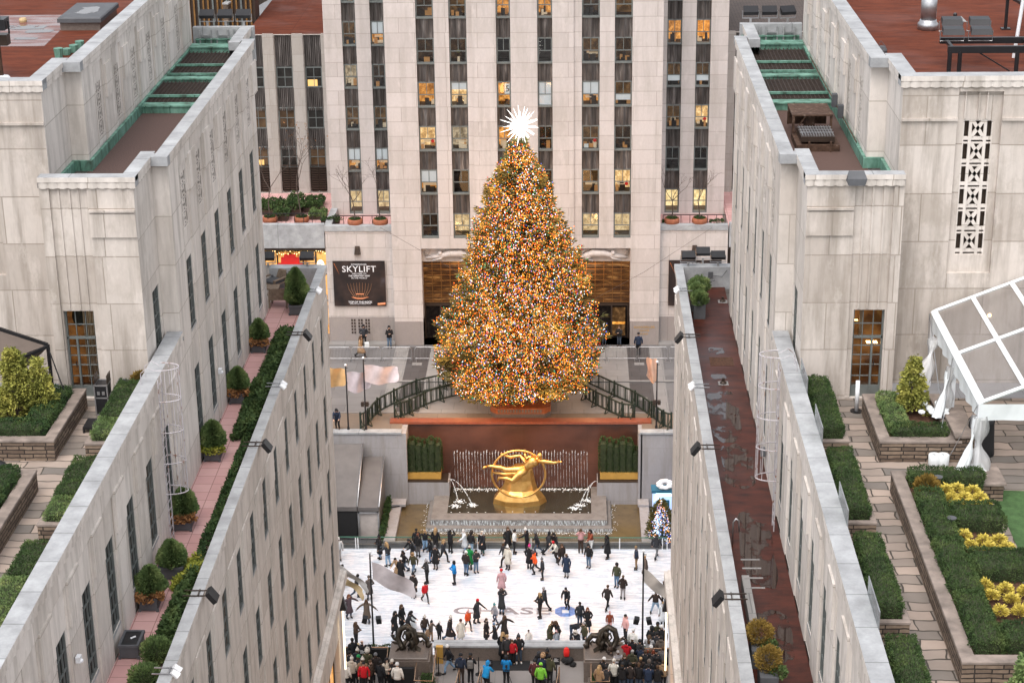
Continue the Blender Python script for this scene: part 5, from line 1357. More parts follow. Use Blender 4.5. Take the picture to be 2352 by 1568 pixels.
def link_building(s):
 x0, x1 = (-24.6, -17.9) if s < 0 else (11.3, 24)
 B = thing('link_building', 'lower limestone block with dark louvred windows %s of the tower, under a %s roof' % (('left', 'red') if s < 0 else ('right', 'brown')), 'building', ((x0 + x1) / 2, 146, 0))
 P = Plane((0, 141, 0), (1, 0, 0), (0, -1, 0)); m = MB()
 ztop = 20.95; cols = []
 x = -18.75 - .02 if s < 0 else 12.2
 while x0 < x < x1 + .1:
  cols.append((x - 1.28, x) if s < 0 else (x, x + 1.28)); x += -2.2 if s < 0 else 2.2
 P.wall(m, x0, x1, 8.6, ztop, [(max(a, x0 + .01), b, 8.75, ztop - .0) for a, b in cols if a > x0 and b < x1], .3)
 for (a, b) in cols:
  if a > x0: m.box(b + .06 if s < 0 else a - .86, b + .86 if s < 0 else a - .06, 140.9, 140.99, 8.6, ztop + .12)
 m.quad((x0, 141, ztop - .02), (x1, 141, ztop - .02), (x1, 141.4, ztop - .02), (x0, 141.4, ztop - .02))
 m.build('wall', 'stone_link', B)
 m = MB(); m.box(x0, x1, 141.35, 175, ztop - .4, ztop - .2); m.build('roof', 'red_roof' if s < 0 else 'roof_tiles', B)
 for a, b in cols:
  if a <= x0: continue
  for (z0, z1, k) in ((18.6, 20.9, 's'), (17.27, 18.5, 'w'), (15.45, 17.2, 's'), (14.1, 15.4, 'w'), (12.4, 14.05, 's'), (11.05, 12.35, 'w'), (8.8, 11.0, 'l')):
   if k == 'w':
    z0 -= .35; w = window(B, P, a, b, z0, z1, -.2, 2, 2, 'pane_brown' if R() < .5 else 'pane_dark', 'frame', .09, .05)
    if R() < .35:
     q = MB(); q.box(a + .15, b - .4, 141.17, 141.18, z0 + .1, z0 + .6); q.build('lit_desk', 'lamp_dim', w)
   elif k == 's':
    m = MB();
    for q in range(9): u = a + (b - a) * q / 9; P.box(m, u, u + (b - a) / 9 * .6, z0 - .3 if z0 < 18 else z0, z1 - .3 if z0 < 18 else z1, -.3, -.12 - .05 * (q % 3 == 1))
    m.box(a, b, 141.25, 141.3, z0 - .3, z1); m.build('spandrel', 'spandrel', B)
   else:
    m = MB(); m.box(a, b, 141.28, 141.3, z0, z1)
    for q in range(12): zz = z0 + (z1 - z0) * q / 12; m.box(a + .08, (a + b) / 2 - .04, 141.05, 141.2, zz, zz + .09); m.box((a + b) / 2 + .04, b - .08, 141.05, 141.2, zz, zz + .09)
    m.build('louvre', 'frame_dark', B)
 m = MB(); m.mat('pink').box(x0, x1, 131.9, 141, 8.5, 8.7); m.mat('coping').box(x0, x1, 131.4, 131.9, 7.36, 9.12); m.build('roof_terrace', None, B)
 m = MB(); m.box(x0, x1, 131.6, 135, 7.1, 7.36).box(x0, x1, 133.5, 134, 0, 7.2); m.build('shop_canopy', 'frame_dark', B)
 if s < 0:
  m = MB(); m.quad((x0, 133.4, 0), (x1, 133.4, 0), (x1, 133.4, 7.1), (x0, 133.4, 7.1)); w_ = m.build('shop_window', 'shop_glow', B); m = MB(); [m.box(x0 + k * .95, x0 + k * .95 + .1, 133.25, 133.39, 0, 7.1) for k in range(8)]; [m.box(x0, x1, 133.26, 133.38, z, z + .12) for z in (2.6, 4.7)]; m.build('shop_frame', 'frame_dark', w_)
  g_ = MB()
  for k in range(2600): g_.blade((U(-24, -18), 132.9 + U(-.12, .12), 6.78 + .07 * math.sin(k) + U(-.14, .14)), leaf_dir(), .16, .05)
  tag(g_.build('garland', 'yew', None, False, (-21, 132.9, 6.7)), 'green garland with small lights across the far shop front', 'garland')
  g_ = MB()
  for k in range(34): g_.octa((-23.2 + k * .16, 132.7 + U(-.05, .05), 6.55 + U(-.15, .2)), .035)
  tag(g_.build('fairy_lights', 'lamp_warm', None, False, (-21, 132.7, 6.5), None), 'tiny warm fairy lights hung in the green garland', 'string lights', None, 'stuff')
  g_ = MB(); g_.prism([(-21.35, 132.7), (-20.0, 132.7), (-20.0, 132.9), (-21.35, 132.9)], 5.6, 6.2); g_.box(-21.1, -20.25, 132.6, 132.8, 6.2, 6.45); g_.box(-21.6, -19.8, 132.5, 132.9, 5.5, 5.75)
  tag(g_.build('red_display', 'red_paint', None, False, (-20.7, 132.7, 5.8)), 'red stepped display in the far shop front below the garland', 'display')
  g_ = MB(); g_.ball((-18.35, 132.0, 5.9), .28, .2, .38); g_.ball((-18.32, 131.6, 4.9), .14, .12, .3)
  tag(g_.build('globe_lamp', 'lamp', None, True, (-18.3, 132, 5.9)), 'bright white globe lamp at the left corner of the tower base', 'lamp')
 return B
link_building(-1); link_building(1)
t = thing('glass_building', 'gold and black striped glass building at the top left edge', 'building', (-30, 148, 0))
m = MB(); m.box(-36, -24.7, 148, 150, 0, 33); m.build('wall', 'frame_dark', t)
for k in range(30): m = MB(); x = -35.8 + k * .37; m.box(x, x + .13, 147.8, 148, 12, 33); m.build('fin', 'bronze_polished' if k % 3 else 'frame', t)
t = thing('stair_wall', 'weathered brick parapet wall beside the gold striped building', 'wall', (-24, 146, 20.7))
a_, b_ = onz(520, 52, 20.7), onz(612, 0, 20.7); m = MB(); m.mat('rubble').bar(a_ + Vector((0, 0, .7)), b_ + Vector((0, 0, .7)), .4, 1.4).mat('coping').bar(a_ + Vector((0, 0, 1.45)), b_ + Vector((0, 0, 1.45)), .5, .12); m.build('parapet', None, t)
sheet('street_roof', 11.3, 60, 141.5, 240, 'roof_tiles', 20.8)
def railing(x0, x1, y, z, label):
 t = thing('balcony_railing', label, 'railing', ((x0 + x1) / 2, y, z))
 m = MB(); m.box(x0, x1, y - .03, y + .03, z + .95, z + 1.0).box(x0, x1, y - .02, y + .02, z + .12, z + .16)
 n = int((x1 - x0) / .62)
 for k in range(n + 1): x = x0 + (x1 - x0) * k / n; m.box(x - .02, x + .02, y - .02, y + .02, z, z + .95)
 m.build('rail_frame', 'black', t)
railing(-17.3, -13.1, 132.6, 8.45, 'black balcony railing left of the centre bay behind two clay bowls')
railing(6.6, 11.1, 132.6, 8.45, 'black balcony railing right of the centre bay behind two clay bowls')
railing(-24, -18.2, 132.4, 8.7, 'black railing on the planted roof terrace at the left')
def bare_tree(x, y, z, h, label, bowl=True, leaves=0, seed=0, r=.56):
 q = random.Random(seed)
 if bowl:
  b = thing('clay_bowl', 'terracotta bowl holding the ' + label, 'planter', (x, y, z))
  m = MB(); m.lathe((x, y, z), [(.3, 0), (r, .28), (r, .5), (r * .88, .62), (r * .8, .62), (r * .74, .5)], 16); m.build('bowl', 'terracotta', b, True)
  m = MB();
  for _ in range(260): a = q.uniform(0, 6.28); e = r * .75 * math.sqrt(q.random()); m.blade((x + e * math.cos(a), y + e * math.sin(a), z + .55), (q.uniform(-1, 1), q.uniform(-1, 1), 1.4), .16, .05)
  m.build('ground_cover', 'hedge', b)
 t = thing('bare_tree', label, 'tree', (x, y, z + .5))
 tr = MB(); tw = MB(); lf = MB()
 def grow(p, d, L, rad, dep, mb):
  e = p + d * L; mid = p + d * L * .5 + Vector((q.uniform(-.06, .06), q.uniform(-.06, .06), 0)) * L
  mb.tube([p, mid, e], [rad, rad * .85, rad * .7], 5, False)
  if dep == 0:
   if q.random() < leaves: lf.blade(e, leaf_dir(), .12, .09)
   return
  for k in range(q.choice((2, 3))):
   nd_ = (d + Vector((q.uniform(-.9, .9), q.uniform(-.7, .7), q.uniform(-.05, .5)))).normalized(); grow(e, nd_, L * q.uniform(.55, .8), rad * .6, dep - 1, tw)
 grow(Vector((x, y, z + .5)), Vector((q.uniform(-.12, .12), 0, 1)).normalized(), h * .42, .05, 5, tr)
 tr.build('trunk', 'bark', t); tw.build('twig', 'bark', t)['kind'] = 'stuff'
 if lf.v: lf.build('dead_leaf', 'dry_leaf', t)['kind'] = 'stuff'
bare_tree(-15.7, 132.1, 8.75, 3.3, 'left bare tree on the left tower balcony', seed=1)
bare_tree(-13.86, 132.1, 8.75, 3.6, 'right bare tree on the left tower balcony', seed=2)
bare_tree(7.2, 132.1, 8.75, 3.3, 'left bare tree on the right tower balcony', seed=3)
bare_tree(9.2, 132.1, 8.75, 3.4, 'right bare tree on the right tower balcony', seed=4)
bare_tree(-22.0, 132.9, 8.7, 5.2, 'thin bare birch at the left end of the planted terrace', leaves=.04, seed=5)
bare_tree(-19.7, 132.9, 8.7, 5.6, 'thin bare birch with yellow leaves by the planted terrace rail', leaves=.25, seed=6)
m = MB(); m.box(5.9, 6.9, 131.95, 132.3, 8.9, 9.1); core, lv = hedge_mb(6.5, 7.0, 131.95, 132.35, 8.95, 9.2, 700, .1); tag(lv.build('low_shrub', 'yew', None, False, (6.7, 132, 9)), 'low green shrub beside the clay bowls on the right balcony, near end', 'shrub')
core, lv = hedge_mb(9.9, 10.9, 131.95, 132.35, 8.95, 9.22, 700, .1); tag(lv.build('low_shrub', 'yew', None, False, (10.4, 132, 9)), 'low green shrub at the right end of the right balcony', 'shrub')
for i, (x, y, w, d, h, mt, lb) in enumerate(((-22.4, 136.2, 1.6, 2.0, .55, 'orange_shrub', 'brown planter box with rusty grasses at the back of the planted terrace'), (-20.6, 136.2, 1.1, 2.6, .75, 'mulch', 'long dark timber planter in the middle of the planted terrace'),
 (-19.3, 137.0, 1.2, 2.4, .5, 'hedge', 'planter with ivy on the planted terrace, right of the timber one'), (-21.3, 134.2, .9, 1.1, .6, 'hedge', 'green bush planter behind the left birch'), (-18.7, 134.6, 1.2, 1.3, .35, 'cedar', 'low green shrub planter near the tower corner'), (-17.6, 133.2, 1.3, .5, .3, 'yew', 'small dark planter against the balcony corner'))):
 t = thing('terrace_planter', lb, 'planter', (x, y, 8.7)); m = MB(); m.box(x - w / 2, x + w / 2, y - d / 2, y + d / 2, 8.7, 8.7 + h * .7); m.build('box', 'frame_dark', t)
 core, lv = hedge_mb(x - w / 2, x + w / 2, y - d / 2, y + d / 2, 8.7 + h * .7, 8.75 + h * 1.15, 300, .18, .15); lv.build('foliage', mt if mt in ('cedar', 'yew') else 'hedge', t)
m = MB(); m.tube([(-14.2, 131.9, 8.95), (-9.5, 126, 8.3), (TX - 2.5, TY + 1, 8.2)], .012, 4); tag(m.build('guy_wire', 'frame_dark', None, False, (-9, 126, 8)), 'thin guy wire from the left balcony to the big tree', 'cable')
m = MB(); m.tube([(10.5, 131.9, 8.95), (5, 126, 7.3), (TX + 3.2, TY + 1, 6.4)], .012, 4); tag(m.build('guy_wire', 'frame_dark', None, False, (5, 126, 7)), 'thin guy wire from the right balcony to the big tree', 'cable')
t = thing('grey_tent', 'larger grey fabric tent with a shiny ridge pole at the left of the court', 'tent', (-14.6, 112, RZ))
m = MB(); m.quad((-17, 114.6, -.70), (-13.75, 114.6, -.68), (-13.75, 110.0, -3.05), (-17, 110.0, -3.05)); m.quad((-17, 110.0, -3.05), (-13.75, 110.0, -3.05), (-13.75, 110.0, -3.35), (-17, 110.0, -3.35)); m.build('roof_sheet', 'tent_grey', t)
m = MB(); m.tube([(-13.73, 114.6, -.66), (-13.73, 110.0, -3.03)], .05, 8); m.build('ridge_pole', 'galv', t, True)
m = MB(); m.box(-17, -13.78, 110.05, 110.15, RZ, -3.3); m.build('side_curtain', 'black_cloth', t)
t = thing('grey_tent', 'smaller grey fabric tent with a pale side wall next to the left hedge', 'tent', (-13, 112, RZ))
m = MB(); m.quad((-13.70, 114.6, -1.62), (-12.42, 114.6, -1.60), (-12.35, 110.0, -3.08), (-13.70, 110.0, -3.08)); m.box(-13.7, -12.35, 109.98, 110.04, -3.35, -3.08); m.quad((-12.40, 114.6, -1.6), (-12.33, 110, -3.08), (-12.33, 110, RZ), (-12.4, 114.6, RZ)); m.build('roof_sheet', 'tent_grey', t)
m = MB(); m.tube([(-12.38, 114.6, -1.58), (-12.33, 110.0, -3.05)], .05, 8); m.build('ridge_pole', 'galv', t, True)
m = MB(); m.box(-13.62, -12.42, 110.06, 110.1, RZ, -3.5); m.build('translucent_door', 'white_vinyl_dim', t)
m = MB(); m.box(-13.72, -13.6, 109.96, 110.06, RZ, -3.4).box(-12.44, -12.33, 109.96, 110.06, RZ, -3.4).box(-13.7, -12.4, 109.96, 110.06, -3.5, -3.4); m.build('door_frame', 'galv', t)
c_, lv = hedge_mb(-12.25, -12.02, 109.2, 114.4, RZ, -4.3, 350, .12); tag(lv.build('ivy_strip', 'yew', None, False, (-12.1, 112, RZ)), 'narrow dark ivy strip beside the small grey tent', 'hedge', None)
t = thing('gift_pavilion', 'giant turquoise gift box stall with a white ribbon bow at the rink corner', 'stall', (5.8, 111.5, RZ))
m = MB(); m.box(5.15, 8.3, 110.6, 111.3, RZ, -2.3); m.build('box_wall', 'tiffany', t)
m = MB(); m.box(5.05, 8.4, 110.5, 111.4, -2.3, -2.1); m.build('lid', 'tiffany_dark', t)
m = MB(); m.box(5.35, 5.5, 110.5, 110.6, RZ, -2.35).box(5.35, 6.3, 110.5, 110.6, -2.5, -2.3); m.build('light_strip', 'cool_glow', t)
m = MB();
for k in range(9):
 a = 2 * math.pi * k / 9; m.ball((5.9 + .35 * math.cos(a), 110.7 + .1 * math.sin(a), -1.75 + .2 * math.sin(a)), .24, .16, .13)
m.build('bow', 'white_paint', t, True)
m = MB(); m.box(5.7, 5.85, 110.45, 110.5, RZ, -2.6); m.box(5.95, 6.2, 110.44, 110.5, -3.3, -2.75); m.build('blue_panel', 'tiffany_dark', t)
t = thing('small_lit_tree', 'small christmas tree in violet and white lights at the rink corner', 'christmas tree', (5.6, 109.7, RZ))
m = MB(); cone_leaves(m, (5.62, 109.75, RZ + .2), .85, 2.6, 2600, .22, .3); m.build('needles', 'fir', t)
m = MB()
for k in range(520):
 h_ = R() ** 1.3; a = U(0, 6.283); r_ = .86 * (1 - h_) + .05; m.mat(('bulb4', 'bulb5', 'bulb6', 'bulb0')[k % 4]).octa((5.62 + r_ * math.cos(a), 109.75 + r_ * math.sin(a), RZ + .25 + 2.6 * h_), .034)
m.build('string_lights', None, t)['kind'] = 'stuff'
m = MB(); m.box(-12.5, -12.2, 113.5, 113.7, -5.0, -4.7).bar((-12.2, 113.5, -4.8), (-11.4, 113.9, -4.85), .06)
tag(m.build('pool_floodlight', 'black', None, False, (-12.3, 113.6, -5)), 'black floodlight on the kerb by the left tent', 'floodlight')
m = MB(); m.box(-6.95, -6.6, 85.35, 85.6, 0, .95); tag(m.build('litter_bin', 'gold_plain', None, False, (-6.8, 85.5, 0)), 'tan panelled litter bin against the low wall near the left plinth', 'bin')
MAT['tent_brown'] = plain('dark brown tent canvas', (.11, .085, .07), .8)
MAT['guard_glass'] = see_glass('greenish guard glass', (.62, .74, .72), .12)
MAT['yellow_green'] = leaf('nasturtium leaves', (.12, .15, .02), (.25, .27, .04), (.45, .38, .08))
def pud():
 t = NT('standing water'); t.base((.03, .016, .012)); t.bump(t.noise(t.co(), 3, 2), .05, .01); t.set(.03, 0, .8); t.l.new(t.ramp(t.noise(t.map(t.co(), (1, .6, 1)), 1.5, 5, .6), [(.44, (0, 0, 0)), (.50, (1, 1, 1))]), t.b.inputs['Alpha']); return t.m
MAT['puddle'] = pud()
def wetp():
 t = NT('wet red membrane'); n = t.noise(t.map(t.co(), (.4, 2, 1)), 1.3, 5)
 t.base(t.ramp(n, [(.3, (.09, .025, .018)), (.7, (.17, .07, .055))])); t.l.new(t.ramp(n, [(.42, (.12,) * 3), (.6, (.5,) * 3)]), t.b.inputs['Roughness']); return t.m
MAT['wet_patch'] = wetp(); MAT['desk_tan'] = plain('tan plastic', (.45, .33, .17), .6)
# ================================================================ roof gardens
GZ = 27.25
def bed(name, x0, x1, y0, y1, label, h=.65, w=.34, fill='mulch', open_=()):
 t = thing(name, label, 'planter bed', ((x0 + x1) / 2, (y0 + y1) / 2, GZ))
 m = MB(); c = MB(); e = .03
 for (a, b, cc, d, k) in ((x0, x1, y0, y0 + w, 'n'), (x0, x1, y1 - w, y1, 'f'), (x0, x0 + w, y0 + w, y1 - w, 'l'), (x1 - w, x1, y0 + w, y1 - w, 'r')):
  if k in open_: continue
  m.box(a + .02, b - .02, cc + .02, d - .02, GZ, GZ + h - .07); c.bev(a, b, cc, d, GZ + h - .07, GZ + h, .015)
 m.build('stone_wall', 'rubble', t); c.build('cap_stone', 'cap', t)
 m = MB(); m.box(x0 + w, x1 - w, y0 + w, y1 - w, GZ, GZ + h - .15); m.build('soil', fill, t)
 return t
def hedge(x0, x1, y0, y1, z0, z1, label, leafm='hedge', dens=1150, L=.06, parent=None):
 t = thing('clipped_hedge', label, 'hedge', ((x0 + x1) / 2, (y0 + y1) / 2, z0))
 core, lv = hedge_mb(x0, x1, y0, y1, z0, z1, dens, L, .05)
 core.build('hedge_core', 'hedge_core', t); lv.build('foliage', leafm, t); return t
bed('stone_bed', -24, -14.97, 50.2, 54.2, 'walled stone bed with the yellowing cedar in the left garden', open_=('l',))
bed('stone_bed', -24, -14.93, 35, 48.2, 'walled stone bed at the lower left edge of the left garden', open_=('l',))
bed('stone_bed', -14.05, -13.05, 50.0, 54.6, 'narrow stone bed by the left parapet, nearest the flight cases', .65, .18)
bed('stone_bed', -14.05, -13.05, 44.75, 48.6, 'narrow stone bed by the left parapet, middle one', .65, .18)
bed('stone_bed', -14.05, -13.05, 37, 43.4, 'narrow stone bed by the left parapet, nearest the bottom left corner', .65, .18)
hedge(-24, -15.35, 50.5, 51.3, GZ + .5, GZ + .95, 'dark low hedge along the front of the left cedar bed', 'yew')
hedge(-16.1, -15.3, 51.3, 53.9, GZ + .5, GZ + .95, 'dark low hedge on the path side of the left cedar bed', 'yew')
hedge(-24, -15.3, 45.6, 48.0, GZ + .5, GZ + .95, 'dark hedge at the left edge below the black bag', 'yew')
hedge(-24, -15.3, 38, 45.3, GZ + .5, GZ + .9, 'dark hedge at the lower left corner of the picture', 'yew')
hedge(-13.93, -13.2, 51.4, 54.2, GZ + .5, GZ + 1.0, 'green hedge by the left parapet beside the flight cases')
hedge(-13.93, -13.25, 50.2, 51.35, GZ + .45, GZ + .95, 'lighter olive hedge tuft at the near end of the top left bed', 'cedar')
hedge(-13.93, -13.2, 46.1, 48.5, GZ + .5, GZ + 1.0, 'green hedge in the middle bed by the left parapet')
hedge(-13.93, -13.25, 44.9, 46.05, GZ + .45, GZ + .92, 'lighter olive hedge tuft at the near end of the middle left bed', 'cedar')
hedge(-13.93, -13.2, 41.5, 43.3, GZ + .5, GZ + 1.0, 'dark green hedge in the lowest bed by the left parapet')
hedge(-14.0, -13.3, 39.0, 41.45, GZ + .45, GZ + .95, 'patchy lime hedge in the lowest bed by the left parapet', 'cedar')
def shrub_tree(x, y, z, r, h, mat, label, name='young_tree', n=2600, L=.13):
 t = thing(name, label, 'tree', (x, y, z))
 m = MB(); m.tube([(x, y, z), (x, y, z + h * .8)], [.05, .02], 6)
 for k in range(9): a = k * 2.4; m.tube([(x, y, z + h * (.1 + .07 * k)), (x + r * .7 * math.cos(a), y + r * .7 * math.sin(a), z + h * (.16 + .075 * k))], [.02, .008], 4)
 m.build('trunk', 'bark', t)
 m = MB()
 for k in range(int(n / 60)):
  f = R() ** 1.1; a = U(0, 6.283); rr_ = r * (1 - f * .92) * U(.35, 1.0)
  c = Vector((x + rr_ * math.cos(a), y + rr_ * math.sin(a), z + h * (.10 + .86 * f)))
  for _ in range(60): m.blade(c + Vector((U(-.13, .13), U(-.13, .13), U(-.11, .11))), Vector((math.cos(a), math.sin(a), U(-.7, .6))) + leaf_dir() * .5, L * U(.5, 1.2), L * .42)
 m.build('crown', mat, t); return t
shrub_tree(-16.6, 52.4, GZ + .4, .85, 2.25, 'autumn_leaf', 'tall yellow green cedar in the upper left stone bed', n=9000)
shrub_tree(-15.9, 52.5, GZ + .4, .5, 1.9, 'autumn_leaf', 'slimmer olive cedar right beside the tall yellow one', n=3600)
shrub_tree(10.05, 52.6, GZ + .4, .48, 1.9, 'autumn_leaf', 'small pale green cedar with brown branches beside the clear tent', n=4200)
def ball_shrub(x, y, z, r, mat, label, pot=None):
 t = thing('round_shrub', label, 'shrub', (x, y, z)); m = MB(); blob_leaves(m, (x, y, z + r * .95), r, r, r * .9, int(2600 * r / .3), .09, .35); m.build('foliage', mat, t)
 m = MB(); m.ball((x, y, z + r * .9), r * .8, r * .8, r * .7); m.build('twig_core', 'hedge_core', t)
ball_shrub(-13.36, 54.55, GZ + .45, .30, 'orange_shrub', 'round ochre shrub between the flight cases and the left ladder')
m = MB(); m.box(-13.6, -13.1, 54.3, 54.85, GZ, GZ + .55); tag(m.build('shrub_pot', 'mulch', None, False, (-13.36, 54.5, GZ)), 'dark pot under the round ochre shrub', 'planter')
def flight_case(x0, x1, y0, y1, h, label, lid=False):
 t = thing('flight_case', label, 'flight case', ((x0 + x1) / 2, (y0 + y1) / 2, GZ), 'flight cases by the left garden door')
 m = MB(); m.box(x0, x1, y0, y1, GZ + .1, GZ + h); m.build('case_body', 'black', t)
 e = .018; m = MB()
 for z in (GZ + .1, GZ + h * .62, GZ + h):
  m.box(x0 - e, x1 + e, y0 - e, y0 + e, z - e, z + e); m.box(x0 - e, x0 + e, y0, y1, z - e, z + e); m.box(x1 - e, x1 + e, y0, y1, z - e, z + e); m.box(x0 - e, x1 + e, y1 - e, y1 + e, z - e, z + e)
 for x in (x0, x1): m.box(x - e, x + e, y0 - e, y0 + e, GZ + .1, GZ + h)
 m.build('metal_edge', 'galv', t)
 m = MB();
 for x in (x0 + .08, x1 - .16): m.box(x, x + .08, y0 - .03, y0, GZ + h * .72, GZ + h * .82)
 m.build('latch', 'galv', t)
 for x in (x0 + .06, x1 - .06): m = MB(); m.cyl(x, y0 + .06, GZ, GZ + .1, .045, None, 8); m.build('caster', 'black', t)
 if lid:
  for x in (x0, x1): m = MB(); m.box(x - .01, x + .01, y0 + .05, y1, GZ + h + .02, GZ + h + .3); m.build('side_flap', 'frame_dark', t)
flight_case(-14.52, -14.13, 53.4, 53.9, 1.05, 'tall black flight case with silver edges, left one', True)
flight_case(-14.08, -13.62, 54.0, 54.75, .72, 'low black flight case with silver edges, right one')
m = MB(); m.box(-14.66, -14.36, 52.2, 52.9, GZ + .12, GZ + .2);
for x in (-14.64, -14.4):
 for y in (52.25, 52.8): m.cyl(x, y, GZ, GZ + .12, .04, None, 8)
tag(m.build('dolly', 'black', None, False, (-14.5, 52.5, GZ)), 'small black wheeled dolly on the left garden path', 'dolly')
m = MB(); m.ball((-16.55, 49.4, GZ + .2), .42, .22, .2); m.ball((-16.15, 49.35, GZ + .15), .22, .16, .14); tag(m.build('black_bag', 'black', None, True, (-16.4, 49.4, GZ)), 'crumpled black bag on the path at the left edge', 'bag')
m = MB(); m.tube([(-16.4, 49.5, GZ + .3), (-16.75, 49.5, GZ + .62)], .02, 6); m.box(-16.85, -16.78, 49.4, 49.5, GZ + .55, GZ + .72); tag(m.build('microphone_stand', 'galv', None, False, (-16.5, 49.5, GZ + .3)), 'short chrome stand leaning out of the black bag', 'stand')
t = thing('black_tent', 'corner of a black framed tent at the left edge of the left garden', 'tent', (-16.6, 54, GZ))
m = MB(); m.tube([(-15.95, 53.9, GZ), (-15.95, 53.9, GZ + 2.2)], .06, 6); m.build('leg', 'black', t)
m = MB(); m.bar((-15.95, 53.9, GZ + 2.2), (-17.6, 53.9, GZ + 2.8), .09); m.bar((-15.95, 53.9, GZ + 2.15), (-17.0, 52.6, GZ + 2.0), .09); m.build('eave_bar', 'black', t)
m = MB(); m.tri((-15.97, 53.9, GZ + 2.18), (-17.6, 53.9, GZ + 2.75), (-17.3, 52.4, GZ + 2.1)); m.quad((-15.97, 53.95, GZ + 2.1), (-17.6, 53.95, GZ + 2.7), (-17.6, 53.95, GZ + 1.4), (-16.6, 53.95, GZ + 1.5)); m.build('canopy', 'tent_brown', t)
m = MB(); m.tube([(-15.95, 53.9, GZ + 2.1), (-15.3, 53.2, GZ + .6)], .02, 5); m.build('strap', 'black', t)
for i, (y0, y1, yb) in enumerate(((50.45, 54.4, 54.7), (45.2, 49.05, 49.2), (39.95, 43.8, 44.0), (34.4, 38.6, 38.8))):
 nm = ('beside the garden door', 'second from the door', 'third from the door', 'nearest the bottom edge')[i]
 bed('stone_bed', 6.98, 7.92, y0 - .25, yb, 'narrow stone bed along the right parapet, %s' % nm, .65, .16)
 hedge(7.1, 7.82, y0, y1, GZ + .45, GZ + 1.02, 'rounded green hedge along the right parapet, %s' % nm)
bed('stone_bed', 8.76, 11.1, 50.17, 53.75, 'walled stone bed with the small cedar beside the tent')
bed('stone_bed', 8.76, 11.35, 37.9, 48.2, 'long walled stone bed with golden shrubs on the right', open_=('r',))
m = MB(); m.mat('rubble').box(10.92, 11.48, 50.2, 52.4, GZ, GZ + .75).mat('cap').bev(10.88, 11.52, 50.16, 52.44, GZ + .75, GZ + .83, .015)
tag(m.build('stone_block', None, None, False, (11.2, 51, GZ)), 'stone wall block with a flat cap under the tent legs', 'wall')
m = MB(); m.mat('rubble').box(11.1, 11.75, 47.6, 48.3, GZ, GZ + .5).mat('cap').bev(11.06, 11.8, 47.5, 48.7, GZ + .5, GZ + .58, .015)
tag(m.build('stone_block', None, None, False, (11.4, 48, GZ)), 'small stone block beneath the near tent corner', 'wall')
hedge(9.1, 9.75, 50.85, 53.4, GZ + .5, GZ + .92, 'bright green hedge on the path side of the tent bed', 'cedar')
hedge(9.2, 10.8, 50.45, 51.1, GZ + .5, GZ + .92, 'dark hedge along the front of the tent bed')
hedge(9.15, 11.2, 47.3, 47.95, GZ + .5, GZ + .95, 'dark hedge across the far end of the long right bed')
hedge(9.1, 9.85, 43.9, 46.6, GZ + .5, GZ + .95, 'hedge spine beside the upper golden shrubs')
hedge(9.85, 11.2, 44.6, 45.75, GZ + .5, GZ + .98, 'dark hedge between the upper and middle golden shrubs')
hedge(9.1, 9.85, 41.0, 43.8, GZ + .5, GZ + .95, 'hedge spine beside the middle golden shrubs')
hedge(9.85, 11.3, 41.9, 43.1, GZ + .5, GZ + .98, 'dark hedge between the middle and lower golden shrubs')
hedge(9.1, 9.85, 38.4, 40.9, GZ + .5, GZ + .95, 'hedge spine beside the lower golden shrubs')
hedge(9.85, 11.3, 38.4, 39.4, GZ + .5, GZ + .98, 'dark hedge at the near end of the long right bed')
ball_shrub(9.55, 47.0, GZ + .45, .3, 'orange_shrub', 'brownish round shrub next to the spotlight in the long right bed')
gold_rows = [('upper', [(10.05, 46.9), (10.35, 47.0), (10.75, 46.85), (10.1, 46.4), (10.45, 46.4), (10.85, 46.4), (10.15, 46.0), (10.5, 46.0), (10.9, 46.0)]),
             ('middle', [(10.0, 44.2), (10.05, 43.6), (10.45, 43.9), (10.5, 43.5), (10.85, 43.95), (10.95, 43.5)]),
             ('lower', [(10.0, 41.5), (10.05, 41.0), (10.1, 40.2), (10.45, 41.3), (10.5, 40.8), (10.55, 40.2), (10.9, 41.2), (10.95, 40.6)])]
pos = {0: 'first', 1: 'second', 2: 'third', 3: 'fourth', 4: 'fifth', 5: 'sixth', 6: 'seventh', 7: 'eighth', 8: 'ninth'}
for nm, ps in gold_rows:
 for i, (x, y) in enumerate(ps):
  m = MB();
  for q in range(420):
   a = U(0, 6.283); r_ = .145 * math.sqrt(R()); m.blade((x + r_ * math.cos(a), y + r_ * math.sin(a), GZ + .55 + .30 * (1 - r_ / .24) * U(.4, 1)), (math.cos(a) * .9, math.sin(a) * .9, U(.0, 1)), U(.07, .13), .03)
  tag(m.build('golden_shrub', 'yellow_leaf', None, False, (x, y, GZ + .5)), 'feathery golden shrub, %s of the %s clump counting rows from the far left' % (pos[i], nm), 'shrub', 'golden shrubs in the long right bed')
m = MB(); m.quad((11.35, 30, GZ + .01), (24, 30, GZ + .01), (24, 47.6, GZ + .01), (11.6, 48.3, GZ + .01)); struct('lawn', m, 'lawn')
shrub_tree(9.95, 36.7, GZ - .4, .55, 1.9, 'cedar', 'bright green conifer at the bottom right corner of the picture', n=9000)
t = thing('post_bollard', 'white post on a round black base in front of the right garden door', 'bollard', (8.65, 53.9, GZ)); m = MB(); m.cyl(8.65, 53.9, GZ, GZ + .03, .19, None, 16); m.build('base', 'black', t)
m = MB(); m.cyl(8.65, 53.9, GZ + .03, GZ + 1.0, .065, None, 12); m.build('post', 'white_paint', t, True)
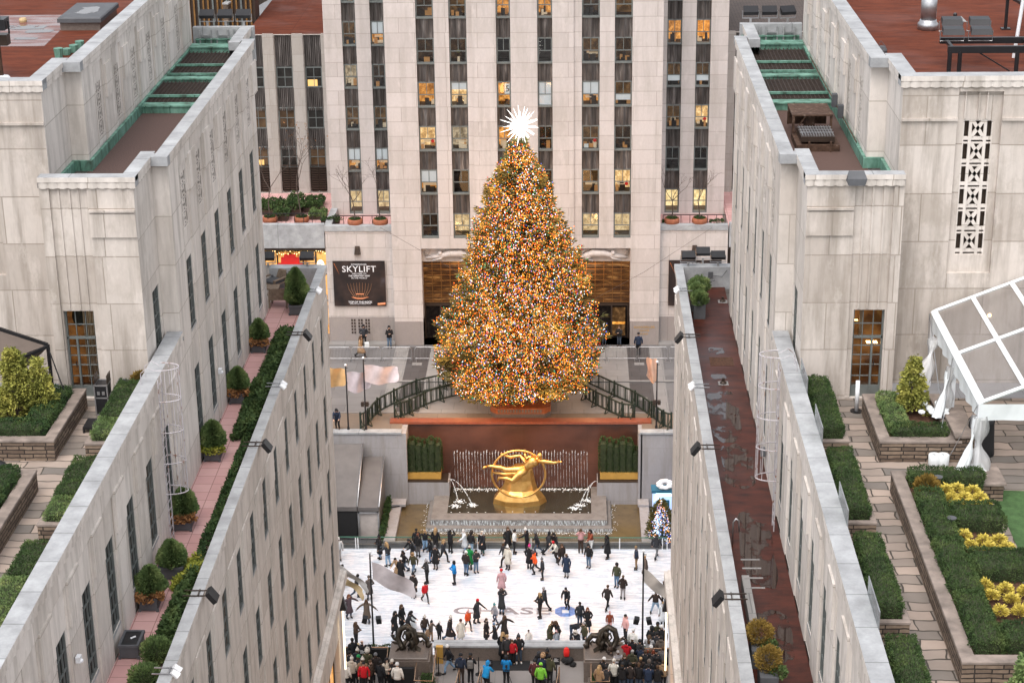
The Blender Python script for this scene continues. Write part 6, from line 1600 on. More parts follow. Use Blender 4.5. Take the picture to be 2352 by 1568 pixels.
for x, y, lb in ((9.85, 47.1, 'blue grey garden spotlight above the upper golden shrubs'), (9.75, 44.6, 'blue grey garden spotlight above the middle golden shrubs')):
 m = MB(); m.cyl(x, y, GZ + .5, GZ + .85, .035, None, 6); m.lathe((x, y, GZ + .85), [(.04, 0), (.09, .05), (.13, .12)], 10); tag(m.build('garden_spotlight', 'planter_grey', None, False, (x, y, GZ + .5)), lb, 'spotlight')
for y0, lb in ((52.2, 'far glass guard panel'), (48.6, 'glass guard panel by the first gap between hedges'), (43.4, 'glass guard panel by the second gap'), (38.2, 'glass guard panel by the third gap')):
 t = thing('glass_guard', lb + ' along the right coping', 'glass panel', (6.93, y0, 28.3)); m = MB(); m.box(6.90, 6.92, y0, y0 + 1.7, 28.3, 29.0) ; m.build('glass_sheet', 'guard_glass', t)
 m = MB(); m.tube([(6.91, y0, 29.0), (6.91, y0 + 1.7, 29.0)], .015, 5); m.tube([(6.91, y0, 28.4), (6.91, y0, 29.0)], .015, 5); m.build('rail', 'galv', t)
t = thing('clear_tent', 'clear roofed white framed marquee on the right garden with tied back drapes', 'marquee', (13, 52, GZ))
EZ, RX, RZ2 = 29.7, 14.7, 31.15
ys = (55.95, 52.3, 48.65)
def roofz(x): return EZ + (RZ2 - EZ) * (x - 11.15) / (RX - 11.15)
for y in ys:
 m = MB(); m.tube([(11.15, y, EZ), (11.25, y, EZ + .06), (RX, y, RZ2), (18.25, y, EZ)], .06, 6); m.build('rafter', 'white_vinyl', t)
for x, w in ((11.2, .2), (12.35, .13), (13.5, .13), (RX, .15)):
 m = MB(); z = roofz(x); m.obox((x, 52.3, z + .01), (w / 2, 0, w / 2 * .4), (0, 3.65, 0), (-.012, 0, .03)); m.build('purlin', 'white_vinyl', t)
m = MB(); m.quad((11.15, 48.65, EZ), (11.15, 55.95, EZ), (RX, 55.95, RZ2), (RX, 48.65, RZ2)); m.quad((RX, 48.65, RZ2), (RX, 55.95, RZ2), (18.25, 55.95, EZ), (18.25, 48.65, EZ)); m.build('roof_skin', 'roof_vinyl', t)
m = MB(); n = 40                                                       # hanging valances
for k in range(n):
 y0, y1 = 48.65 + 7.3 * k / n, 48.65 + 7.3 * (k + 1) / n; f = lambda y: .04 * math.sin(y * 7)
 g_ = lambda y: EZ - .42 - .1 * math.sin((y - 48.65) / 3.65 * math.pi) ** 2
 m.quad((11.12 + f(y0), y0, g_(y0)), (11.12 + f(y1), y1, g_(y1)), (11.1, y1, EZ + .02), (11.1, y0, EZ + .02))
m.build('side_valance', 'white_vinyl', t)
m = MB()
for k in range(30):
 x0, x1 = 11.15 + 7 * k / 30, 11.15 + 7 * (k + 1) / 30; m.quad((x0, 48.6 + .02 * math.sin(x0 * 6), EZ - .48), (x1, 48.6 + .02 * math.sin(x1 * 6), EZ - .48), (x1, 48.6, EZ), (x0, 48.6, EZ))
m.build('front_valance', 'white_vinyl', t)
for y in ys:
 m = MB(); m.box(11.12, 11.24, y - .05, y + .05, GZ + (.02 if y < 50 else .83 if y < 53 else .02), EZ); m.build('leg', 'white_paint', t)
def drape(x, y, z0, z1, lean, r, tie, nm):
 m = MB(); n, k = 14, 16
 vs = []
 for i in range(n + 1):
  f = i / n; z = z1 + (z0 - z1) * f
  w = r * (1 - .75 * math.exp(-((f - tie) / .16) ** 2)) * (.75 + .5 * f)
  for j in range(k):
   a = 2 * math.pi * j / k; rr_ = w * (1 + .28 * math.sin(a * 5 + f * 5)); vs.append((x + lean[0] * f ** 1.5 + rr_ * math.cos(a), y + lean[1] * f ** 1.5 + rr_ * math.sin(a) * .8, z))
 m.add(vs, [(i * k + j, i * k + (j + 1) % k, (i + 1) * k + (j + 1) % k, (i + 1) * k + j) for i in range(n) for j in range(k)])
 m.build('tied_drape', nm, t, True)
drape(11.2, 48.6, GZ + .45, EZ - .35, (0, -.1), .26, .5, 'drape_vinyl'); drape(11.1, 48.6, GZ + .5, EZ - .4, (-.45, -.4), .12, .4, 'white_vinyl')
drape(11.1, 52.3, GZ + .9, EZ - .35, (-.2, -.2), .17, .45, 'drape_vinyl'); drape(11.0, 52.3, GZ + .75, EZ - .5, (-.35, -.6), .1, .4, 'white_vinyl')
drape(11.0, 54.6, GZ + .9, EZ - .35, (-.55, -.8), .22, .35, 'drape_vinyl')
m = MB(); m.bev(11.02, 11.42, 48.3, 48.75, GZ + .25, GZ + .62, .04); m.build('weight_sleeve', 'white_vinyl', t)
for (x, y, z), (a, b, c) in (((11.1, 52.3, EZ - .1), (10.45, 50.25, GZ + .3)), ((11.1, 48.7, EZ - .1), (10.75, 50.0, GZ + .3)), ((11.05, 55.9, EZ), (10.9, 54.6, GZ)), ((11.05, 55.9, EZ), (11.3, 54.4, GZ))):
 m = MB(); m.tube([(x, y, z), (a, b, c)], .014, 4); m.build('guy_strap', 'galv', t)
m = MB(); m.ball((12.6, 54.6, 30.1), .06); m.build('lamp', 'lamp_warm', t)
ld = bpy.data.lights.new('tent_lamp', 'POINT'); ld.energy = 9; ld.color = (1, .7, .4); ld.shadow_soft_size = .08; lo = bpy.data.objects.new('tent_lamp', ld); COL.objects.link(lo); lo.location = (12.6, 54.5, 30.1)
for x, lb in ((10.3, 'left white drum weight strapped to the tent'), (10.55, 'right white drum weight strapped to the tent')):
 m = MB(); m.lathe((x, 49.95, GZ), [(.15, 0), (.17, .06), (.17, .34), (.12, .36), (.05, .34)], 14); tag(m.build('drum_weight', 'white_vinyl', None, True, (x, 49.95, GZ)), lb, 'weight')
m = MB();
for k in range(14):
 m.ball((10.55 + U(-.3, .4), 52.0 + U(-.3, .5), GZ + .78 + U(-.05, .12)), U(.1, .2), U(.1, .2), U(.05, .1), 7, 5)
tag(m.build('crumpled_cover', 'white_vinyl', None, False, (10.7, 52.2, GZ + .7)), 'crumpled white vinyl cover dropped on the mulch by the cedar', 'cover')
t = thing('draped_table', 'round cocktail table under a black cloth behind the tent corner', 'table', (11.85, 50.9, GZ)); m = MB()
m.lathe((11.75, 50.8, GZ), [(.42, 0), (.40, .3), (.36, .95), (.38, 1.03), (.36, 1.05)], 14); m.build('tablecloth', 'black_cloth', t, True)
def cage(s, y, ztop, zbot, lab):
 X0 = CX + s * 9.5; t = thing('caged_ladder', lab, 'ladder', (X0, y, zbot))
 m = MB();
 for dy in (-.22, .22): m.tube([(X0 - s * .12, y + dy, zbot), (X0 - s * .12, y + dy, ztop)], .022, 5)
 m.build('stile', 'rust_white', t)
 m = MB(); k = zbot + .2
 while k < ztop: m.tube([(X0 - s * .12, y - .22, k), (X0 - s * .12, y + .22, k)], .012, 4); k += .3
 m.build('rung', 'rust_white', t)['kind'] = 'stuff'
 for z in [ztop + .35 - 1.02 * q for q in range(5)]:
  m = MB(); pts = []
  for q in range(13): a = math.pi * q / 12; pts.append((X0 - s * (.12 + .62 * math.sin(a)), y - .34 * math.cos(a), z))
  m.tube(pts, .02, 5); m.build('hoop', 'rust_white', t)
 zb = ztop + .35 - 4.08
 for q in range(1, 8): a = math.pi * q / 8; m = MB(); m.bar((X0 - s * (.12 + .62 * math.sin(a)), y - .34 * math.cos(a), zb), (X0 - s * (.12 + .62 * math.sin(a)), y - .34 * math.cos(a), ztop + .35), .018); m.build('cage_strap', 'rust_white', t)
 for dy in (-.3, .3): m = MB(); m.tube([(X0 - s * .1, y + dy * .8, ztop + .3), (X0 + s * .15, y + dy, ztop + .42), (X0 + s * .36, y + dy, ztop + .25), (X0 + s * .38, y + dy, ztop - .12)], .014, 5); m.build('grab_rail', 'rust_white', t)
cage(-1, 53.2, 28.65, 23.15, 'rusty white caged ladder on the left facade'); cage(1, 54.2, 28.65, 23.15, 'rusty white caged ladder on the right facade')
TZ = 23.1
def boxed_shrub(x, y, h, label, r=.34, extra=None, z=TZ, pot='planter_grey', px=.26, py=.42, leafm='cedar', empty=False):
 t = thing('potted_shrub' if not empty else 'empty_planter', label, 'planter', (x, y, z))
 m = MB(); e = .03
 m.box(x - px, x + px, y - py, y + py, z + .04, z + .40); m.box(x - px - e, x + px + e, y - py - e, y - py + .04, z + .36, z + .44); m.box(x - px - e, x + px + e, y + py - .04, y + py + e, z + .36, z + .44)
 m.box(x - px - e, x - px + .04, y - py + .04, y + py - .04, z + .36, z + .44); m.box(x + px - .04, x + px + e, y - py + .04, y + py - .04, z + .36, z + .44)
 for a in (-1, 1): m.box(x + a * px - .04, x + a * px + .04, y - py - .02, y - py + .04, z, z + .1)
 m.build('planter_box', pot, t)
 m = MB(); m.quad((x - px, y - py, z + .41 if not empty else z + .405), (x + px, y - py, z + .41), (x + px, y + py, z + .41), (x - px, y + py, z + .41)); m.build('soil', 'mulch' if not empty else 'black', t)
 if empty:
  m = MB(); m.tube([(x - .02, y, z + .42), (x + .12, y + .05, z + .46)], .025, 6); m.build('hose', 'white_paint', t); return
 m = MB(); cone_leaves(m, (x, y + .02, z + .38), r * 1.05, h * .80, int(6000 * h), .11, .38); m.build('foliage', leafm, t)
 m = MB(); m.lathe((x, y, z + .4), [(.02, 0), (r * .45, h * .12), (r * .36, h * .38), (.02, h * .58)], 8); m.build('twig_core', 'hedge_core', t)
 if extra:
  m = MB();
  for _ in range(420): a = U(3.4, 6.0); q = U(.15, .42); m.blade((x + q * math.cos(a), y - .1 + q * math.sin(a), z + .45 + U(-.12, .1)), (math.cos(a), math.sin(a), U(-.6, .7)), .12, .09)
  m.build('trailing_plant', extra, t)
boxed_shrub(-12.3, 70.0, 1.05, 'boxed conifer furthest up the pink terrace, by the white pipe', .33, 'dry_leaf')
boxed_shrub(-12.28, 64.8, 1.1, 'boxed conifer in a long grey planter, second down the pink terrace', .36, 'dry_leaf')
boxed_shrub(-12.3, 59.7, 1.15, 'boxed conifer with yellow leaves trailing from its planter', .38, 'yellow_green')
boxed_shrub(-12.3, 54.4, 1.1, 'boxed conifer under the caged ladder', .36, 'dry_leaf')
boxed_shrub(-12.02, 51.0, .95, 'boxed conifer beside trailing nasturtiums by the parapet', .38, None, TZ, 'planter_grey', .36, .3)
boxed_shrub(-12.3, 49.2, 1.05, 'boxed conifer in the long grey planter nearest the empty one', .38, 'dry_leaf')
boxed_shrub(-12.28, 46.5, 1, 'empty dark grey planter box with a white hose on the pink terrace', empty=True)
boxed_shrub(-11.4, 74.3, 1.9, 'tall boxed conifer by the wooden chairs at the far end', .42)
def leafy_mass(x0, x1, y0, y1, z, h, n, mat, label, L=.15, cat='plant', name='trailing_vine'):
 m = MB()
 for _ in range(n):
  x = U(x0, x1); y = U(y0, y1); hh = h * (.5 + .6 * noise.noise(Vector((x * 2, y * .9, 3))) + .3) * max(.15, 1 - ((x - x1) / (x1 - x0)) ** 2 * .8)
  m.blade((x, y, z + hh * R() ** .5), leaf_dir(), U(.5, 1.2) * L, L * .45)
 return tag(m.build(name, mat, None, False, ((x0 + x1) / 2, (y0 + y1) / 2, z)), label, cat)
leafy_mass(-11.85, -11.1, 66, 71.5, TZ, .75, 5200, 'hedge', 'loose leafy vine along the parapet at the far end of the pink terrace')
leafy_mass(-11.95, -11.1, 61.0, 66.5, TZ, .85, 7500, 'hedge', 'bushy vine spreading off the parapet in the middle of the pink terrace')
leafy_mass(-11.5, -11.1, 50.8, 61.5, TZ, .85, 8000, 'yew', 'clipped ivy strip hugging the inside of the pink terrace parapet', .1, 'hedge', 'ivy_strip')
leafy_mass(-11.85, -11.15, 50.0, 51.3, TZ, .7, 2400, 'yellow_green', 'yellow green nasturtiums beside a boxed conifer', .16)
leafy_mass(-11.7, -11.1, 46.6, 50.2, TZ, .75, 6500, 'hedge', 'tangled vine by the parapet beside the empty planter')
ball_shrub(-11.45, 45.9, TZ, .40, 'cedar', 'round green conifer by the parapet below the tangled vine')
ball_shrub(-11.45, 44.4, TZ, .42, 'cedar', 'green conifer cut by the bottom edge on the pink terrace')
def chair(x, y, rz, label):
 t = thing('wooden_armchair', label, 'armchair', (0, 0, 0))
 m = MB(); m.box(-.36, .36, -.36, .36, .36, .42); m.build('seat', 'wood', t)
 m = MB(); m.obox((0, .37, .62), (.36, 0, 0), (0, .03, .01), (0, .05, .26)); m.build('backrest', 'wood', t)
 for a in (-1, 1):
  m = MB(); m.box(a * .38 - .05, a * .38 + .05, -.4, .4, .58, .63); m.build('armrest', 'wood', t)
  for b in (-1, 1): m = MB(); m.box(a * .36 - .035, a * .36 + .035, b * .34 - .035, b * .34 + .035, 0, .58); m.build('leg', 'wood', t)
 m = MB(); m.bev(-.33, .33, -.33, .3, .42, .52, .03); m.build('cushion', 'planter_grey', t)
 t.location = (x, y, TZ); t.rotation_euler = (0, 0, rz)
chair(-12.25, 75.1, 3.14, 'teak armchair nearest the tall conifer, seen from behind')
chair(-12.75, 77.0, -.6, 'teak armchair by the far end wall with a slanted back')
t = thing('wooden_table', 'low weathered teak table between the two armchairs', 'table', (-12.7, 76.1, TZ)); m = MB(); m.box(-13.1, -12.4, 75.9, 76.5, TZ + .42, TZ + .47); m.build('table_top', 'wood', t)
for a, b in ((-13.05, 75.95), (-12.45, 75.95), (-13.05, 76.45), (-12.45, 76.45)): m = MB(); m.box(a - .03, a + .03, b - .03, b + .03, TZ, TZ + .42); m.build('leg', 'wood', t)
def arm_flood(s, y, label, white=False):
 x = CX + s * 7.6; t = thing('floodlight', label, 'floodlight', (x, y, 24.0), 'floodlights clamped to the low copings')
 m = MB()
 for dy in (-.16, .16): m.bar((x + s * .42, y + dy, 24.03), (x - s * .22, y + dy, 24.03), .03)
 m.bar((x - s * .02, y - .2, 24.05), (x - s * .02, y + .2, 24.05), .03); m.build('clamp_arm', 'galv' if white else 'frame_dark', t)
 if white:
  for dy in (-.14, .14): m = MB(); m.tube([(x - s * .12, y + dy, 24.1), (x - s * .28, y + dy, 23.95)], [.075, .1], 10); m.build('lamp_head', 'white_paint', t)
 else:
  c = Vector((x - s * .40, y, 23.96)); m = MB(); m.obox(c, Vector((s * .12, 0, .16)) * .95, (0, .22, 0), Vector((-.16 * s, 0, .12)) * .35); m.build('lamp_head', 'black', t)
  m = MB(); m.obox(c + Vector((-.07 * s, 0, .05)) * -.9, Vector((s * .10, 0, .13)), (0, .19, 0), Vector((-.16 * s, 0, .12)) * .05); m.build('lens', 'pane_dark', t)
for s, nm, ys in ((-1, 'left', (69.3, 58.7, 48.2)), (1, 'right', (69.0, 58.5, 48.1))):
 for i, y in enumerate(ys): arm_flood(s, y, 'black floodlight on the low %s coping, %s' % (nm, ('nearest the tower', 'middle one', 'nearest the bottom edge')[i]))
arm_flood(-1, 74.4, 'white twin spotlight on the low left coping, near the tower end', True); arm_flood(-1, 64.0, 'white twin spotlight on the low left coping, between two black lights', True)
arm_flood(1, 74.4, 'white twin spotlight on the low right coping, near the tower end', True); arm_flood(1, 63.9, 'white twin spotlight on the low right coping, between two black lights', True)
arm_flood(-1, 43.9, 'white twin spotlight on the low left coping, cut by the bottom edge', True)
def big_flood(x, y, z, label, rz=0, lit=False, tilt=0):
 t = thing('wall_floodlight', label, 'floodlight', (0, 0, 0)); m = MB()
 m.add([(-.3, -.12, .0), (.3, -.12, 0), (.3, -.2, .14), (-.3, -.2, .14), (-.3, .16, .05), (.3, .16, .05), (.3, .12, .34), (-.3, .12, .34)], [(0, 1, 2, 3), (4, 7, 6, 5), (3, 2, 6, 7), (0, 4, 5, 1), (0, 3, 7, 4), (1, 5, 6, 2)]); m.build('lamp_housing', 'black', t)
 m = MB(); m.tube([(-.33, 0, -.14), (-.33, 0, .16)], .015, 5); m.tube([(.33, 0, -.14), (.33, 0, .16)], .015, 5); m.bar((-.33, 0, -.14), (.33, 0, -.14), .03); m.bar((0, 0, -.14), (0, -.02, -.35), .08); m.build('yoke', 'galv', t)
 if lit: m = MB(); m.quad((-.27, .165, .06), (.27, .165, .06), (.27, .125, .3), (-.27, .125, .3)); m.build('lens', 'lamp', t)
 t.location = (x, y, z); t.rotation_euler = (tilt, 0, rz)
for s, nm in ((-1, 'left'), (1, 'right')):
 for i, a in enumerate((10.35, 11.1, 11.85)): big_flood(CX + s * a, 77.5, 34.75, 'floodlight at the far end of the %s copper roof, %s' % (nm, ('nearest the gap', 'middle of three', 'nearest the high wall')[i]), (.25 if (s > 0 and i == 2) else 0))
 m = MB()
 for a in (10.2, 10.7, 10.95, 11.4, 11.65, 12.1): m.bar((CX + s * a, 77.05, 34.35), (CX + s * a, 77.0, 33.75), .06)
 for a in (10.2, 10.95, 11.65): m.bar((CX + s * a, 77.04, 34.1), (CX + s * (a + .45), 77.04, 34.1), .05)
 tag(m.build('bracket_set', 'galv', None, False, (CX + s * 11, 77, 34)), 'galvanised floodlight brackets on the %s copper roof end wall' % nm, 'bracket')
big_flood(-13.05, 77.6, 24.3, 'black floodlight on the far terrace wall beside the left facade'); big_flood(-11.35, 77.6, 24.3, 'black floodlight on the far terrace wall at its right corner')
big_flood(4.95, 77.5, 24.32, 'black floodlight on the far right terrace wall, left of three'); big_flood(5.6, 77.9, 24.36, 'black floodlight on the far right terrace wall, set back middle one'); big_flood(6.22, 77.5, 24.32, 'black floodlight on the far right terrace wall, right of three')
for x, lb in ((-12.3, 'left'), (5.9, 'right')):
 m = MB(); m.box(x - .1, x + .1, 77.28, 77.34, 23.55, 23.8).box(x - .6, x - .5, 77.3, 77.34, 23.5, 23.7); m.tube([(x, 77.3, 23.65), (x + .5, 77.28, 23.6), (x + .7, 77.28, 23.9)], .015, 4); m.tube([(x - .5, 77.3, 23.6), (x - .2, 77.26, 23.35), (x + .2, 77.26, 23.45)], .02, 4)
 tag(m.build('junction_box', 'planter_grey', None, False, (x, 77.3, 23.6)), 'junction box with loose cables on the far %s terrace wall' % lb, 'junction box')
for s, nm in ((-1, 'left'), (1, 'right')):
 for i, (y, z) in enumerate(((76.4, 8.35), (69.4, 7.9), (62.5, 7.9))):
  x = CX + s * 7.27; t = thing('shop_lamp', 'black wedge lamp with a glowing strip on the %s shop front, %s' % (nm, ('far one', 'middle one', 'near one')[i]), 'wall lamp', (x, y, z))
  m = MB(); m.add([(x + s * .28, y - .14, z + .3), (x, y - .12, z + .3), (x + s * .28, y + .14, z + .3), (x, y + .12, z + .3), (x + s * .28, y - .2, z - .3), (x - s * .14, y - .17, z - .3), (x + s * .28, y + .2, z - .3), (x - s * .14, y + .17, z - .3)],
       [(0, 1, 3, 2), (4, 6, 7, 5), (0, 4, 5, 1), (2, 3, 7, 6), (1, 5, 7, 3)]); m.build('housing', 'black', t)
  m = MB(); m.box(x + s * .02, x + s * .09, y - .05, y + .05, z - 3.4, z - .32); m.build('light_strip', 'lamp', t)
for x, y, h, r, lb in ((5.3, 75.3, .5, .42, 'wide bushy shrub in a grey planter at the far end of the dark red terrace'), (5.15, 74.5, .5, .3, 'round shrub beside the tall grey planter on the dark red terrace'), (5.2, 73.6, .4, .3, 'bushy shrub in the nearest small grey planter of the far group')):
 t = thing('potted_shrub', lb, 'planter', (x, y, TZ)); m = MB(); m.box(x - .24, x + .24, y - .22, y + .22, TZ, TZ + .62); m.build('planter_box', 'planter_grey', t)
 m = MB(); blob_leaves(m, (x, y, TZ + .82), r, r, .3, 2200, .11, .3); m.build('foliage', 'cedar', t)
for x, y, lb in ((5.12, 46.2, 'ochre ball shrub in a grey planter on the dark red terrace, upper one'), (5.22, 44.8, 'ochre ball shrub in a grey planter cut by the bottom edge')):
 t = thing('potted_shrub', lb, 'planter', (x, y, TZ)); m = MB(); m.box(x - .24, x + .24, y - .5, y + .3, TZ, TZ + .55); m.build('planter_box', 'planter_grey', t)
 m = MB(); blob_leaves(m, (x, y, TZ + .85), .34, .34, .32, 2400, .08, .3); m.build('foliage', 'orange_shrub', t)
 m = MB(); blob_leaves(m, (x + .25, y - .2, TZ + .55), .2, .2, .15, 500, .1, .4); m.build('underplanting', 'cedar', t)
def puddle(cx_, cy_, rx, ry, z, seed, mat='puddle', label=None):
 q = random.Random(seed); pts = []
 for k in range(36):
  a = 2 * math.pi * k / 36; r_ = 1 + .22 * noise.noise(Vector((math.cos(a) * 1.7 + seed, math.sin(a) * 1.7, 0))) + .1 * noise.noise(Vector((math.cos(a) * 5 + seed, math.sin(a) * 5, 0)))
  sq = max(abs(math.cos(a)), abs(math.sin(a))) ** .6; pts.append((cx_ + rx * r_ * math.cos(a) / sq, cy_ + ry * r_ * math.sin(a) / sq, z))
 m = MB(); m.add(pts, [tuple(range(36))]); o = m.build('puddle', mat); o['kind'] = 'structure'
puddle(5.62, 69.8, .3, .35, TZ + .006, 1); puddle(5.55, 67.1, .3, .25, TZ + .006, 2); puddle(5.45, 63.3, .6, 2.4, TZ + .006, 3); puddle(5.6, 59.0, .5, 1.8, TZ + .006, 4); puddle(5.7, 53, .5, 2.6, TZ + .006, 5); puddle(5.7, 47.5, .5, 1.6, TZ + .006, 6)
for x, y, lb in ((6.3, 75.5, 'square roof drain at the far end of the dark red terrace'), (5.65, 66.4, 'square roof drain in the middle of the dark red terrace')):
 t = thing('roof_drain', lb, 'roof drain', (x, y, TZ)); m = MB(); m.box(x - .19, x + .19, y - .19, y + .19, TZ, TZ + .02); m.build('flange', 'plaza_light', t); m = MB(); m.lathe((x, y, TZ + .02), [(.13, 0), (.12, .04), (.06, .08), (.05, .2)], 10); m.build('strainer', 'frame_dark', t)
m = MB(); m.box(5.3, 6.2, 68.2, 69.1, TZ, TZ + .007); struct('roof_patch', m, 'mulch')
t = thing('long_box', 'long pale grey box with four white tags beside the low right coping', 'equipment box', (5.1, 49.2, TZ)); m = MB(); m.box(4.98, 5.2, 47.6, 50.3, TZ, TZ + .45); m.build('housing', 'plaza_light', t)
for y in (50.4, 49.85, 49.25, 48.65): m = MB(); m.box(4.95, 5.5, y - .03, y + .03, TZ + .9, TZ + .92); m.build('white_tag', 'plaza_light', t)
m = MB(); m.tube([(4.95, 53.1, TZ), (4.95, 53.1, TZ + .8), (5.03, 53.1, TZ + .92), (5.12, 53.1, TZ + .85), (5.14, 53.1, TZ + .5)], .025, 6); tag(m.build('goose_pipe', 'galv', None, True, (5, 53.1, TZ)), 'bent goose neck pipe beside the low right coping', 'pipe')
t = thing('cooling_unit', 'rusty box cooler with a black slatted tray on the right copper roof', 'cooling unit', (8.1, 62.5, 33.5))
m = MB(); m.box(7.35, 8.75, 60.9, 62.6, 33.5, 33.72); m.build('curb', 'rust', t)
m = MB(); m.box(7.5, 8.6, 61.0, 62.3, 33.8, 33.98); m.build('tray', 'frame_dark', t)
m = MB()
for k in range(12): x = 7.55 + k * .09; m.box(x, x + .02, 61.02, 62.28, 33.98, 34.03)
for k in range(3): y = 61.4 + k * .35; m.box(7.5, 8.6, y, y + .02, 34.0, 34.04)
m.build('slat', 'galv', t)['kind'] = 'stuff'
m = MB(); x0, x1, y0, y1, z0, z1 = 7.4, 8.65, 62.5, 64.0, 33.65, 34.3
for a in (x0, x1):
 for b in (y0, y1): m.box(a - .04, a + .04, b - .04, b + .04, z0, z1)
m.box(x0 - .05, x1 + .05, y0 - .05, y1 + .05, z1, z1 + .05); m.box(x0, x1, y0 - .03, y0 + .03, z0, z0 + .08); m.box(x0 + .45, x1 - .5, y0 + .3, y0 + .9, z0, z1); m.bar((x0, y0, z0), (x0 + .4, y0, z1), .03); m.box(x0, x1, y1 - .02, y1, z0, z1)
m.build('rusty_frame', 'rust', t)
for x in (7.75, 8.45): m = MB(); m.box(x - .03, x + .03, 60.82, 60.9, 33.5, 33.85); m.build('red_strap', 'rust', t)
t = thing('conduit_run', 'rusty conduit with two grey boxes at the foot of the right high wall', 'conduit', (9.2, 65, 33.9)); m = MB(); m.tube([(9.18, 73, 34.0), (9.18, 60.2, 34.0)], .025, 5); m.build('pipe', 'rust', t)
for y, w in ((65.2, .14), (63.6, .1)): m = MB(); m.box(9.02, 9.2, y - w, y + w, 33.95, 34.4); m.build('switch_box', 'planter_grey', t)
m = MB(); m.add([(8.15, 54.62, 34.62), (8.6, 54.62, 34.62), (8.68, 54.42, 34.42), (8.1, 54.42, 34.42), (8.1, 54.75, 34.3), (8.66, 54.75, 34.3), (8.62, 54.4, 34.22), (8.14, 54.4, 34.22)], [(0, 3, 2, 1), (3, 7, 6, 2), (0, 4, 7, 3), (1, 2, 6, 5), (4, 5, 6, 7), (0, 1, 5, 4)])
tag(m.build('hooded_light', 'planter_grey', None, False, (8.4, 54.6, 34.4)), 'grey hooded light hanging over the coping above the right garden door', 'light')
m = MB(); m.cyl(-13.6, 66.0, 33.5, 33.7, .05); tag(m.build('vent_pipe', 'black', None, False, (-13.6, 66, 33.5)), 'short black vent pipe on the brown left roof', 'pipe')
t = thing('roof_hatch', 'dark square roof hatch with a puddle on its lid', 'roof hatch', (-17.8, 69.3, 36.2)); m = MB(); m.box(-18.45, -17.0, 68.0, 70.7, 36.2, 36.5); m.build('curb', 'brown_granite', t); m = MB(); m.bev(-18.52, -16.93, 67.9, 70.8, 36.5, 36.68, .04); m.build('lid', 'planter_grey', t)
m = MB(); m.mat('wet_patch').quad((-21.6, 65.3, 36.206), (-18.35, 65.3, 36.206), (-18.6, 70.9, 36.206), (-22.2, 70.9, 36.206)); struct('wet_patch', m, None)
for x, y, rx, ry, sd in ((-20.0, 68.6, .85, .35, 11), (-19.2, 67.9, .5, .3, 12), (-19.4, 66.6, .45, .22, 13)): puddle(x, y, rx, ry, 36.212, sd)
puddle(-17.75, 69.3, .45, .7, 36.685, 14)
m = MB(); m.lathe((-20.25, 69.6, 36.2), [(.13, 0), (.15, .08), (.12, .15), (.02, .16)], 12); tag(m.build('drain_cap', 'desk_tan', None, False, (-20.25, 69.6, 36.2)), 'small tan dome drain on the wet patch of the left red roof', 'drain')
for i, (x, y) in enumerate(((-17.2, 63.9), (-17.05, 64.3), (-16.95, 64.75), (-17.35, 63.4))):
 m = MB(); m.tube([(x, y, 36.2), (x, y, 36.42 + .04 * i)], [.13, .16], 10, False); m.tube([(x, y, 36.42 + .04 * i), (x, y, 36.38)], [.16, .12], 10); tag(m.build('copper_pot', 'copper', None, False, (x, y, 36.2)), 'green copper cup behind the left high coping, %s of four' % ('second', 'third', 'furthest', 'nearest')[i], 'pot', 'green copper cups on the left red roof')
t = thing('roof_floodlight', 'large black floodlight on a post at the left edge of the left red roof', 'floodlight', (-18.5, 60.5, 36.2)); m = MB(); m.tube([(-18.5, 60.5, 36.2), (-18.5, 60.5, 37.5)], [.09, .07], 8); m.build('post', 'rust', t)
m = MB(); m.box(-19.2, -18.1, 60.2, 60.6, 37.3, 37.65); m.box(-18.45, -18.3, 60.3, 60.4, 38.2, 38.75); m.build('mount', 'frame_dark', t); m = MB(); m.box(-19.4, -18.05, 59.9, 60.5, 37.85, 38.2); m.tube([(-18.0, 60.2, 37.7), (-18.0, 60.2, 38.1)], .03); m.build('lamp_housing', 'black', t)
m = MB(); m.ball((-18.5, 60.5, 36.22), .3, .25, .07); m.build('white_footing', 'white_vinyl', t)
t = thing('roof_chimney', 'round steel flue with a shiny collar on the right red roof', 'flue', (12.55, 67.3, 36.2)); m = MB(); m.lathe((12.55, 67.3, 36.2), [(.36, 0), (.36, .22), (.30, .28), (.29, .35)], 18); m.build('flue_base', 'galv', t, True)
m = MB(); m.lathe((12.55, 67.3, 36.5), [(.27, 0), (.28, 1.0)], 18); m.build('flue', 'galv', t, True); m = MB(); m.lathe((12.55, 67.3, 37.35), [(.29, 0), (.31, .05), (.31, .15), (.27, .24), (.27, .32), (.25, .3)], 18); m.build('collar', 'white_paint', t, True)
m = MB(); m.box(12.6, 13.1, 67.1, 67.3, 37.68, 37.78); m.build('top_bracket', 'desk_tan', t)
t = thing('roof_drain', 'black capped pipe on a white square, right red roof', 'roof drain', (13.8, 69, 36.2)); m = MB(); m.box(13.45, 14.15, 68.5, 69.5, 36.2, 36.22); m.build('flange', 'plaza_light', t); m = MB(); m.lathe((13.8, 68.9, 36.22), [(.16, 0), (.07, .06), (.07, .2), (.04, .24)], 10); m.build('cap', 'black', t)
m = MB(); m.lathe((10.35, 63.4, 36.2), [(.16, 0), (.18, .12), (.12, .24), (.03, .26)], 10); m.tube([(10.2, 63.4, 36.4), (10.3, 63.4, 36.62), (10.45, 63.4, 36.45)], .012, 5); tag(m.build('vent_cone', 'planter_grey', None, False, (10.35, 63.4, 36.2)), 'squat grey vent with a wire loop behind the right high coping', 'vent')
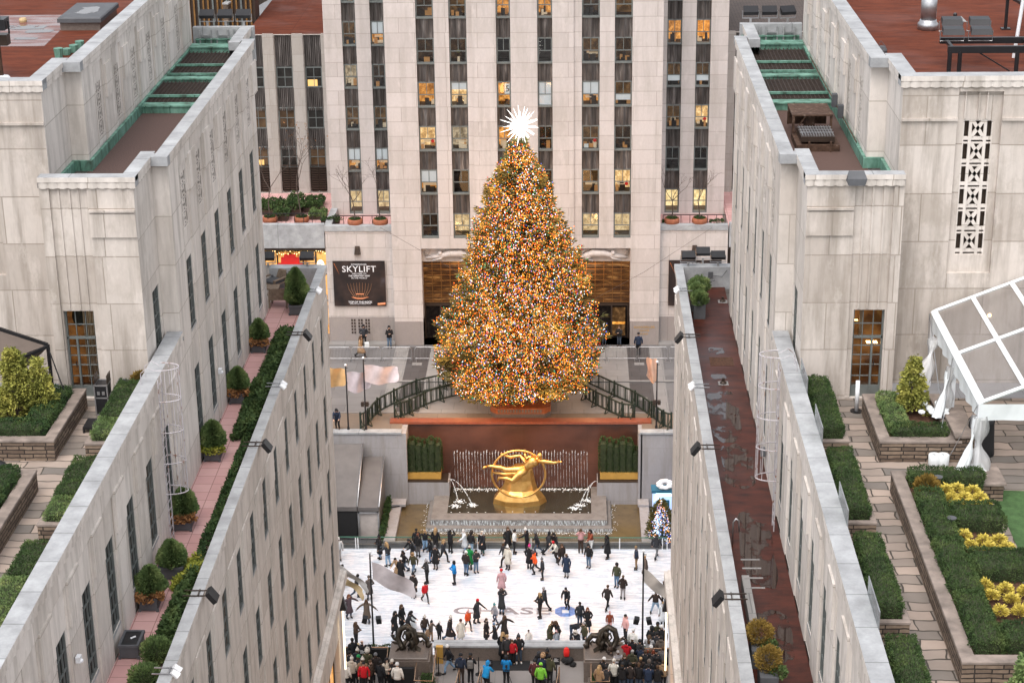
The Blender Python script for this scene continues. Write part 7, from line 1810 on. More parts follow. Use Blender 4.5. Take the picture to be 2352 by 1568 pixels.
t = thing('lighting_rig', 'black steel roof frame carrying four floodlights on the right red roof', 'lighting rig', (13.5, 60.5, 36.2)); m = MB(); m.bar((11.9, 60.2, 37.0), (16.5, 60.2, 37.0), .12, .22); m.bar((11.9, 61.6, 37.0), (16.5, 61.6, 37.0), .12, .2); m.bar((12.1, 60.2, 37.0), (12.1, 61.6, 37.0), .1); m.bar((14.6, 60.2, 37), (14.6, 61.6, 37), .1); m.bar((12.9, 60.2, 36.9), (13.9, 60.2, 36.3), .04)
m.build('beam', 'black', t)
for x in (11.98, 12.3, 14.1, 14.5): m = MB(); m.tube([(x, 60.2, 36.2), (x, 60.2, 36.95)], .07, 8); m.box(x - .14, x + .14, 60.08, 60.32, 36.2, 36.23); m.build('leg', 'black', t)
def rig_lamp(x, y, z, label):
 t = thing('rig_floodlight', label, 'floodlight', (x, y, z)); m = MB(); m.add([(x - .34, y - .2, z), (x + .34, y - .2, z), (x - .3, y - .1, z + .18), (x + .34, y - .1, z + .18), (x - .3, y + .25, z + .12), (x + .34, y + .25, z + .12), (x - .28, y + .25, z + .22), (x + .34, y + .25, z + .22)], [(0, 1, 3, 2), (2, 3, 7, 6), (4, 6, 7, 5), (0, 4, 5, 1), (0, 2, 6, 4), (1, 5, 7, 3)]); m.build('lamp_housing', 'black', t)
 m = MB(); m.tube([(x - .38, y, z + .1), (x - .38, y, z - .22), (x + .38, y, z - .22), (x + .38, y, z + .1)], .018, 5); m.build('yoke', 'galv', t)
for x, y, z, lb in ((12.15, 60.9, 37.35, 'front left lamp on the right roof rig'), (13.05, 60.9, 37.35, 'front right lamp on the right roof rig'), (12.35, 62.2, 37.4, 'rear left lamp on the right roof rig'), (13.25, 62.2, 37.4, 'rear right lamp on the right roof rig')): rig_lamp(x, y, z, lb)
m = MB(); m.tube([(14.55, 62.6, 36.2), (14.9, 62.6, 40.5)], .06, 8); tag(m.build('white_pole', 'white_paint', None, False, (14.6, 62.6, 36.2)), 'white flagpole rising beside the black rig at the right edge', 'pole')
t = thing('lighting_rig', 'second black rig cut off by the top right corner', 'lighting rig', (15.4, 67, 36.2))
for x, y in ((15.25, 67.2), (15.45, 64.4)): m = MB(); m.tube([(x, y, 36.2), (x, y, 37.4)], .06, 8); m.box(x - .16, x + .16, y - .12, y + .12, 36.2, 36.25); m.build('leg', 'black', t)
m = MB(); m.bar((15.1, 68.5, 37.4), (15.6, 63.8, 37.4), .1); m.bar((15.3, 67, 37.5), (16.5, 67, 37.5), .2); m.build('beam', 'black', t)
for i, y in enumerate((68.0, 66.4)): m = MB(); m.tube([(15.15, y, 37.75), (15.7, y, 37.75)], .15, 8); m.build('lamp', 'black', t)
for x, y, z, lb in ((-12.6, 63.0, 24.9, 'small white box on the left facade between two windows'), (-12.6, 42.2, 25.3, 'small white security light on the left facade near the bottom')):
 m = MB(); m.box(x, x + .12, y - .1, y + .1, z, z + .16); m.ball((x + .12, y, z + .02), .06); tag(m.build('wall_box', 'white_paint', None, False, (x, y, z)), lb, 'wall light')
m = MB(); m.box(6.3, 6.44, 58.4, 58.7, TZ + .6, TZ + .85); tag(m.build('wall_box', 'planter_grey', None, False, (6.4, 58.5, 23.8)), 'small grey box low on the right facade above the puddles', 'wall light')
MAT['pack_grey'] = plain('grey nylon', (.13, .125, .12), .8)
# ================================================================ people
def skin_body(V, E_, Rad):
 me = bpy.data.meshes.new('sk'); me.from_pydata(V, E_, [])
 o = bpy.data.objects.new('sk', me); COL.objects.link(o)
 md = o.modifiers.new('s', 'SKIN'); md.use_smooth_shade = True
 ly = me.skin_vertices[0] if len(me.skin_vertices) else None
 if ly:
  for i, r in enumerate(Rad):
   ly.data[i].radius = r if isinstance(r, tuple) else (r, r)
   ly.data[i].use_root = (i == 0)
 s = o.modifiers.new('u', 'SUBSURF'); s.levels = 1; s.render_levels = 1
 bpy.context.view_layer.update()
 out = bpy.data.meshes.new_from_object(o.evaluated_get(bpy.context.evaluated_depsgraph_get()))
 bpy.data.objects.remove(o); bpy.data.meshes.remove(me)
 out.polygons.foreach_set('use_smooth', [True] * len(out.polygons))
 return out
POSES = {
 'stand': ((.09, -.02, .48), (.10, 0, .08), (-.09, -.02, .48), (-.10, .02, .08), (.27, .03, 1.14), (.27, -.08, .90), (-.27, .03, 1.14), (-.27, -.08, .90), .03, .92),
 'pockets': ((.10, -.03, .48), (.13, 0, .08), (-.10, -.02, .48), (-.12, .02, .08), (.30, .06, 1.14), (.20, -.12, 1.0), (-.30, .06, 1.14), (-.20, -.12, 1.0), .04, .92),
 'glide': ((.10, -.20, .47), (.10, -.08, .08), (-.12, .10, .45), (-.16, .42, .16), (.30, .10, 1.12), (.38, -.05, .95), (-.30, -.05, 1.12), (-.38, -.20, 1.0), .16, .88),
 'stride': ((.10, -.26, .48), (.11, -.30, .08), (-.10, .12, .46), (-.12, .38, .12), (.27, .16, 1.14), (.27, .10, .92), (-.27, -.08, 1.13), (-.26, -.22, .94), .10, .88),
 'wide': ((.20, -.10, .47), (.30, 0, .08), (-.20, -.10, .47), (-.32, .04, .08), (.36, 0, 1.14), (.46, -.12, .96), (-.36, 0, 1.14), (-.46, -.12, .96), .12, .85),
 'armsout': ((.10, -.06, .47), (.13, 0, .08), (-.11, -.05, .47), (-.15, .05, .08), (.42, -.03, 1.26), (.62, -.10, 1.10), (-.42, -.03, 1.26), (-.60, -.10, 1.08), .08, .90),
 'phone': ((.09, -.02, .48), (.11, 0, .08), (-.09, -.02, .48), (-.11, .02, .08), (.25, -.12, 1.16), (.06, -.30, 1.24), (-.25, -.12, 1.16), (-.06, -.30, 1.22), .04, .92),
 'photo': ((.09, -.02, .48), (.11, 0, .08), (-.09, -.02, .48), (-.11, .02, .08), (.28, -.18, 1.40), (.10, -.24, 1.62), (-.28, -.18, 1.40), (-.10, -.24, 1.62), .0, .92),
 'reach': ((.09, -.06, .48), (.10, -.05, .08), (-.09, .04, .48), (-.11, .12, .08), (.24, -.25, 1.24), (.22, -.52, 1.16), (-.27, .05, 1.14), (-.28, -.05, .92), .12, .91),
 'lean': ((.10, -.16, .46), (.11, .02, .08), (-.10, -.10, .46), (-.12, .16, .08), (.24, -.22, 1.08), (.18, -.42, .98), (-.24, -.22, 1.08), (-.18, -.42, .96), .38, .86),
 'bend': ((.10, .02, .47), (.11, .05, .08), (-.10, .02, .47), (-.12, .05, .08), (.22, -.2, .8), (.12, -.3, .55), (-.22, -.2, .8), (-.12, -.3, .55), 1.35, .88),
 'crouch': ((.14, -.32, .42), (.12, -.12, .08), (-.14, -.30, .40), (-.12, .02, .08), (.26, -.20, .9), (.12, -.42, .82), (-.26, -.20, .9), (-.12, -.42, .82), .45, .52),
 'seated': ((.12, -.40, .46), (.12, -.38, .08), (-.12, -.40, .46), (-.12, -.36, .08), (.27, -.05, .95), (.15, -.28, .80), (-.27, -.05, .95), (-.15, -.28, .80), .12, .50),
}
def pose_pts(pn):
 kL, fL, kR, fR, eL, wL, eR, wR, lean, hip = POSES[pn]
 d = hip - .92
 def up(x, y, z):                       # torso point, leaned about the hips
  h = z - .92
  return Vector((x, y * math.cos(lean) - h * math.sin(lean), hip + h * math.cos(lean) + y * math.sin(lean)))
 arm_free = pn in ('bend', 'crouch', 'seated', 'lean')
 def ar(p): return Vector((p[0], p[1] - (math.sin(lean) * .28 if arm_free and pn != 'bend' else 0), p[2] + (0 if arm_free else d * 1))) if arm_free else up(*p)
 P = dict(pel=up(0, 0, .95), wai=up(0, 0, 1.08), che=up(0, 0, 1.28), uch=up(0, 0, 1.41), nec=up(0, -.01, 1.50), jaw=up(0, -.03, 1.565), hea=up(0, -.015, 1.64), cro=up(0, -.005, 1.72),
             nose=up(0, -.115, 1.615), ear0=up(.085, -.01, 1.63), ear1=up(-.085, -.01, 1.63), sL=up(.175, 0, 1.40), sR=up(-.175, 0, 1.40), hL=up(.09, 0, .90), hR=up(-.09, 0, .90),
             kL=Vector(kL), fL=Vector(fL), kR=Vector(kR), fR=Vector(fR), eL=ar(eL), wL=ar(wL), eR=ar(eR), wR=ar(wR))
 P['up'] = up
 return P
CACHE = {}
def mesh_of(key, fn, mat):
 if key not in CACHE:
  me = fn()
  if isinstance(me, MB):
   m = me; me = bpy.data.meshes.new(key.split('|')[0]); me.from_pydata([tuple(v) for v in m.v], [], m.f)
   me.polygons.foreach_set('use_smooth', [True] * len(me.polygons))
  me.materials.clear(); me.materials.append(MAT[mat]); CACHE[key] = me
 return CACHE[key]
def make_body(pn):
 P = pose_pts(pn); V = []; E_ = []; Rr = []
 def add(p, r, par=None):
  V.append(tuple(p)); Rr.append(r)
  if par is not None: E_.append((par, len(V) - 1))
  return len(V) - 1
 pel = add(P['pel'], (.13, .10)); wai = add(P['wai'], (.115, .09), pel); che = add(P['che'], (.145, .10), wai); uch = add(P['uch'], (.10, .075), che)
 nec = add(P['nec'], .05, uch); jaw = add(P['jaw'], (.06, .065), nec); hea = add(P['hea'], (.076, .088), jaw); add(P['cro'], (.055, .065), hea)
 add(P['nose'], .014, hea); add(P['ear0'], .016, hea); add(P['ear1'], .016, hea)
 for s, sg in (('L', 1), ('R', -1)):
  sh = add(P['s' + s], .055, uch); el = add(P['e' + s], .042, sh); wr = add(P['w' + s], .027, el)
  d = (P['w' + s] - P['e' + s]).normalized(); pal = add(P['w' + s] + d * .06, (.032, .02), wr)
  side = d.cross(Vector((0, 0, 1)));  side = side.normalized() if side.length > .05 else Vector((0, 1, 0))
  for k in range(4):
   b = P['w' + s] + d * .09 + side * (.012 * (k * 2 - 3)); L = (.030, .036, .033, .025)[k]
   f1 = add(b + d * L * .5, .0085, pal); add(b + d * L * 1.3 + Vector((0, 0, -.012)), .0075, f1)
  th = add(P['w' + s] + d * .04 + side * -.04, .010, wr); add(P['w' + s] + d * .075 + side * -.05, .008, th)
  hp = add(P['h' + s], .08, pel); kn = add(P['k' + s], .05, hp); an = add(P['f' + s], .035, kn); add(P['f' + s] + Vector((0, -.12, -.035)), .03, an)
 return skin_body(V, E_, Rr)
def make_coat(pn, ln):
 P = pose_pts(pn); up = P['up']; m = MB(); n = 12
 def ring(c, ax, rx, ry):
  return [c + ax[0] * rx * math.cos(2 * math.pi * k / n) + ax[1] * ry * math.sin(2 * math.pi * k / n) for k in range(n)]
 lean = POSES[pn][8]
 X = Vector((1, 0, 0)); Yl = Vector((0, math.cos(lean), math.sin(lean)))
 rows = [(up(0, 0, 1.47), .075, .075), (up(0, 0, 1.435), .15, .10), (up(0, 0, 1.36), .195, .13), (up(0, 0, 1.22), .195, .145), (up(0, 0, 1.08), .185, .14), (up(0, 0, .97), .195, .15), (up(0, .0, .86), .205, .16)]
 if ln == 'waist': rows = rows[:6]
 rs = [ring(c, (X, Yl), a, b) for c, a, b in rows]
 if ln == 'long':                        # skirts fall towards the knees
  kx = (P['kL'] + P['kR']) / 2; sp_ = abs((P['kL'] - P['kR']).x) * .5; sy = abs((P['kL'] - P['kR']).y) * .5
  rs.append(ring(Vector((kx.x, kx.y * .6 + rows[-1][0].y * .4, .66 * POSES[pn][9] / .92)), (X, Vector((0, 1, 0))), .215 + sp_ * .3, .18 + sy * .4)); rs.append(ring(Vector((kx.x, kx.y, .43 * POSES[pn][9] / .92)), (X, Vector((0, 1, 0))), .22 + sp_ * .6, .19 + sy * .8))
 vs = [p for r in rs for p in r]; fs = [tuple(range(n))]
 for i in range(len(rs) - 1):
  for k in range(n): fs.append((i * n + k, (i + 1) * n + k, (i + 1) * n + (k + 1) % n, i * n + (k + 1) % n))
 fs.append(tuple(range(len(vs) - 1, len(vs) - n - 1, -1)))
 m.add(vs, fs)
 for s in 'LR':
  a, e, w = P['s' + s], P['e' + s], P['w' + s]
  m.tube([a * .75 + P['uch'] * .25, a, a * .5 + e * .5, e, e * .5 + w * .5, w], [.07, .078, .07, .062, .058, .05], 8)
 m.tube([up(0, 0, 1.44), up(0, .01, 1.50), up(0, .01, 1.52)], [.10, .085, .06], 9)
 return m
def make_trousers(pn):
 P = pose_pts(pn); m = MB()
 for s in 'LR':
  h, k, f = P['h' + s], P['k' + s], P['f' + s]
  m.tube([h + Vector((0, 0, .07)), h, h * .5 + k * .5, k, k * .45 + f * .55, f + Vector((0, 0, .03))], [.11, .108, .088, .068, .06, .052], 8)
 m.ball(P['pel'] + Vector((0, 0, -.02)), .16, .125, .12, 10, 6)
 return m
def make_foot(pn, s, skate):
 P = pose_pts(pn); f = P['f' + s]; m = MB()
 m.tube([f + Vector((0, .02, .13)), f + Vector((0, .02, .02)), f + Vector((0, .01, -.03)), f + Vector((0, -.10, -.04)), f + Vector((0, -.17, -.045))], [.052, .055, .05, .045, .03], 8)
 if skate: m.box(f.x - .006, f.x + .006, f.y - .17, f.y + .09, f.z - .115, f.z - .075); m.box(f.x - .02, f.x + .02, f.y - .13, f.y - .09, f.z - .09, f.z - .06); m.box(f.x - .02, f.x + .02, f.y + .02, f.y + .06, f.z - .09, f.z - .04)
 return m
def hm(kind):
 m = MB()
 if kind in ('beanie', 'pom'):
  m.lathe((0, 0, -.01), [(.098, 0), (.105, .02), (.104, .06), (.092, .10), (.06, .14), (.01, .158)], 12)
  if kind == 'pom': m.ball((0, 0, .185), .042, None, None, 8, 6)
 elif kind == 'hood':
  for a in (0,):
   m.ball((0, .035, .015), .118, .118, .135, 12, 8); m.ball((0, .06, -.07), .11, .09, .09, 10, 6)
 elif kind == 'furhood':
  m.ball((0, .045, .0), .12, .11, .13, 12, 8)
  pts = [(.115 * math.cos(t), -.05 + .03 * math.cos(2 * t), .005 + .135 * math.sin(t)) for t in [2 * math.pi * k / 14 for k in range(15)]]
  m.tube(pts, .034, 6)
 elif kind == 'hoodback':
  m.ball((0, .10, -.13), .13, .08, .08, 10, 6)
 elif kind == 'short':
  m.ball((0, .012, .03), .094, .102, .088, 12, 8); m.ball((0, .05, -.01), .08, .06, .07, 8, 6)
 elif kind == 'long':
  m.ball((0, .012, .03), .098, .105, .09, 12, 8)
  m.tube([(0, .06, .03), (0, .085, -.08), (0, .10, -.2), (0, .10, -.33), (0, .09, -.40)], [.085, .095, .10, .085, .04], 9)
  m.tube([(.085, -.01, 0), (.10, -.02, -.12), (.10, -.05, -.26)], [.03, .04, .02], 6); m.tube([(-.085, -.01, 0), (-.10, -.02, -.12), (-.10, -.05, -.26)], [.03, .04, .02], 6)
 elif kind == 'cap':
  m.ball((0, .01, .035), .098, .104, .075, 12, 8); m.box(-.06, .06, -.17, -.07, .03, .042)
 elif kind == 'bald': m.ball((0, .04, -.01), .07, .05, .04, 8, 5)
 elif kind == 'headphones':
  m.ball((0, .012, .03), .094, .102, .088, 12, 8); m.tube([(.1, 0, -.01), (.085, 0, .09), (0, 0, .13), (-.085, 0, .09), (-.1, 0, -.01)], .02, 6); m.ball((.105, 0, -.01), .03, .04, .04); m.ball((-.105, 0, -.01), .03, .04, .04)
 return m
PC_ = {'blk': (.014, .014, .016), 'char': (.03, .03, .034), 'navy': (.018, .028, .055), 'brown': (.055, .035, .026), 'dkbrown': (.03, .021, .018), 'taupe': (.11, .085, .07), 'grey': (.13, .13, .135), 'lgrey': (.32, .31, .32), 'white': (.66, .64, .62),
       'cream': (.55, .50, .44), 'camel': (.36, .22, .12), 'tan': (.30, .18, .10), 'olive': (.055, .055, .03), 'green': (.01, .22, .06), 'blue': (.01, .22, .52), 'red': (.50, .012, .02), 'orange': (.80, .10, .02), 'pink': (.62, .36, .36), 'rust': (.20, .045, .02),
       'jeans': (.10, .17, .27), 'ljeans': (.24, .36, .50), 'dkjeans': (.045, .065, .10), 'teal': (.02, .09, .08), 'mauve': (.10, .065, .07), 'hotpink': (.62, .04, .22), 'blond': (.36, .23, .11), 'hbrown': (.075, .04, .02), 'auburn': (.16, .055, .025), 'hblk': (.012, .01, .01), 'hgrey': (.28, .26, .25),
       'maroon': (.07, .02, .022), 'tealhat': (.08, .28, .30), 'lime': (.20, .55, .05), 'khaki': (.25, .17, .09), 'silver': (.45, .47, .50)}
SK = [(.52, .33, .25), (.48, .29, .20), (.12, .065, .04), (.56, .38, .30)]
NP = [0]
def person(x, y, z, rz, pose, coat, ln, legs, gear, gcol, label, h=1.0, skate=True, group='skaters on the ice', skin=0, shoes='blk'):
 NP[0] += 1
 t = thing('person', label, 'person', (0, 0, 0), group)
 def part(name, key, fn, mat, col, loc=None, par=t, rx=0):
  me = mesh_of(key, fn, mat); o = bpy.data.objects.new(name, me); COL.objects.link(o); o.parent = par; o.color = (*col, 1)
  if loc is not None: o.location = loc; o.rotation_euler = (rx, 0, 0)
  ORG[o.name] = Vector((0, 0, 0)); return o
 jit = lambda c: tuple(max(.004, v * (1 + .12 * math.sin(NP[0] * 3.1 + i * .6))) for i, v in enumerate(c))
 part('body', 'body|' + pose, lambda: make_body(pose), 'skin', SK[skin])
 part('coat', 'coat|' + pose + ln, lambda: make_coat(pose, ln), 'cloth', jit(PC_[coat]))
 part('trousers', 'trousers|' + pose, lambda: make_trousers(pose), 'cloth', jit(PC_[legs]))
 for s in 'LR': part('skate' if skate else 'shoe', 'foot|' + pose + s + str(skate), lambda s=s: make_foot(pose, s, skate), 'hair', PC_[shoes])
 hp = pose_pts(pose)['hea']; lean = POSES[pose][8]
 nm = {'beanie': 'hat', 'pom': 'hat', 'cap': 'hat', 'hood': 'hood', 'furhood': 'hood', 'short': 'hair', 'long': 'hair', 'bald': 'hair', 'headphones': 'hair'}[gear]
 part(nm, 'head|' + gear, lambda: hm(gear), 'hair', PC_[gcol], hp + Vector((0, 0, 0)), t, lean * .8)
 if gear in ('beanie', 'pom') and NP[0] % 2: part('hair', 'head|short', lambda: hm('short'), 'hair', PC_['hbrown'], hp + Vector((0, .01, -.035)), t, lean * .8)
 if NP[0] % 3 == 0: part('hood', 'head|hoodback', lambda: hm('hoodback'), 'cloth', jit(PC_[coat]), hp, t, lean)
 h *= .925 if skate else .97
 t.scale = (h, h, h); t.location = (x, y, z + (.035 if skate else -.0) * h); t.rotation_euler = (0, 0, math.radians(rz))
 return t
def SKP(sh, px, py, *a, **k):
 p = Z_(sh, px, py, RZ) if sh[0] in 'PQRSW' and len(sh) <= 2 and sh not in ('R',) else Z_(sh, px, py, RZ)
 return person(p.x, p.y, RZ, *a, **k)
def TER(sh, px, py, *a, **k):
 p = Z_(sh, px, py, 0); k.setdefault('skate', False); k.setdefault('group', 'people on the upper terrace'); return person(p.x, p.y, 0, *a, **k)
S_ = [
 ('P', 695, 535, -60, 'phone', 'blk', 'long', 'ljeans', 'pom', 'blk', 'skater in a pointed black hat and beige scarf at the left end of the glass'),
 ('P', 805, 640, -120, 'reach', 'char', 'hip', 'ljeans', 'long', 'blond', 'blonde skater in a short black jacket reaching left, just above the silver flag'),
 ('P', 1030, 735, -60, 'stride', 'blk', 'hip', 'jeans', 'short', 'hblk', 'dark haired skater in a black parka and jeans striding behind the flag tip'),
 ('P', 950, 800, -40, 'lean', 'camel', 'long', 'blk', 'short', 'hblk', 'skater in a camel coat leaning forward behind the silver flag'),
 ('P', 985, 860, 150, 'stand', 'blk', 'long', 'blk', 'beanie', 'white', 'skater in a white hat and black coat half hidden by the silver flag'),
 ('P', 1150, 560, -60, 'lean', 'blk', 'hip', 'char', 'beanie', 'blk', 'skater in a black beanie and jacket bending behind the olive parka'),
 ('P', 1160, 755, -30, 'stride', 'olive', 'hip', 'jeans', 'furhood', 'blond', 'skater in an olive parka with a pale fur hood and pink dots on the sleeve'),
 ('P', 1200, 430, 20, 'stand', 'blk', 'hip', 'dkjeans', 'beanie', 'blk', 'tall skater in a black beanie against the glass, behind a brown haired one'),
 ('P', 1222, 510, 160, 'stand', 'blk', 'hip', 'grey', 'short', 'auburn', 'ginger haired skater seen from behind in a black jacket and grey trousers'),
 ('P', 1320, 437, 0, 'armsout', 'blk', 'waist', 'ljeans', 'long', 'blond', 'blonde skater in light jeans with both arms spread at the glass'),
 ('P', 1465, 440, 170, 'stand', 'blk', 'hip', 'char', 'long', 'blond', 'blonde skater in a black puffer seen from behind holding hands to the left'),
 ('P', 1395, 585, -80, 'reach', 'blk', 'hip', 'jeans', 'long', 'hblk', 'black haired skater in blue jeans pointing left in front of the blonde pair'),
 ('P', 1465, 675, -20, 'stand', 'blk', 'long', 'grey', 'beanie', 'grey', 'skater in a grey beanie, long black puffer and grey trousers'),
 ('P', 1570, 572, 60, 'stride', 'char', 'hip', 'blk', 'long', 'blond', 'fair haired skater in a dark vest and black leggings right of the grey beanie'),
 ('P', 1668, 452, 150, 'photo', 'blk', 'hip', 'blk', 'short', 'hblk', 'skater all in black with raised hands facing the fountain'),
 ('P', 1868, 440, -60, 'reach', 'white', 'long', 'ljeans', 'headphones', 'white', 'skater in a white coat with earmuffs pointing left at the glass'),
 ('P', 1955, 470, 150, 'stand', 'blk', 'hip', 'ljeans', 'furhood', 'dkbrown', 'skater in a black coat with a brown fur collar next to the white coat'),
 ('P', 2112, 476, -20, 'reach', 'blk', 'long', 'teal', 'furhood', 'cream', 'skater in a short black coat, fur hood and teal leggings by the glass'),
 ('P', 1935, 686, 160, 'stand', 'green', 'long', 'blk', 'pom', 'cream', 'skater in a bright green coat and cream bobble hat'),
 ('P', 1885, 762, 150, 'stand', 'dkbrown', 'hip', 'jeans', 'headphones', 'white', 'skater in a maroon brown jacket and jeans in front of the green coat'),
 ('P', 2022, 726, 30, 'phone', 'char', 'hip', 'jeans', 'short', 'hblk', 'skater in a black jacket and blue jeans right of the green coat'),
 ('P', 1725, 886, -70, 'phone', 'blue', 'hip', 'char', 'hood', 'blk', 'skater in a bright blue jacket and black hood standing alone'),
 ('P', 1345, 872, -60, 'phone', 'char', 'hip', 'blk', 'pom', 'lgrey', 'skater in a pale bobble hat and grey jacket looking at a phone'),
 ('P', 1162, 1066, -30, 'stand', 'dkbrown', 'long', 'dkjeans', 'pom', 'blk', 'skater in a dark brown knee coat and black bobble hat at the flag tip'),
 ('P', 1318, 1132, 30, 'stride', 'red', 'hip', 'char', 'pom', 'blk', 'child in a red jacket and black hat left of centre', .86),
 ('P', 552, 1098, -150, 'pockets', 'taupe', 'long', 'dkjeans', 'beanie', 'taupe', 'skater in a taupe coat and beige hat just left of the pole'),
 ('P', 370, 1075, 80, 'glide', 'char', 'hip', 'dkjeans', 'beanie', 'blk', 'skater in a black beanie gliding behind the pale gold flag'),
 ('P', 198, 932, -40, 'stride', 'maroon', 'hip', 'dkjeans', 'short', 'hblk', 'skater half hidden behind the gold flag at the left edge of the ice'),
 ('P', 128, 560, 10, 'stand', 'silver', 'hip', 'lgrey', 'beanie', 'white', 'skater in a silver grey jacket at the far left corner of the ice'),
 ('P', 268, 1352, 40, 'armsout', 'mauve', 'long', 'dkjeans', 'long', 'auburn', 'auburn haired skater in a long mauve brown coat, lower left'),
 ('d2', 1100, 1062, 0, 'armsout', 'taupe', 'long', 'dkjeans', 'long', 'hbrown', 'skater in a grey brown coat with arms out by the left speakers'),
 ('d2', 1395, 1110, 60, 'stand', 'blk', 'long', 'blk', 'long', 'hbrown', 'long haired skater in a black coat above the left bronze sculpture'),
 ('d2', 1335, 1165, 60, 'reach', 'blk', 'long', 'blk', 'long', 'hblk', 'skater in a long black coat with a white dot, left of the bronze rider'),
 ('d2', 1445, 1150, 80, 'lean', 'char', 'hip', 'blk', 'long', 'hblk', 'skater in a charcoal jacket pushing a skating aid behind the left bronze sculpture'),
 ('d2', 1008, 1262, 70, 'phone', 'brown', 'waist', 'blk', 'long', 'hbrown', 'skater in a brown jacket and black skirt above the left hedge'),
 ('d2', 1590, 1190, 30, 'stand', 'brown', 'hip', 'dkjeans', 'pom', 'cream', 'skater in a cream bobble hat near the wall, right of the left sculpture', .92),
 ('d2', 1640, 1215, 60, 'reach', 'taupe', 'hip', 'tan', 'pom', 'blk', 'child in a black bobble hat by the wall, right of the left sculpture', .85),
 ('d2', 1612, 1245, 60, 'stand', 'tan', 'hip', 'ljeans', 'beanie', 'white', 'small child in a white hat and light blue trousers at the wall', .7),
 ('d2', 1712, 1218, 150, 'stand', 'blk', 'hip', 'blk', 'pom', 'white', 'child with white sleeves and hat in a black vest near the wall', .8),
 ('d2', 1800, 1212, 70, 'stride', 'dkbrown', 'long', 'jeans', 'pom', 'cream', 'skater in a beige hat and long dark brown coat striding right'),
 ('d2', 1895, 1225, 20, 'stand', 'cream', 'long', 'white', 'beanie', 'maroon', 'skater in a long cream coat near the wall below the lettering', .94),
 ('d2', 1955, 1115, 30, 'stride', 'orange', 'hip', 'blk', 'pom', 'pink', 'girl in a red orange jacket and pink bobble hat below the lettering', .82),
 ('d2', 2028, 1060, 60, 'reach', 'char', 'long', 'blk', 'beanie', 'red', 'skater in a red beanie and charcoal coat standing on the lettering'),
 ('d2', 2190, 1060, -60, 'wide', 'lgrey', 'hip', 'dkjeans', 'pom', 'tealhat', 'child in a teal bobble hat and grey jacket with legs apart', .84),
 ('d2', 2240, 988, 160, 'photo', 'char', 'long', 'jeans', 'furhood', 'dkbrown', 'skater from behind in a dark parka with a fur hood below the pink coat'),
 ('d2', 2240, 815, -170, 'stand', 'pink', 'long', 'pink', 'beanie', 'red', 'skater in a red hat and long pale pink coat in the middle of the ice'),
 ('d2', 2262, 1205, 40, 'armsout', 'dkbrown', 'long', 'blk', 'long', 'hbrown', 'long haired skater in a dark brown coat near the wall with one arm out'),
 ('d2', 2110, 1225, 70, 'stand', 'dkbrown', 'long', 'blk', 'short', 'hbrown', 'skater in a dark brown coat holding a child by the wall'),
 ('d2', 2185, 1230, -60, 'reach', 'blk', 'long', 'blk', 'beanie', 'jeans', 'child in black with a blue scarf between two dark brown coats', .82),
 ('Q', 190, 595, -60, 'stride', 'char', 'hip', 'blk', 'short', 'hbrown', 'brown haired skater in a charcoal jacket beside the white coat'),
 ('Q', 236, 642, -30, 'stand', 'cream', 'long', 'blk', 'pom', 'white', 'skater in a long off white coat and white hat, centre of the far group'),
 ('Q', 235, 400, 20, 'stand', 'blk', 'long', 'blk', 'long', 'hbrown', 'skater in a black fur trimmed jacket at the glass, centre'),
 ('Q', 318, 436, 90, 'pockets', 'white', 'waist', 'blk', 'beanie', 'blk', 'skater in a white jacket, black trousers and black beanie at the glass'),
 ('Q', 485, 412, -100, 'reach', 'blk', 'hip', 'blk', 'pom', 'white', 'skater in a big white bobble hat and black jacket at the glass'),
 ('Q', 620, 455, -80, 'glide', 'blk', 'hip', 'dkjeans', 'pom', 'grey', 'skater in a grey bobble hat stretching a hand to the white bobble hat'),
 ('Q', 515, 635, 160, 'stand', 'blk', 'long', 'blk', 'pom', 'hotpink', 'skater in a hot pink bobble hat and black coat'),
 ('Q', 590, 700, -80, 'glide', 'orange', 'hip', 'char', 'beanie', 'mauve', 'skater in a bright orange jacket in the middle of the far group'),
 ('Q', 687, 778, -80, 'stand', 'char', 'hip', 'blk', 'pom', 'grey', 'skater in a grey bobble hat and scarf in front of the orange jacket', .92),
 ('Q', 765, 448, 90, 'stride', 'char', 'hip', 'blk', 'hood', 'blk', 'hooded skater in black holding hands with a long haired one'),
 ('Q', 850, 440, -20, 'lean', 'blk', 'hip', 'char', 'long', 'hblk', 'long black haired skater in black, right of the hooded one'),
 ('Q', 875, 545, -60, 'lean', 'cream', 'hip', 'dkbrown', 'beanie', 'red', 'skater in a red hat, red scarf and cream coat leaning forward'),
 ('Q', 935, 610, 20, 'stride', 'dkbrown', 'hip', 'dkbrown', 'long', 'hbrown', 'brown haired skater in a dark brown coat beside the navy coat'),
 ('Q', 1000, 745, -20, 'stand', 'navy', 'long', 'lgrey', 'short', 'hbrown', 'skater in a long navy coat and grey trousers'),
 ('Q', 1185, 422, 0, 'photo', 'pink', 'waist', 'brown', 'long', 'hbrown', 'skater in a pink jacket and white skirt with hands at her head'),
 ('Q', 1320, 418, -50, 'reach', 'rust', 'waist', 'white', 'long', 'hblk', 'skater in a rust jacket and wide white trousers'),
 ('Q', 1290, 620, -30, 'stand', 'blk', 'hip', 'jeans', 'beanie', 'blk', 'skater in a black beanie, black jacket and blue jeans in front of the rust jacket'),
 ('Q', 1535, 502, -60, 'reach', 'blk', 'long', 'blk', 'long', 'hblk', 'skater in an ankle length black coat reaching left by the glass'),
 ('Q', 1912, 642, -90, 'pockets', 'navy', 'hip', 'khaki', 'beanie', 'khaki', 'skater in a navy jacket, khaki trousers and brown beanie'),
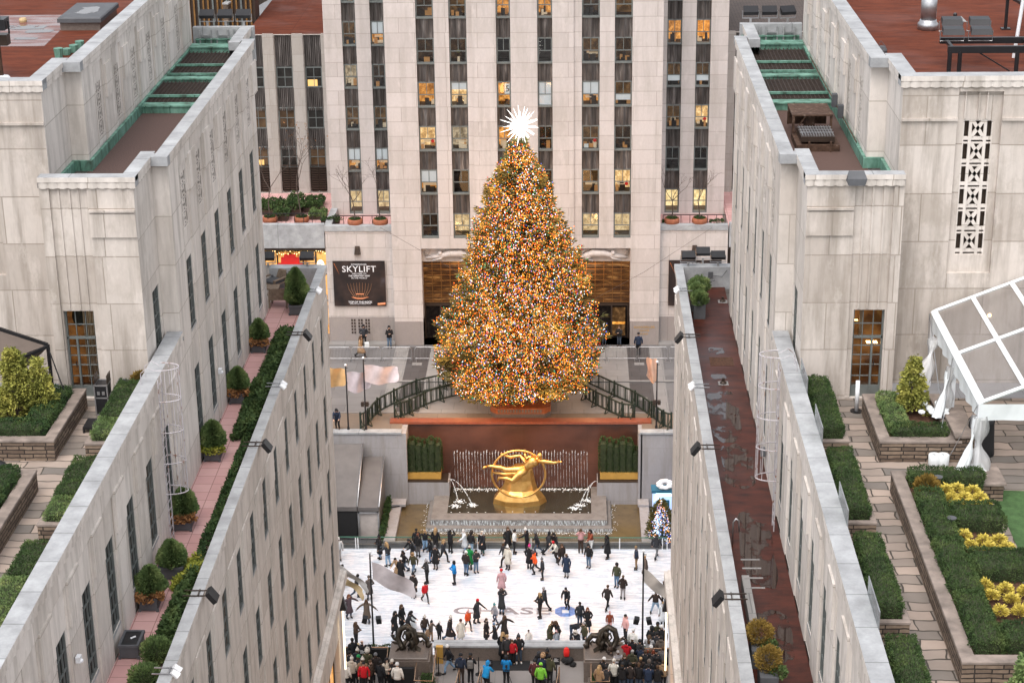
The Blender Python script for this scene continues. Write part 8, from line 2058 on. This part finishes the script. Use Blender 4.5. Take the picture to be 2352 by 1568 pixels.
 ('Q', 2172, 498, 150, 'stride', 'char', 'hip', 'grey', 'short', 'hbrown', 'skater in a charcoal jacket and grey trousers at the far right corner'),
 ('Q', 2035, 758, -90, 'wide', 'taupe', 'long', 'dkjeans', 'short', 'blond', 'skater in a beige coat partly behind the near right flagpole'),
 ('Q', 1655, 876, -30, 'stand', 'olive', 'hip', 'jeans', 'hood', 'blk', 'skater in an olive black jacket and jeans facing a fur scarf'),
 ('Q', 1735, 1034, 160, 'pockets', 'dkbrown', 'hip', 'lgrey', 'short', 'hbrown', 'skater in a tan scarf, brown jacket and pale grey trousers'),
 ('Q', 1530, 1165, 150, 'stride', 'dkbrown', 'hip', 'blk', 'short', 'hbrown', 'skater in a dark plum hooded coat gliding away, right of centre'),
 ('Q', 2160, 1232, 170, 'wide', 'dkbrown', 'waist', 'ljeans', 'short', 'hblk', 'skater in a dark bomber jacket and light jeans at the lower right'),
 ('Q', 2270, 1110, -150, 'stand', 'blk', 'hip', 'blk', 'short', 'hbrown', 'skater in black cut off by the right building corner'),
 ('Q', 1010, 1158, -20, 'lean', 'blk', 'hip', 'blk', 'short', 'hblk', 'skater in a black jacket and white shirt looking down at his hands'),
 ('Q', 715, 1182, -120, 'stride', 'char', 'hip', 'blk', 'short', 'hgrey', 'grey haired skater in a charcoal jacket behind the letter E'),
 ('Q', 655, 1278, -70, 'phone', 'blk', 'waist', 'dkbrown', 'long', 'blond', 'blonde skater in a black top holding a phone over the lettering'),
 ('d3', 782, 1095, 20, 'stand', 'char', 'hip', 'dkjeans', 'short', 'hblk', 'black haired skater in a dark puffer beside the octagon mark'),
 ('d3', 848, 1132, 0, 'pockets', 'blk', 'long', 'jeans', 'long', 'auburn', 'skater with long auburn hair and a long black coat holding a white muff'),
 ('d3', 712, 1200, 90, 'bend', 'blk', 'hip', 'dkjeans', 'short', 'hbrown', 'skater bending right over near the wall'),
 ('d3', 528, 1225, 40, 'lean', 'olive', 'long', 'dkjeans', 'short', 'hbrown', 'skater in an olive grey coat bending towards a child at the wall'),
 ('d3', 600, 1232, -40, 'lean', 'blk', 'hip', 'blk', 'long', 'hbrown', 'skater in a black coat crouching by the pink hatted child'),
 ('d3', 822, 1270, -60, 'stand', 'olive', 'hip', 'char', 'short', 'hgrey', 'grey haired skater in a dark coat beside the right plinth'),
 ('d3', 760, 1262, -20, 'crouch', 'blk', 'hip', 'blk', 'furhood', 'cream', 'skater with a cream fur hood sitting low at the wall near the right plinth'),
 ('d3', 1035, 1130, 0, 'stand', 'rust', 'hip', 'pink', 'pom', 'pink', 'child in a pink bobble hat behind the right bronze sculpture', .8),
 ('d3', 1488, 1092, 0, 'stand', 'white', 'long', 'blk', 'short', 'blond', 'skater in a pale lilac coat at the far right edge of the ice'),
 ('d3', 350, 1268, 0, 'stand', 'white', 'hip', 'white', 'cap', 'brown', 'child in a brown cap peeping over the wall', .72),
 ('d3', 585, 1262, 0, 'stand', 'lgrey', 'hip', 'ljeans', 'pom', 'pink', 'small child in a pink hat peeping over the wall', .66),
 ('d3', 1170, 1205, -60, 'stand', 'pink', 'hip', 'blk', 'short', 'hblk', 'skater glimpsed right of the right bronze sculpture'),
]
for r in S_:
 sh, px, py, rz, po, co, ln, lg, ge, gc, lb = r[:11]
 SKP(sh, px, py, rz, po, co, ln, lg, ge, gc, lb, h=r[11] if len(r) > 11 else U(.97, 1.04), skin=NP[0] % 4 if NP[0] % 7 else 2)
T_ER = [
 ('Rr', 440, 690, -150, 'stand', 'blk', 'hip', 'blk', 'short', 'hblk', 'man in a black hoodie with a pink collar by the black enclosure, left'),
 ('Rr', 560, 705, 165, 'stand', 'blk', 'hip', 'blk', 'bald', 'hbrown', 'bald man in a black jacket by the left sign stand'),
 ('Rr', 500, 830, 150, 'stand', 'char', 'hip', 'blk', 'pom', 'cream', 'person in a cream bobble hat in the left crowd'),
 ('Rr', 630, 835, 170, 'stand', 'olive', 'hip', 'blk', 'furhood', 'cream', 'person in an olive coat and white hat in the left crowd'),
 ('Rr', 740, 860, 10, 'pockets', 'dkbrown', 'hip', 'blk', 'beanie', 'grey', 'person in a grey beanie facing the camera in the left crowd'),
 ('Rr', 430, 930, 170, 'stand', 'cream', 'hip', 'blk', 'pom', 'cream', 'person in a cream hat and coat at the bottom left of the crowd'),
 ('Rr', 515, 920, 160, 'stand', 'char', 'hip', 'blk', 'beanie', 'green', 'person in a green beanie in the left crowd'),
 ('Rr', 585, 985, 0, 'stand', 'red', 'hip', 'blk', 'short', 'hblk', 'black haired person in red at the bottom of the left crowd'),
 ('Rr', 570, 950, 170, 'stand', 'tan', 'hip', 'blk', 'pom', 'cream', 'person with a cream hat behind the one in red'),
 ('Rr', 665, 960, 60, 'stand', 'brown', 'hip', 'blk', 'short', 'hbrown', 'brown haired person between the red and the grey beanie'),
 ('Rr', 400, 860, 160, 'stand', 'blk', 'hip', 'blk', 'short', 'hblk', 'person in black at the wall of the left building'),
 ('Rr', 345, 990, 160, 'stand', 'white', 'hip', 'blk', 'beanie', 'white', 'person in white at the very corner of the left building'),
 ('Rr', 800, 980, 150, 'stand', 'blk', 'hip', 'blk', 'short', 'hblk', 'person in black right of the grey beanie at the bottom'),
 ('Rr', 880, 940, 30, 'phone', 'cream', 'hip', 'blk', 'long', 'hblk', 'black haired person in a cream coat by the black enclosure'),
 ('Rr', 960, 950, -20, 'pockets', 'dkbrown', 'hip', 'blk', 'beanie', 'cream', 'person in a beige beanie and dark fur coat by the black enclosure'),
 ('Rr', 1020, 1020, 170, 'stand', 'white', 'hip', 'blk', 'beanie', 'white', 'white hat just above the bottom edge right of the left enclosure'),
 ('Rr', 1695, 745, -70, 'stride', 'blk', 'hip', 'ljeans', 'beanie', 'white', 'person in a white beanie and light jeans walking past the bin'),
 ('Rr', 1845, 890, 170, 'stand', 'navy', 'waist', 'dkbrown', 'beanie', 'blk', 'guard in a navy jacket between the stair rails'),
 ('Rr', 1970, 880, 165, 'phone', 'blk', 'hip', 'blk', 'beanie', 'blk', 'person in black with a grey backpack taking a picture'),
 ('Rr', 2165, 980, 150, 'lean', 'blue', 'hip', 'blk', 'hood', 'blue', 'person in a bright blue hooded jacket at the bottom centre'),
 ('S', 105, 610, 150, 'stand', 'blk', 'long', 'blk', 'long', 'blond', 'blonde in black at the left of the group by the low wall'),
 ('S', 160, 640, 20, 'stand', 'char', 'hip', 'dkbrown', 'short', 'blond', 'fair haired person in the middle of the group by the low wall'),
 ('S', 228, 640, 0, 'stand', 'red', 'hip', 'blk', 'short', 'hbrown', 'child with a red top in the group by the low wall', .86),
 ('S', 310, 618, 10, 'pockets', 'blk', 'hip', 'dkjeans', 'pom', 'char', 'tall man in a black parka and white trainers by the low wall'),
 ('S', 150, 900, 175, 'phone', 'blue', 'hip', 'blk', 'hood', 'blk', 'photographer in a bright blue jacket with a tripod'),
 ('S', 520, 960, 160, 'stand', 'maroon', 'hip', 'blk', 'beanie', 'blk', 'person in a maroon jacket at the bottom centre'),
 ('S', 575, 850, 150, 'stand', 'blk', 'hip', 'blk', 'hood', 'char', 'hooded person in charcoal behind the fur hood'),
 ('S', 625, 885, 165, 'stand', 'navy', 'hip', 'dkjeans', 'furhood', 'camel', 'person in a navy coat with a camel fur hood'),
 ('S', 680, 845, 150, 'stand', 'blk', 'hip', 'blk', 'pom', 'blk', 'person in a black bobble hat in the bottom centre group'),
 ('S', 715, 900, 160, 'stand', 'olive', 'hip', 'blk', 'short', 'hblk', 'person in a dark green coat next to the stair sign'),
 ('S', 600, 1010, 170, 'stand', 'lime', 'hip', 'blk', 'beanie', 'lime', 'lime green hat just above the bottom edge'),
]
for r in T_ER:
 sh, px, py, rz, po, co, ln, lg, ge, gc, lb = r[:11]
 o = TER(sh, px, py, rz, po, co, ln, lg, ge, gc, lb, h=r[11] if len(r) > 11 else U(.97, 1.03), skin=NP[0] % 4, shoes='white' if 'trainers' in lb else 'blk')
CR = [(1560, 640, 'navy', 'short', 'hblk', 170, 'person in a navy coat standing against the right plinth'), (1710, 690, 'red', 'short', 'hblk', 165, 'person in a long bright red coat in the right crowd'),
 (1800, 520, 'white', 'cap', 'white', 150, 'person in a white puffer and white cap at the rail'), (1790, 640, 'blk', 'pom', 'white', 150, 'person in a white bobble hat behind the red coat'),
 (1500, 760, 'dkbrown', 'furhood', 'brown', 120, 'person in a brown fur trimmed coat by the brass rail'), (1600, 800, 'lgrey', 'short', 'hgrey', 20, 'man in a pale grey puffer facing left in the right crowd'),
 (1690, 850, 'blk', 'long', 'hbrown', 0, 'person with long brown hair and a tan scarf in the right crowd'), (1790, 800, 'olive', 'short', 'hgrey', 165, 'grey haired person in an olive hooded coat in the right crowd'),
 (1885, 660, 'char', 'beanie', 'blk', 150, 'person in a charcoal jacket and black beanie behind the red coat'), (1900, 740, 'navy', 'short', 'hblk', 165, 'person in a navy puffer in the middle of the right crowd'),
 (2010, 600, 'lgrey', 'long', 'hbrown', 165, 'brown haired person in a pale coat near the rail'), (2035, 720, 'rust', 'pom', 'white', 0, 'person in a white beanie and rust coat facing the camera'),
 (2045, 480, 'blk', 'hood', 'blk', 150, 'hooded person in black at the right hedge'), (2120, 430, 'olive', 'beanie', 'blk', 170, 'person in a green black beanie furthest back on the right'),
 (2175, 460, 'blk', 'beanie', 'white', -10, 'person in a striped white hat furthest right at the back'), (2110, 560, 'char', 'short', 'hblk', 170, 'person in charcoal behind the pale coat'),
 (2165, 620, 'taupe', 'short', 'hblk', 170, 'person in a taupe coat at the right edge of the crowd'), (2190, 760, 'grey', 'short', 'hbrown', 175, 'person in a grey coat touching the right building'),
 (1960, 800, 'blk', 'short', 'hbrown', 160, 'short haired person in black in the right crowd, centre left'), (2020, 800, 'char', 'short', 'hbrown', 150, 'brown haired person in charcoal in the right crowd, centre right'),
 (2100, 800, 'blk', 'cap', 'blk', 160, 'person in a black cap in the right crowd'), (1900, 880, 'dkbrown', 'short', 'blond', 0, 'fair haired person facing the camera low in the right crowd'),
 (2010, 920, 'blk', 'hood', 'taupe', 170, 'person with a taupe hood low in the right crowd'), (1420, 900, 'blk', 'beanie', 'white', 150, 'person in a white beanie holding a phone by the brass rail corner'),
 (1550, 930, 'cream', 'beanie', 'cream', 165, 'person in a cream puffer and cream hat at the bottom right'), (1880, 960, 'blk', 'short', 'hbrown', -20, 'brown haired person in black at the bottom right'),
 (1360, 1000, 'tan', 'long', 'blond', 150, 'blonde person at the bottom edge beside the brass rail'), (1450, 1010, 'char', 'short', 'hblk', 160, 'dark haired person at the bottom edge beside the cream puffer'),
 (2195, 930, 'camel', 'short', 'hbrown', 175, 'person in a camel coat by the right building at the bottom'), (2110, 900, 'blk', 'short', 'hblk', 165, 'person in black low at the right of the crowd'),
 (1760, 960, 'dkbrown', 'short', 'hblk', 170, 'dark haired person in brown at the bottom of the right crowd'), (1660, 980, 'blk', 'beanie', 'blk', 160, 'person in a black beanie at the bottom of the right crowd'),
 (2000, 1000, 'navy', 'short', 'hblk', 170, 'person in navy at the bottom edge of the right crowd'), (2120, 1000, 'blk', 'short', 'hbrown', 170, 'person in black at the bottom edge beside the camel coat')]
for px, py, co, ge, gc, rz, lb in CR:
 TER('S', px, py + 40, rz, 'stand' if (px + py) % 3 else 'phone', co, 'long' if 'long bright' in lb else 'hip', 'blk' if px % 20 else 'dkjeans', ge, gc, lb, h=U(.97, 1.03), group='crowd at the right rail', skin=NP[0] % 4)
PL = [('b2', 1075, 1538, 0, 'pockets', 'char', 'hip', 'blk', 'beanie', 'blk', 'man in a dark jacket and white shoes standing before the stone plaque', 'white'),
 ('b2', 1290, 1550, 10, 'phone', 'blk', 'hip', 'jeans', 'hood', 'blk', 'hooded man in black and blue jeans against the granite base', 'blk'),
 ('c2', 1045, 188, 70, 'stride', 'camel', 'long', 'blk', 'long', 'hbrown', 'woman in a tan coat walking right behind the crowd barrier', 'blk'),
 ('c2', 850, 800, 0, 'lean', 'navy', 'hip', 'blk', 'beanie', 'blk', 'guard in navy looking down at the far left by the court wall', 'blk'),
 ('c3', 1278, 170, 180, 'stand', 'navy', 'hip', 'blk', 'beanie', 'blk', 'guard in a navy jacket with a white back strip at the barrier', 'blk')]
for sh, px, py, rz, po, co, ln, lg, ge, gc, lb, sh_ in PL: TER(sh, px, py, rz, po, co, ln, lg, ge, gc, lb, group='people on the plaza', shoes=sh_, h=1.02)
for x, y, rz, po, co, lg, ge, gc, lb, h in ((2.35, 130.9, 0, 'stand', 'blk', 'dkjeans', 'beanie', 'white', 'person in a white beanie at the tower doors', 1), (1.95, 130.6, 10, 'phone', 'blk', 'red', 'beanie', 'red', 'person in a red hat and red trousers at the tower doors', .9),
 (3.45, 130.7, -20, 'phone', 'blk', 'dkjeans', 'short', 'hbrown', 'person in a black jacket by the bronze door', .95), (.9, 129.8, 30, 'stand', 'dkjeans', 'dkjeans', 'beanie', 'red', 'person in a red hat and denim at the right edge of the big tree', .95)):
 person(x, y, 0.0, rz, po, co, 'hip', lg, ge, gc, lb, h, False, 'people on the plaza', 0)
def backpack(x, y, z, rz, mat, label):
 t = thing('backpack', label, 'bag', (0, 0, 0)); m = MB(); m.bev(-.14, .14, -.08, .08, -.22, .22, .07); m.bev(-.10, .10, -.13, -.08, -.18, .02, .03); m.build('pack', mat, t)
 m = MB();
 for a in (-1, 1): m.tube([(a * .09, .08, .18), (a * .10, .14, .1), (a * .09, .08, -.15)], .015, 5)
 m.build('strap', 'black', t); t.location = (x, y, z); t.rotation_euler = (0, 0, math.radians(rz))
p = Z_('Rr', 1970, 880, 0); backpack(p.x, p.y - .2, 1.2, 0, 'pack_grey', 'grey backpack on the person in black taking a picture')
p = Z_('d2', 2310, 1372, 0)
t = thing('tripod', 'black tripod behind the photographer in the blue jacket', 'tripod', (0, 0, 0)); m = MB()
for a in (0, 2.1, 4.2): m.tube([(0, 0, 1.2), (.35 * math.cos(a), .35 * math.sin(a), 0)], .015, 5)
m.build('leg_set', 'black', t); m = MB(); m.box(-.06, .06, -.05, .05, 1.2, 1.32); m.build('camera', 'black', t); p = Z_('S', 155, 905, 0); t.location = (p.x, p.y - .35, 0)
def stanchion(sh, px, py, label, sign=False):
 p = Z_(sh, px, py, 0); t = thing('barrier_post', label, 'post', (p.x, p.y, 0)); m = MB(); m.cyl(p.x, p.y, 0, .03, .18, None, 14); m.build('base', 'black', t); m = MB(); m.cyl(p.x, p.y, .03, 1.0, .03, None, 8); m.build('post', 'black', t)
 if sign:
  m = MB(); m.box(p.x - .17, p.x + .17, p.y - .02, p.y, 1.0, 1.42); m.build('sign_panel', 'black', t)
  m = MB()
  for k in range(4): m.box(p.x - .12, p.x + (.02, .10, .06, .11)[k], p.y - .028, p.y - .022, 1.34 - k * .05, 1.36 - k * .05)
  m.build('printed_lines', 'banner_ink', t)
 return p
a = stanchion('Rr', 1550, 770, 'black barrier post left of the guard in navy'); b = stanchion('Rr', 2075, 770, 'black barrier post right of the person with the backpack')
m = MB(); m.tube([(a.x, a.y, .97), (a.x + .8, a.y - .15, .8), (a.x + 1.6, a.y - .45, .9)], .02, 4); tag(m.build('belt', 'black_cloth', None, False, (a.x, a.y, .9)), 'black belt strung from the left barrier post', 'belt')
for sh, px, py, lb in (('Rr', 640, 700, 'small black notice on a post beside the bald man'), ('Rr', 570, 760, 'small black notice on a post below the bald man'), ('Rr', 2215, 900, 'black notice board on a post at the bottom centre'), ('S', 805, 870, 'black notice board on a post right of the bottom centre group')): stanchion(sh, px, py, lb, True)
m = MB(); pa, pb = Z_('S', 0, 920, 0), Z_('S', 440, 915, 0); m.tube([(pa.x, pa.y, .95), ((pa.x + pb.x) / 2, pa.y, .9), (pb.x, pb.y, .95)], .022, 4); tag(m.build('belt', 'black_cloth', None, False, (pa.x, pa.y, .9)), 'black belt barrier across the bottom centre', 'belt')
for (sh, px, py), lb in ((('Rr', 1795, 940), 'short brass stair rail left of the guard'), (('Rr', 2080, 940), 'short brass stair rail right of the guard'), (('S', 815, 930), 'short brass stair rail below the right notice board')):
 p = Z_(sh, px, py, 0); t = thing('stair_rail', lb, 'handrail', (p.x, p.y, 0)); m = MB(); m.tube([(p.x - .1, p.y - 1.2, .55), (p.x + .1, p.y + .3, .95), (p.x + .1, p.y + .35, 0)], .03, 6); m.build('rail', 'rail', t)
 m = MB();
 for k in range(6): m.tube([(p.x - .1 + .03 * k, p.y - 1.2 + .25 * k, 0), (p.x - .1 + .03 * k, p.y - 1.2 + .25 * k, .55 + .065 * k)], .012, 4)
 m.build('baluster_set', 'black', t)
p = Z_('S', 150, 660, 0); m = MB(); m.box(p.x - .9, p.x + 1.2, p.y - .45, p.y + .65, .004, .02); tag(m.build('door_mat', 'black_cloth', None, False, (p.x, p.y, 0)), 'dark mat under the group by the low wall', 'mat')
p = Z_('S', 960, 640, 0); m = MB()
for k in range(7): m.ball((p.x + U(-.22, .3), p.y + U(-.2, .2), .12 + .1 * (k % 3)), U(.13, .2), .15, U(.1, .16), 8, 6)
tag(m.build('bag_pile', 'black_cloth', None, True, (p.x, p.y, 0)), 'heap of black bags against the low wall', 'bags')
m = MB(); m.rings([(p.x - .1, 85.55, .35, .13, .06), (p.x - .1, 85.55, .6, .16, .07), (p.x - .1, 85.55, .8, .12, .06), (p.x - .1, 85.55, .86, .05, .04)], 10); tag(m.build('red_jacket', 'red_paint', None, True, (p.x, 85.5, .4)), 'red jacket draped over the heap of bags', 'jacket')
p = Z_('d2', 1492, 1112, RZ); m = MB(); m.lathe((p.x, p.y, RZ), [(.2, 0), (.19, .3), (.13, .65), (.12, .85), (.02, .95)], 12); tag(m.build('skating_aid', 'white_vinyl', None, True, (p.x, p.y, RZ)), 'white skating aid pushed by the skater behind the left bronze sculpture', 'skating aid')
p = Z_('c2', 1070, 150, 0); m = MB(); m.bev(p.x + .1, p.x + .42, p.y - .05, p.y + .1, .42, .82, .03); tag(m.build('shopping_bag', 'white_vinyl', None, False, (p.x, p.y, .4)), 'white shopping bag carried by the woman in tan', 'bag')
p = Z_('Rr', 480, 345, .55); t = thing('info_plaque', 'small tan tilted plaque over the left hedge at the ice edge', 'plaque', (p.x, 85.6, .6)); m = MB(); m.obox((p.x, 85.5, .95), (.26, 0, 0), (0, .12, .06), (0, -.01, .02)); m.build('panel', 'desk_tan', t); m = MB(); m.cyl(p.x, 85.55, 0, .95, .03, None, 6); m.build('post', 'black', t)
print('people', NP[0])
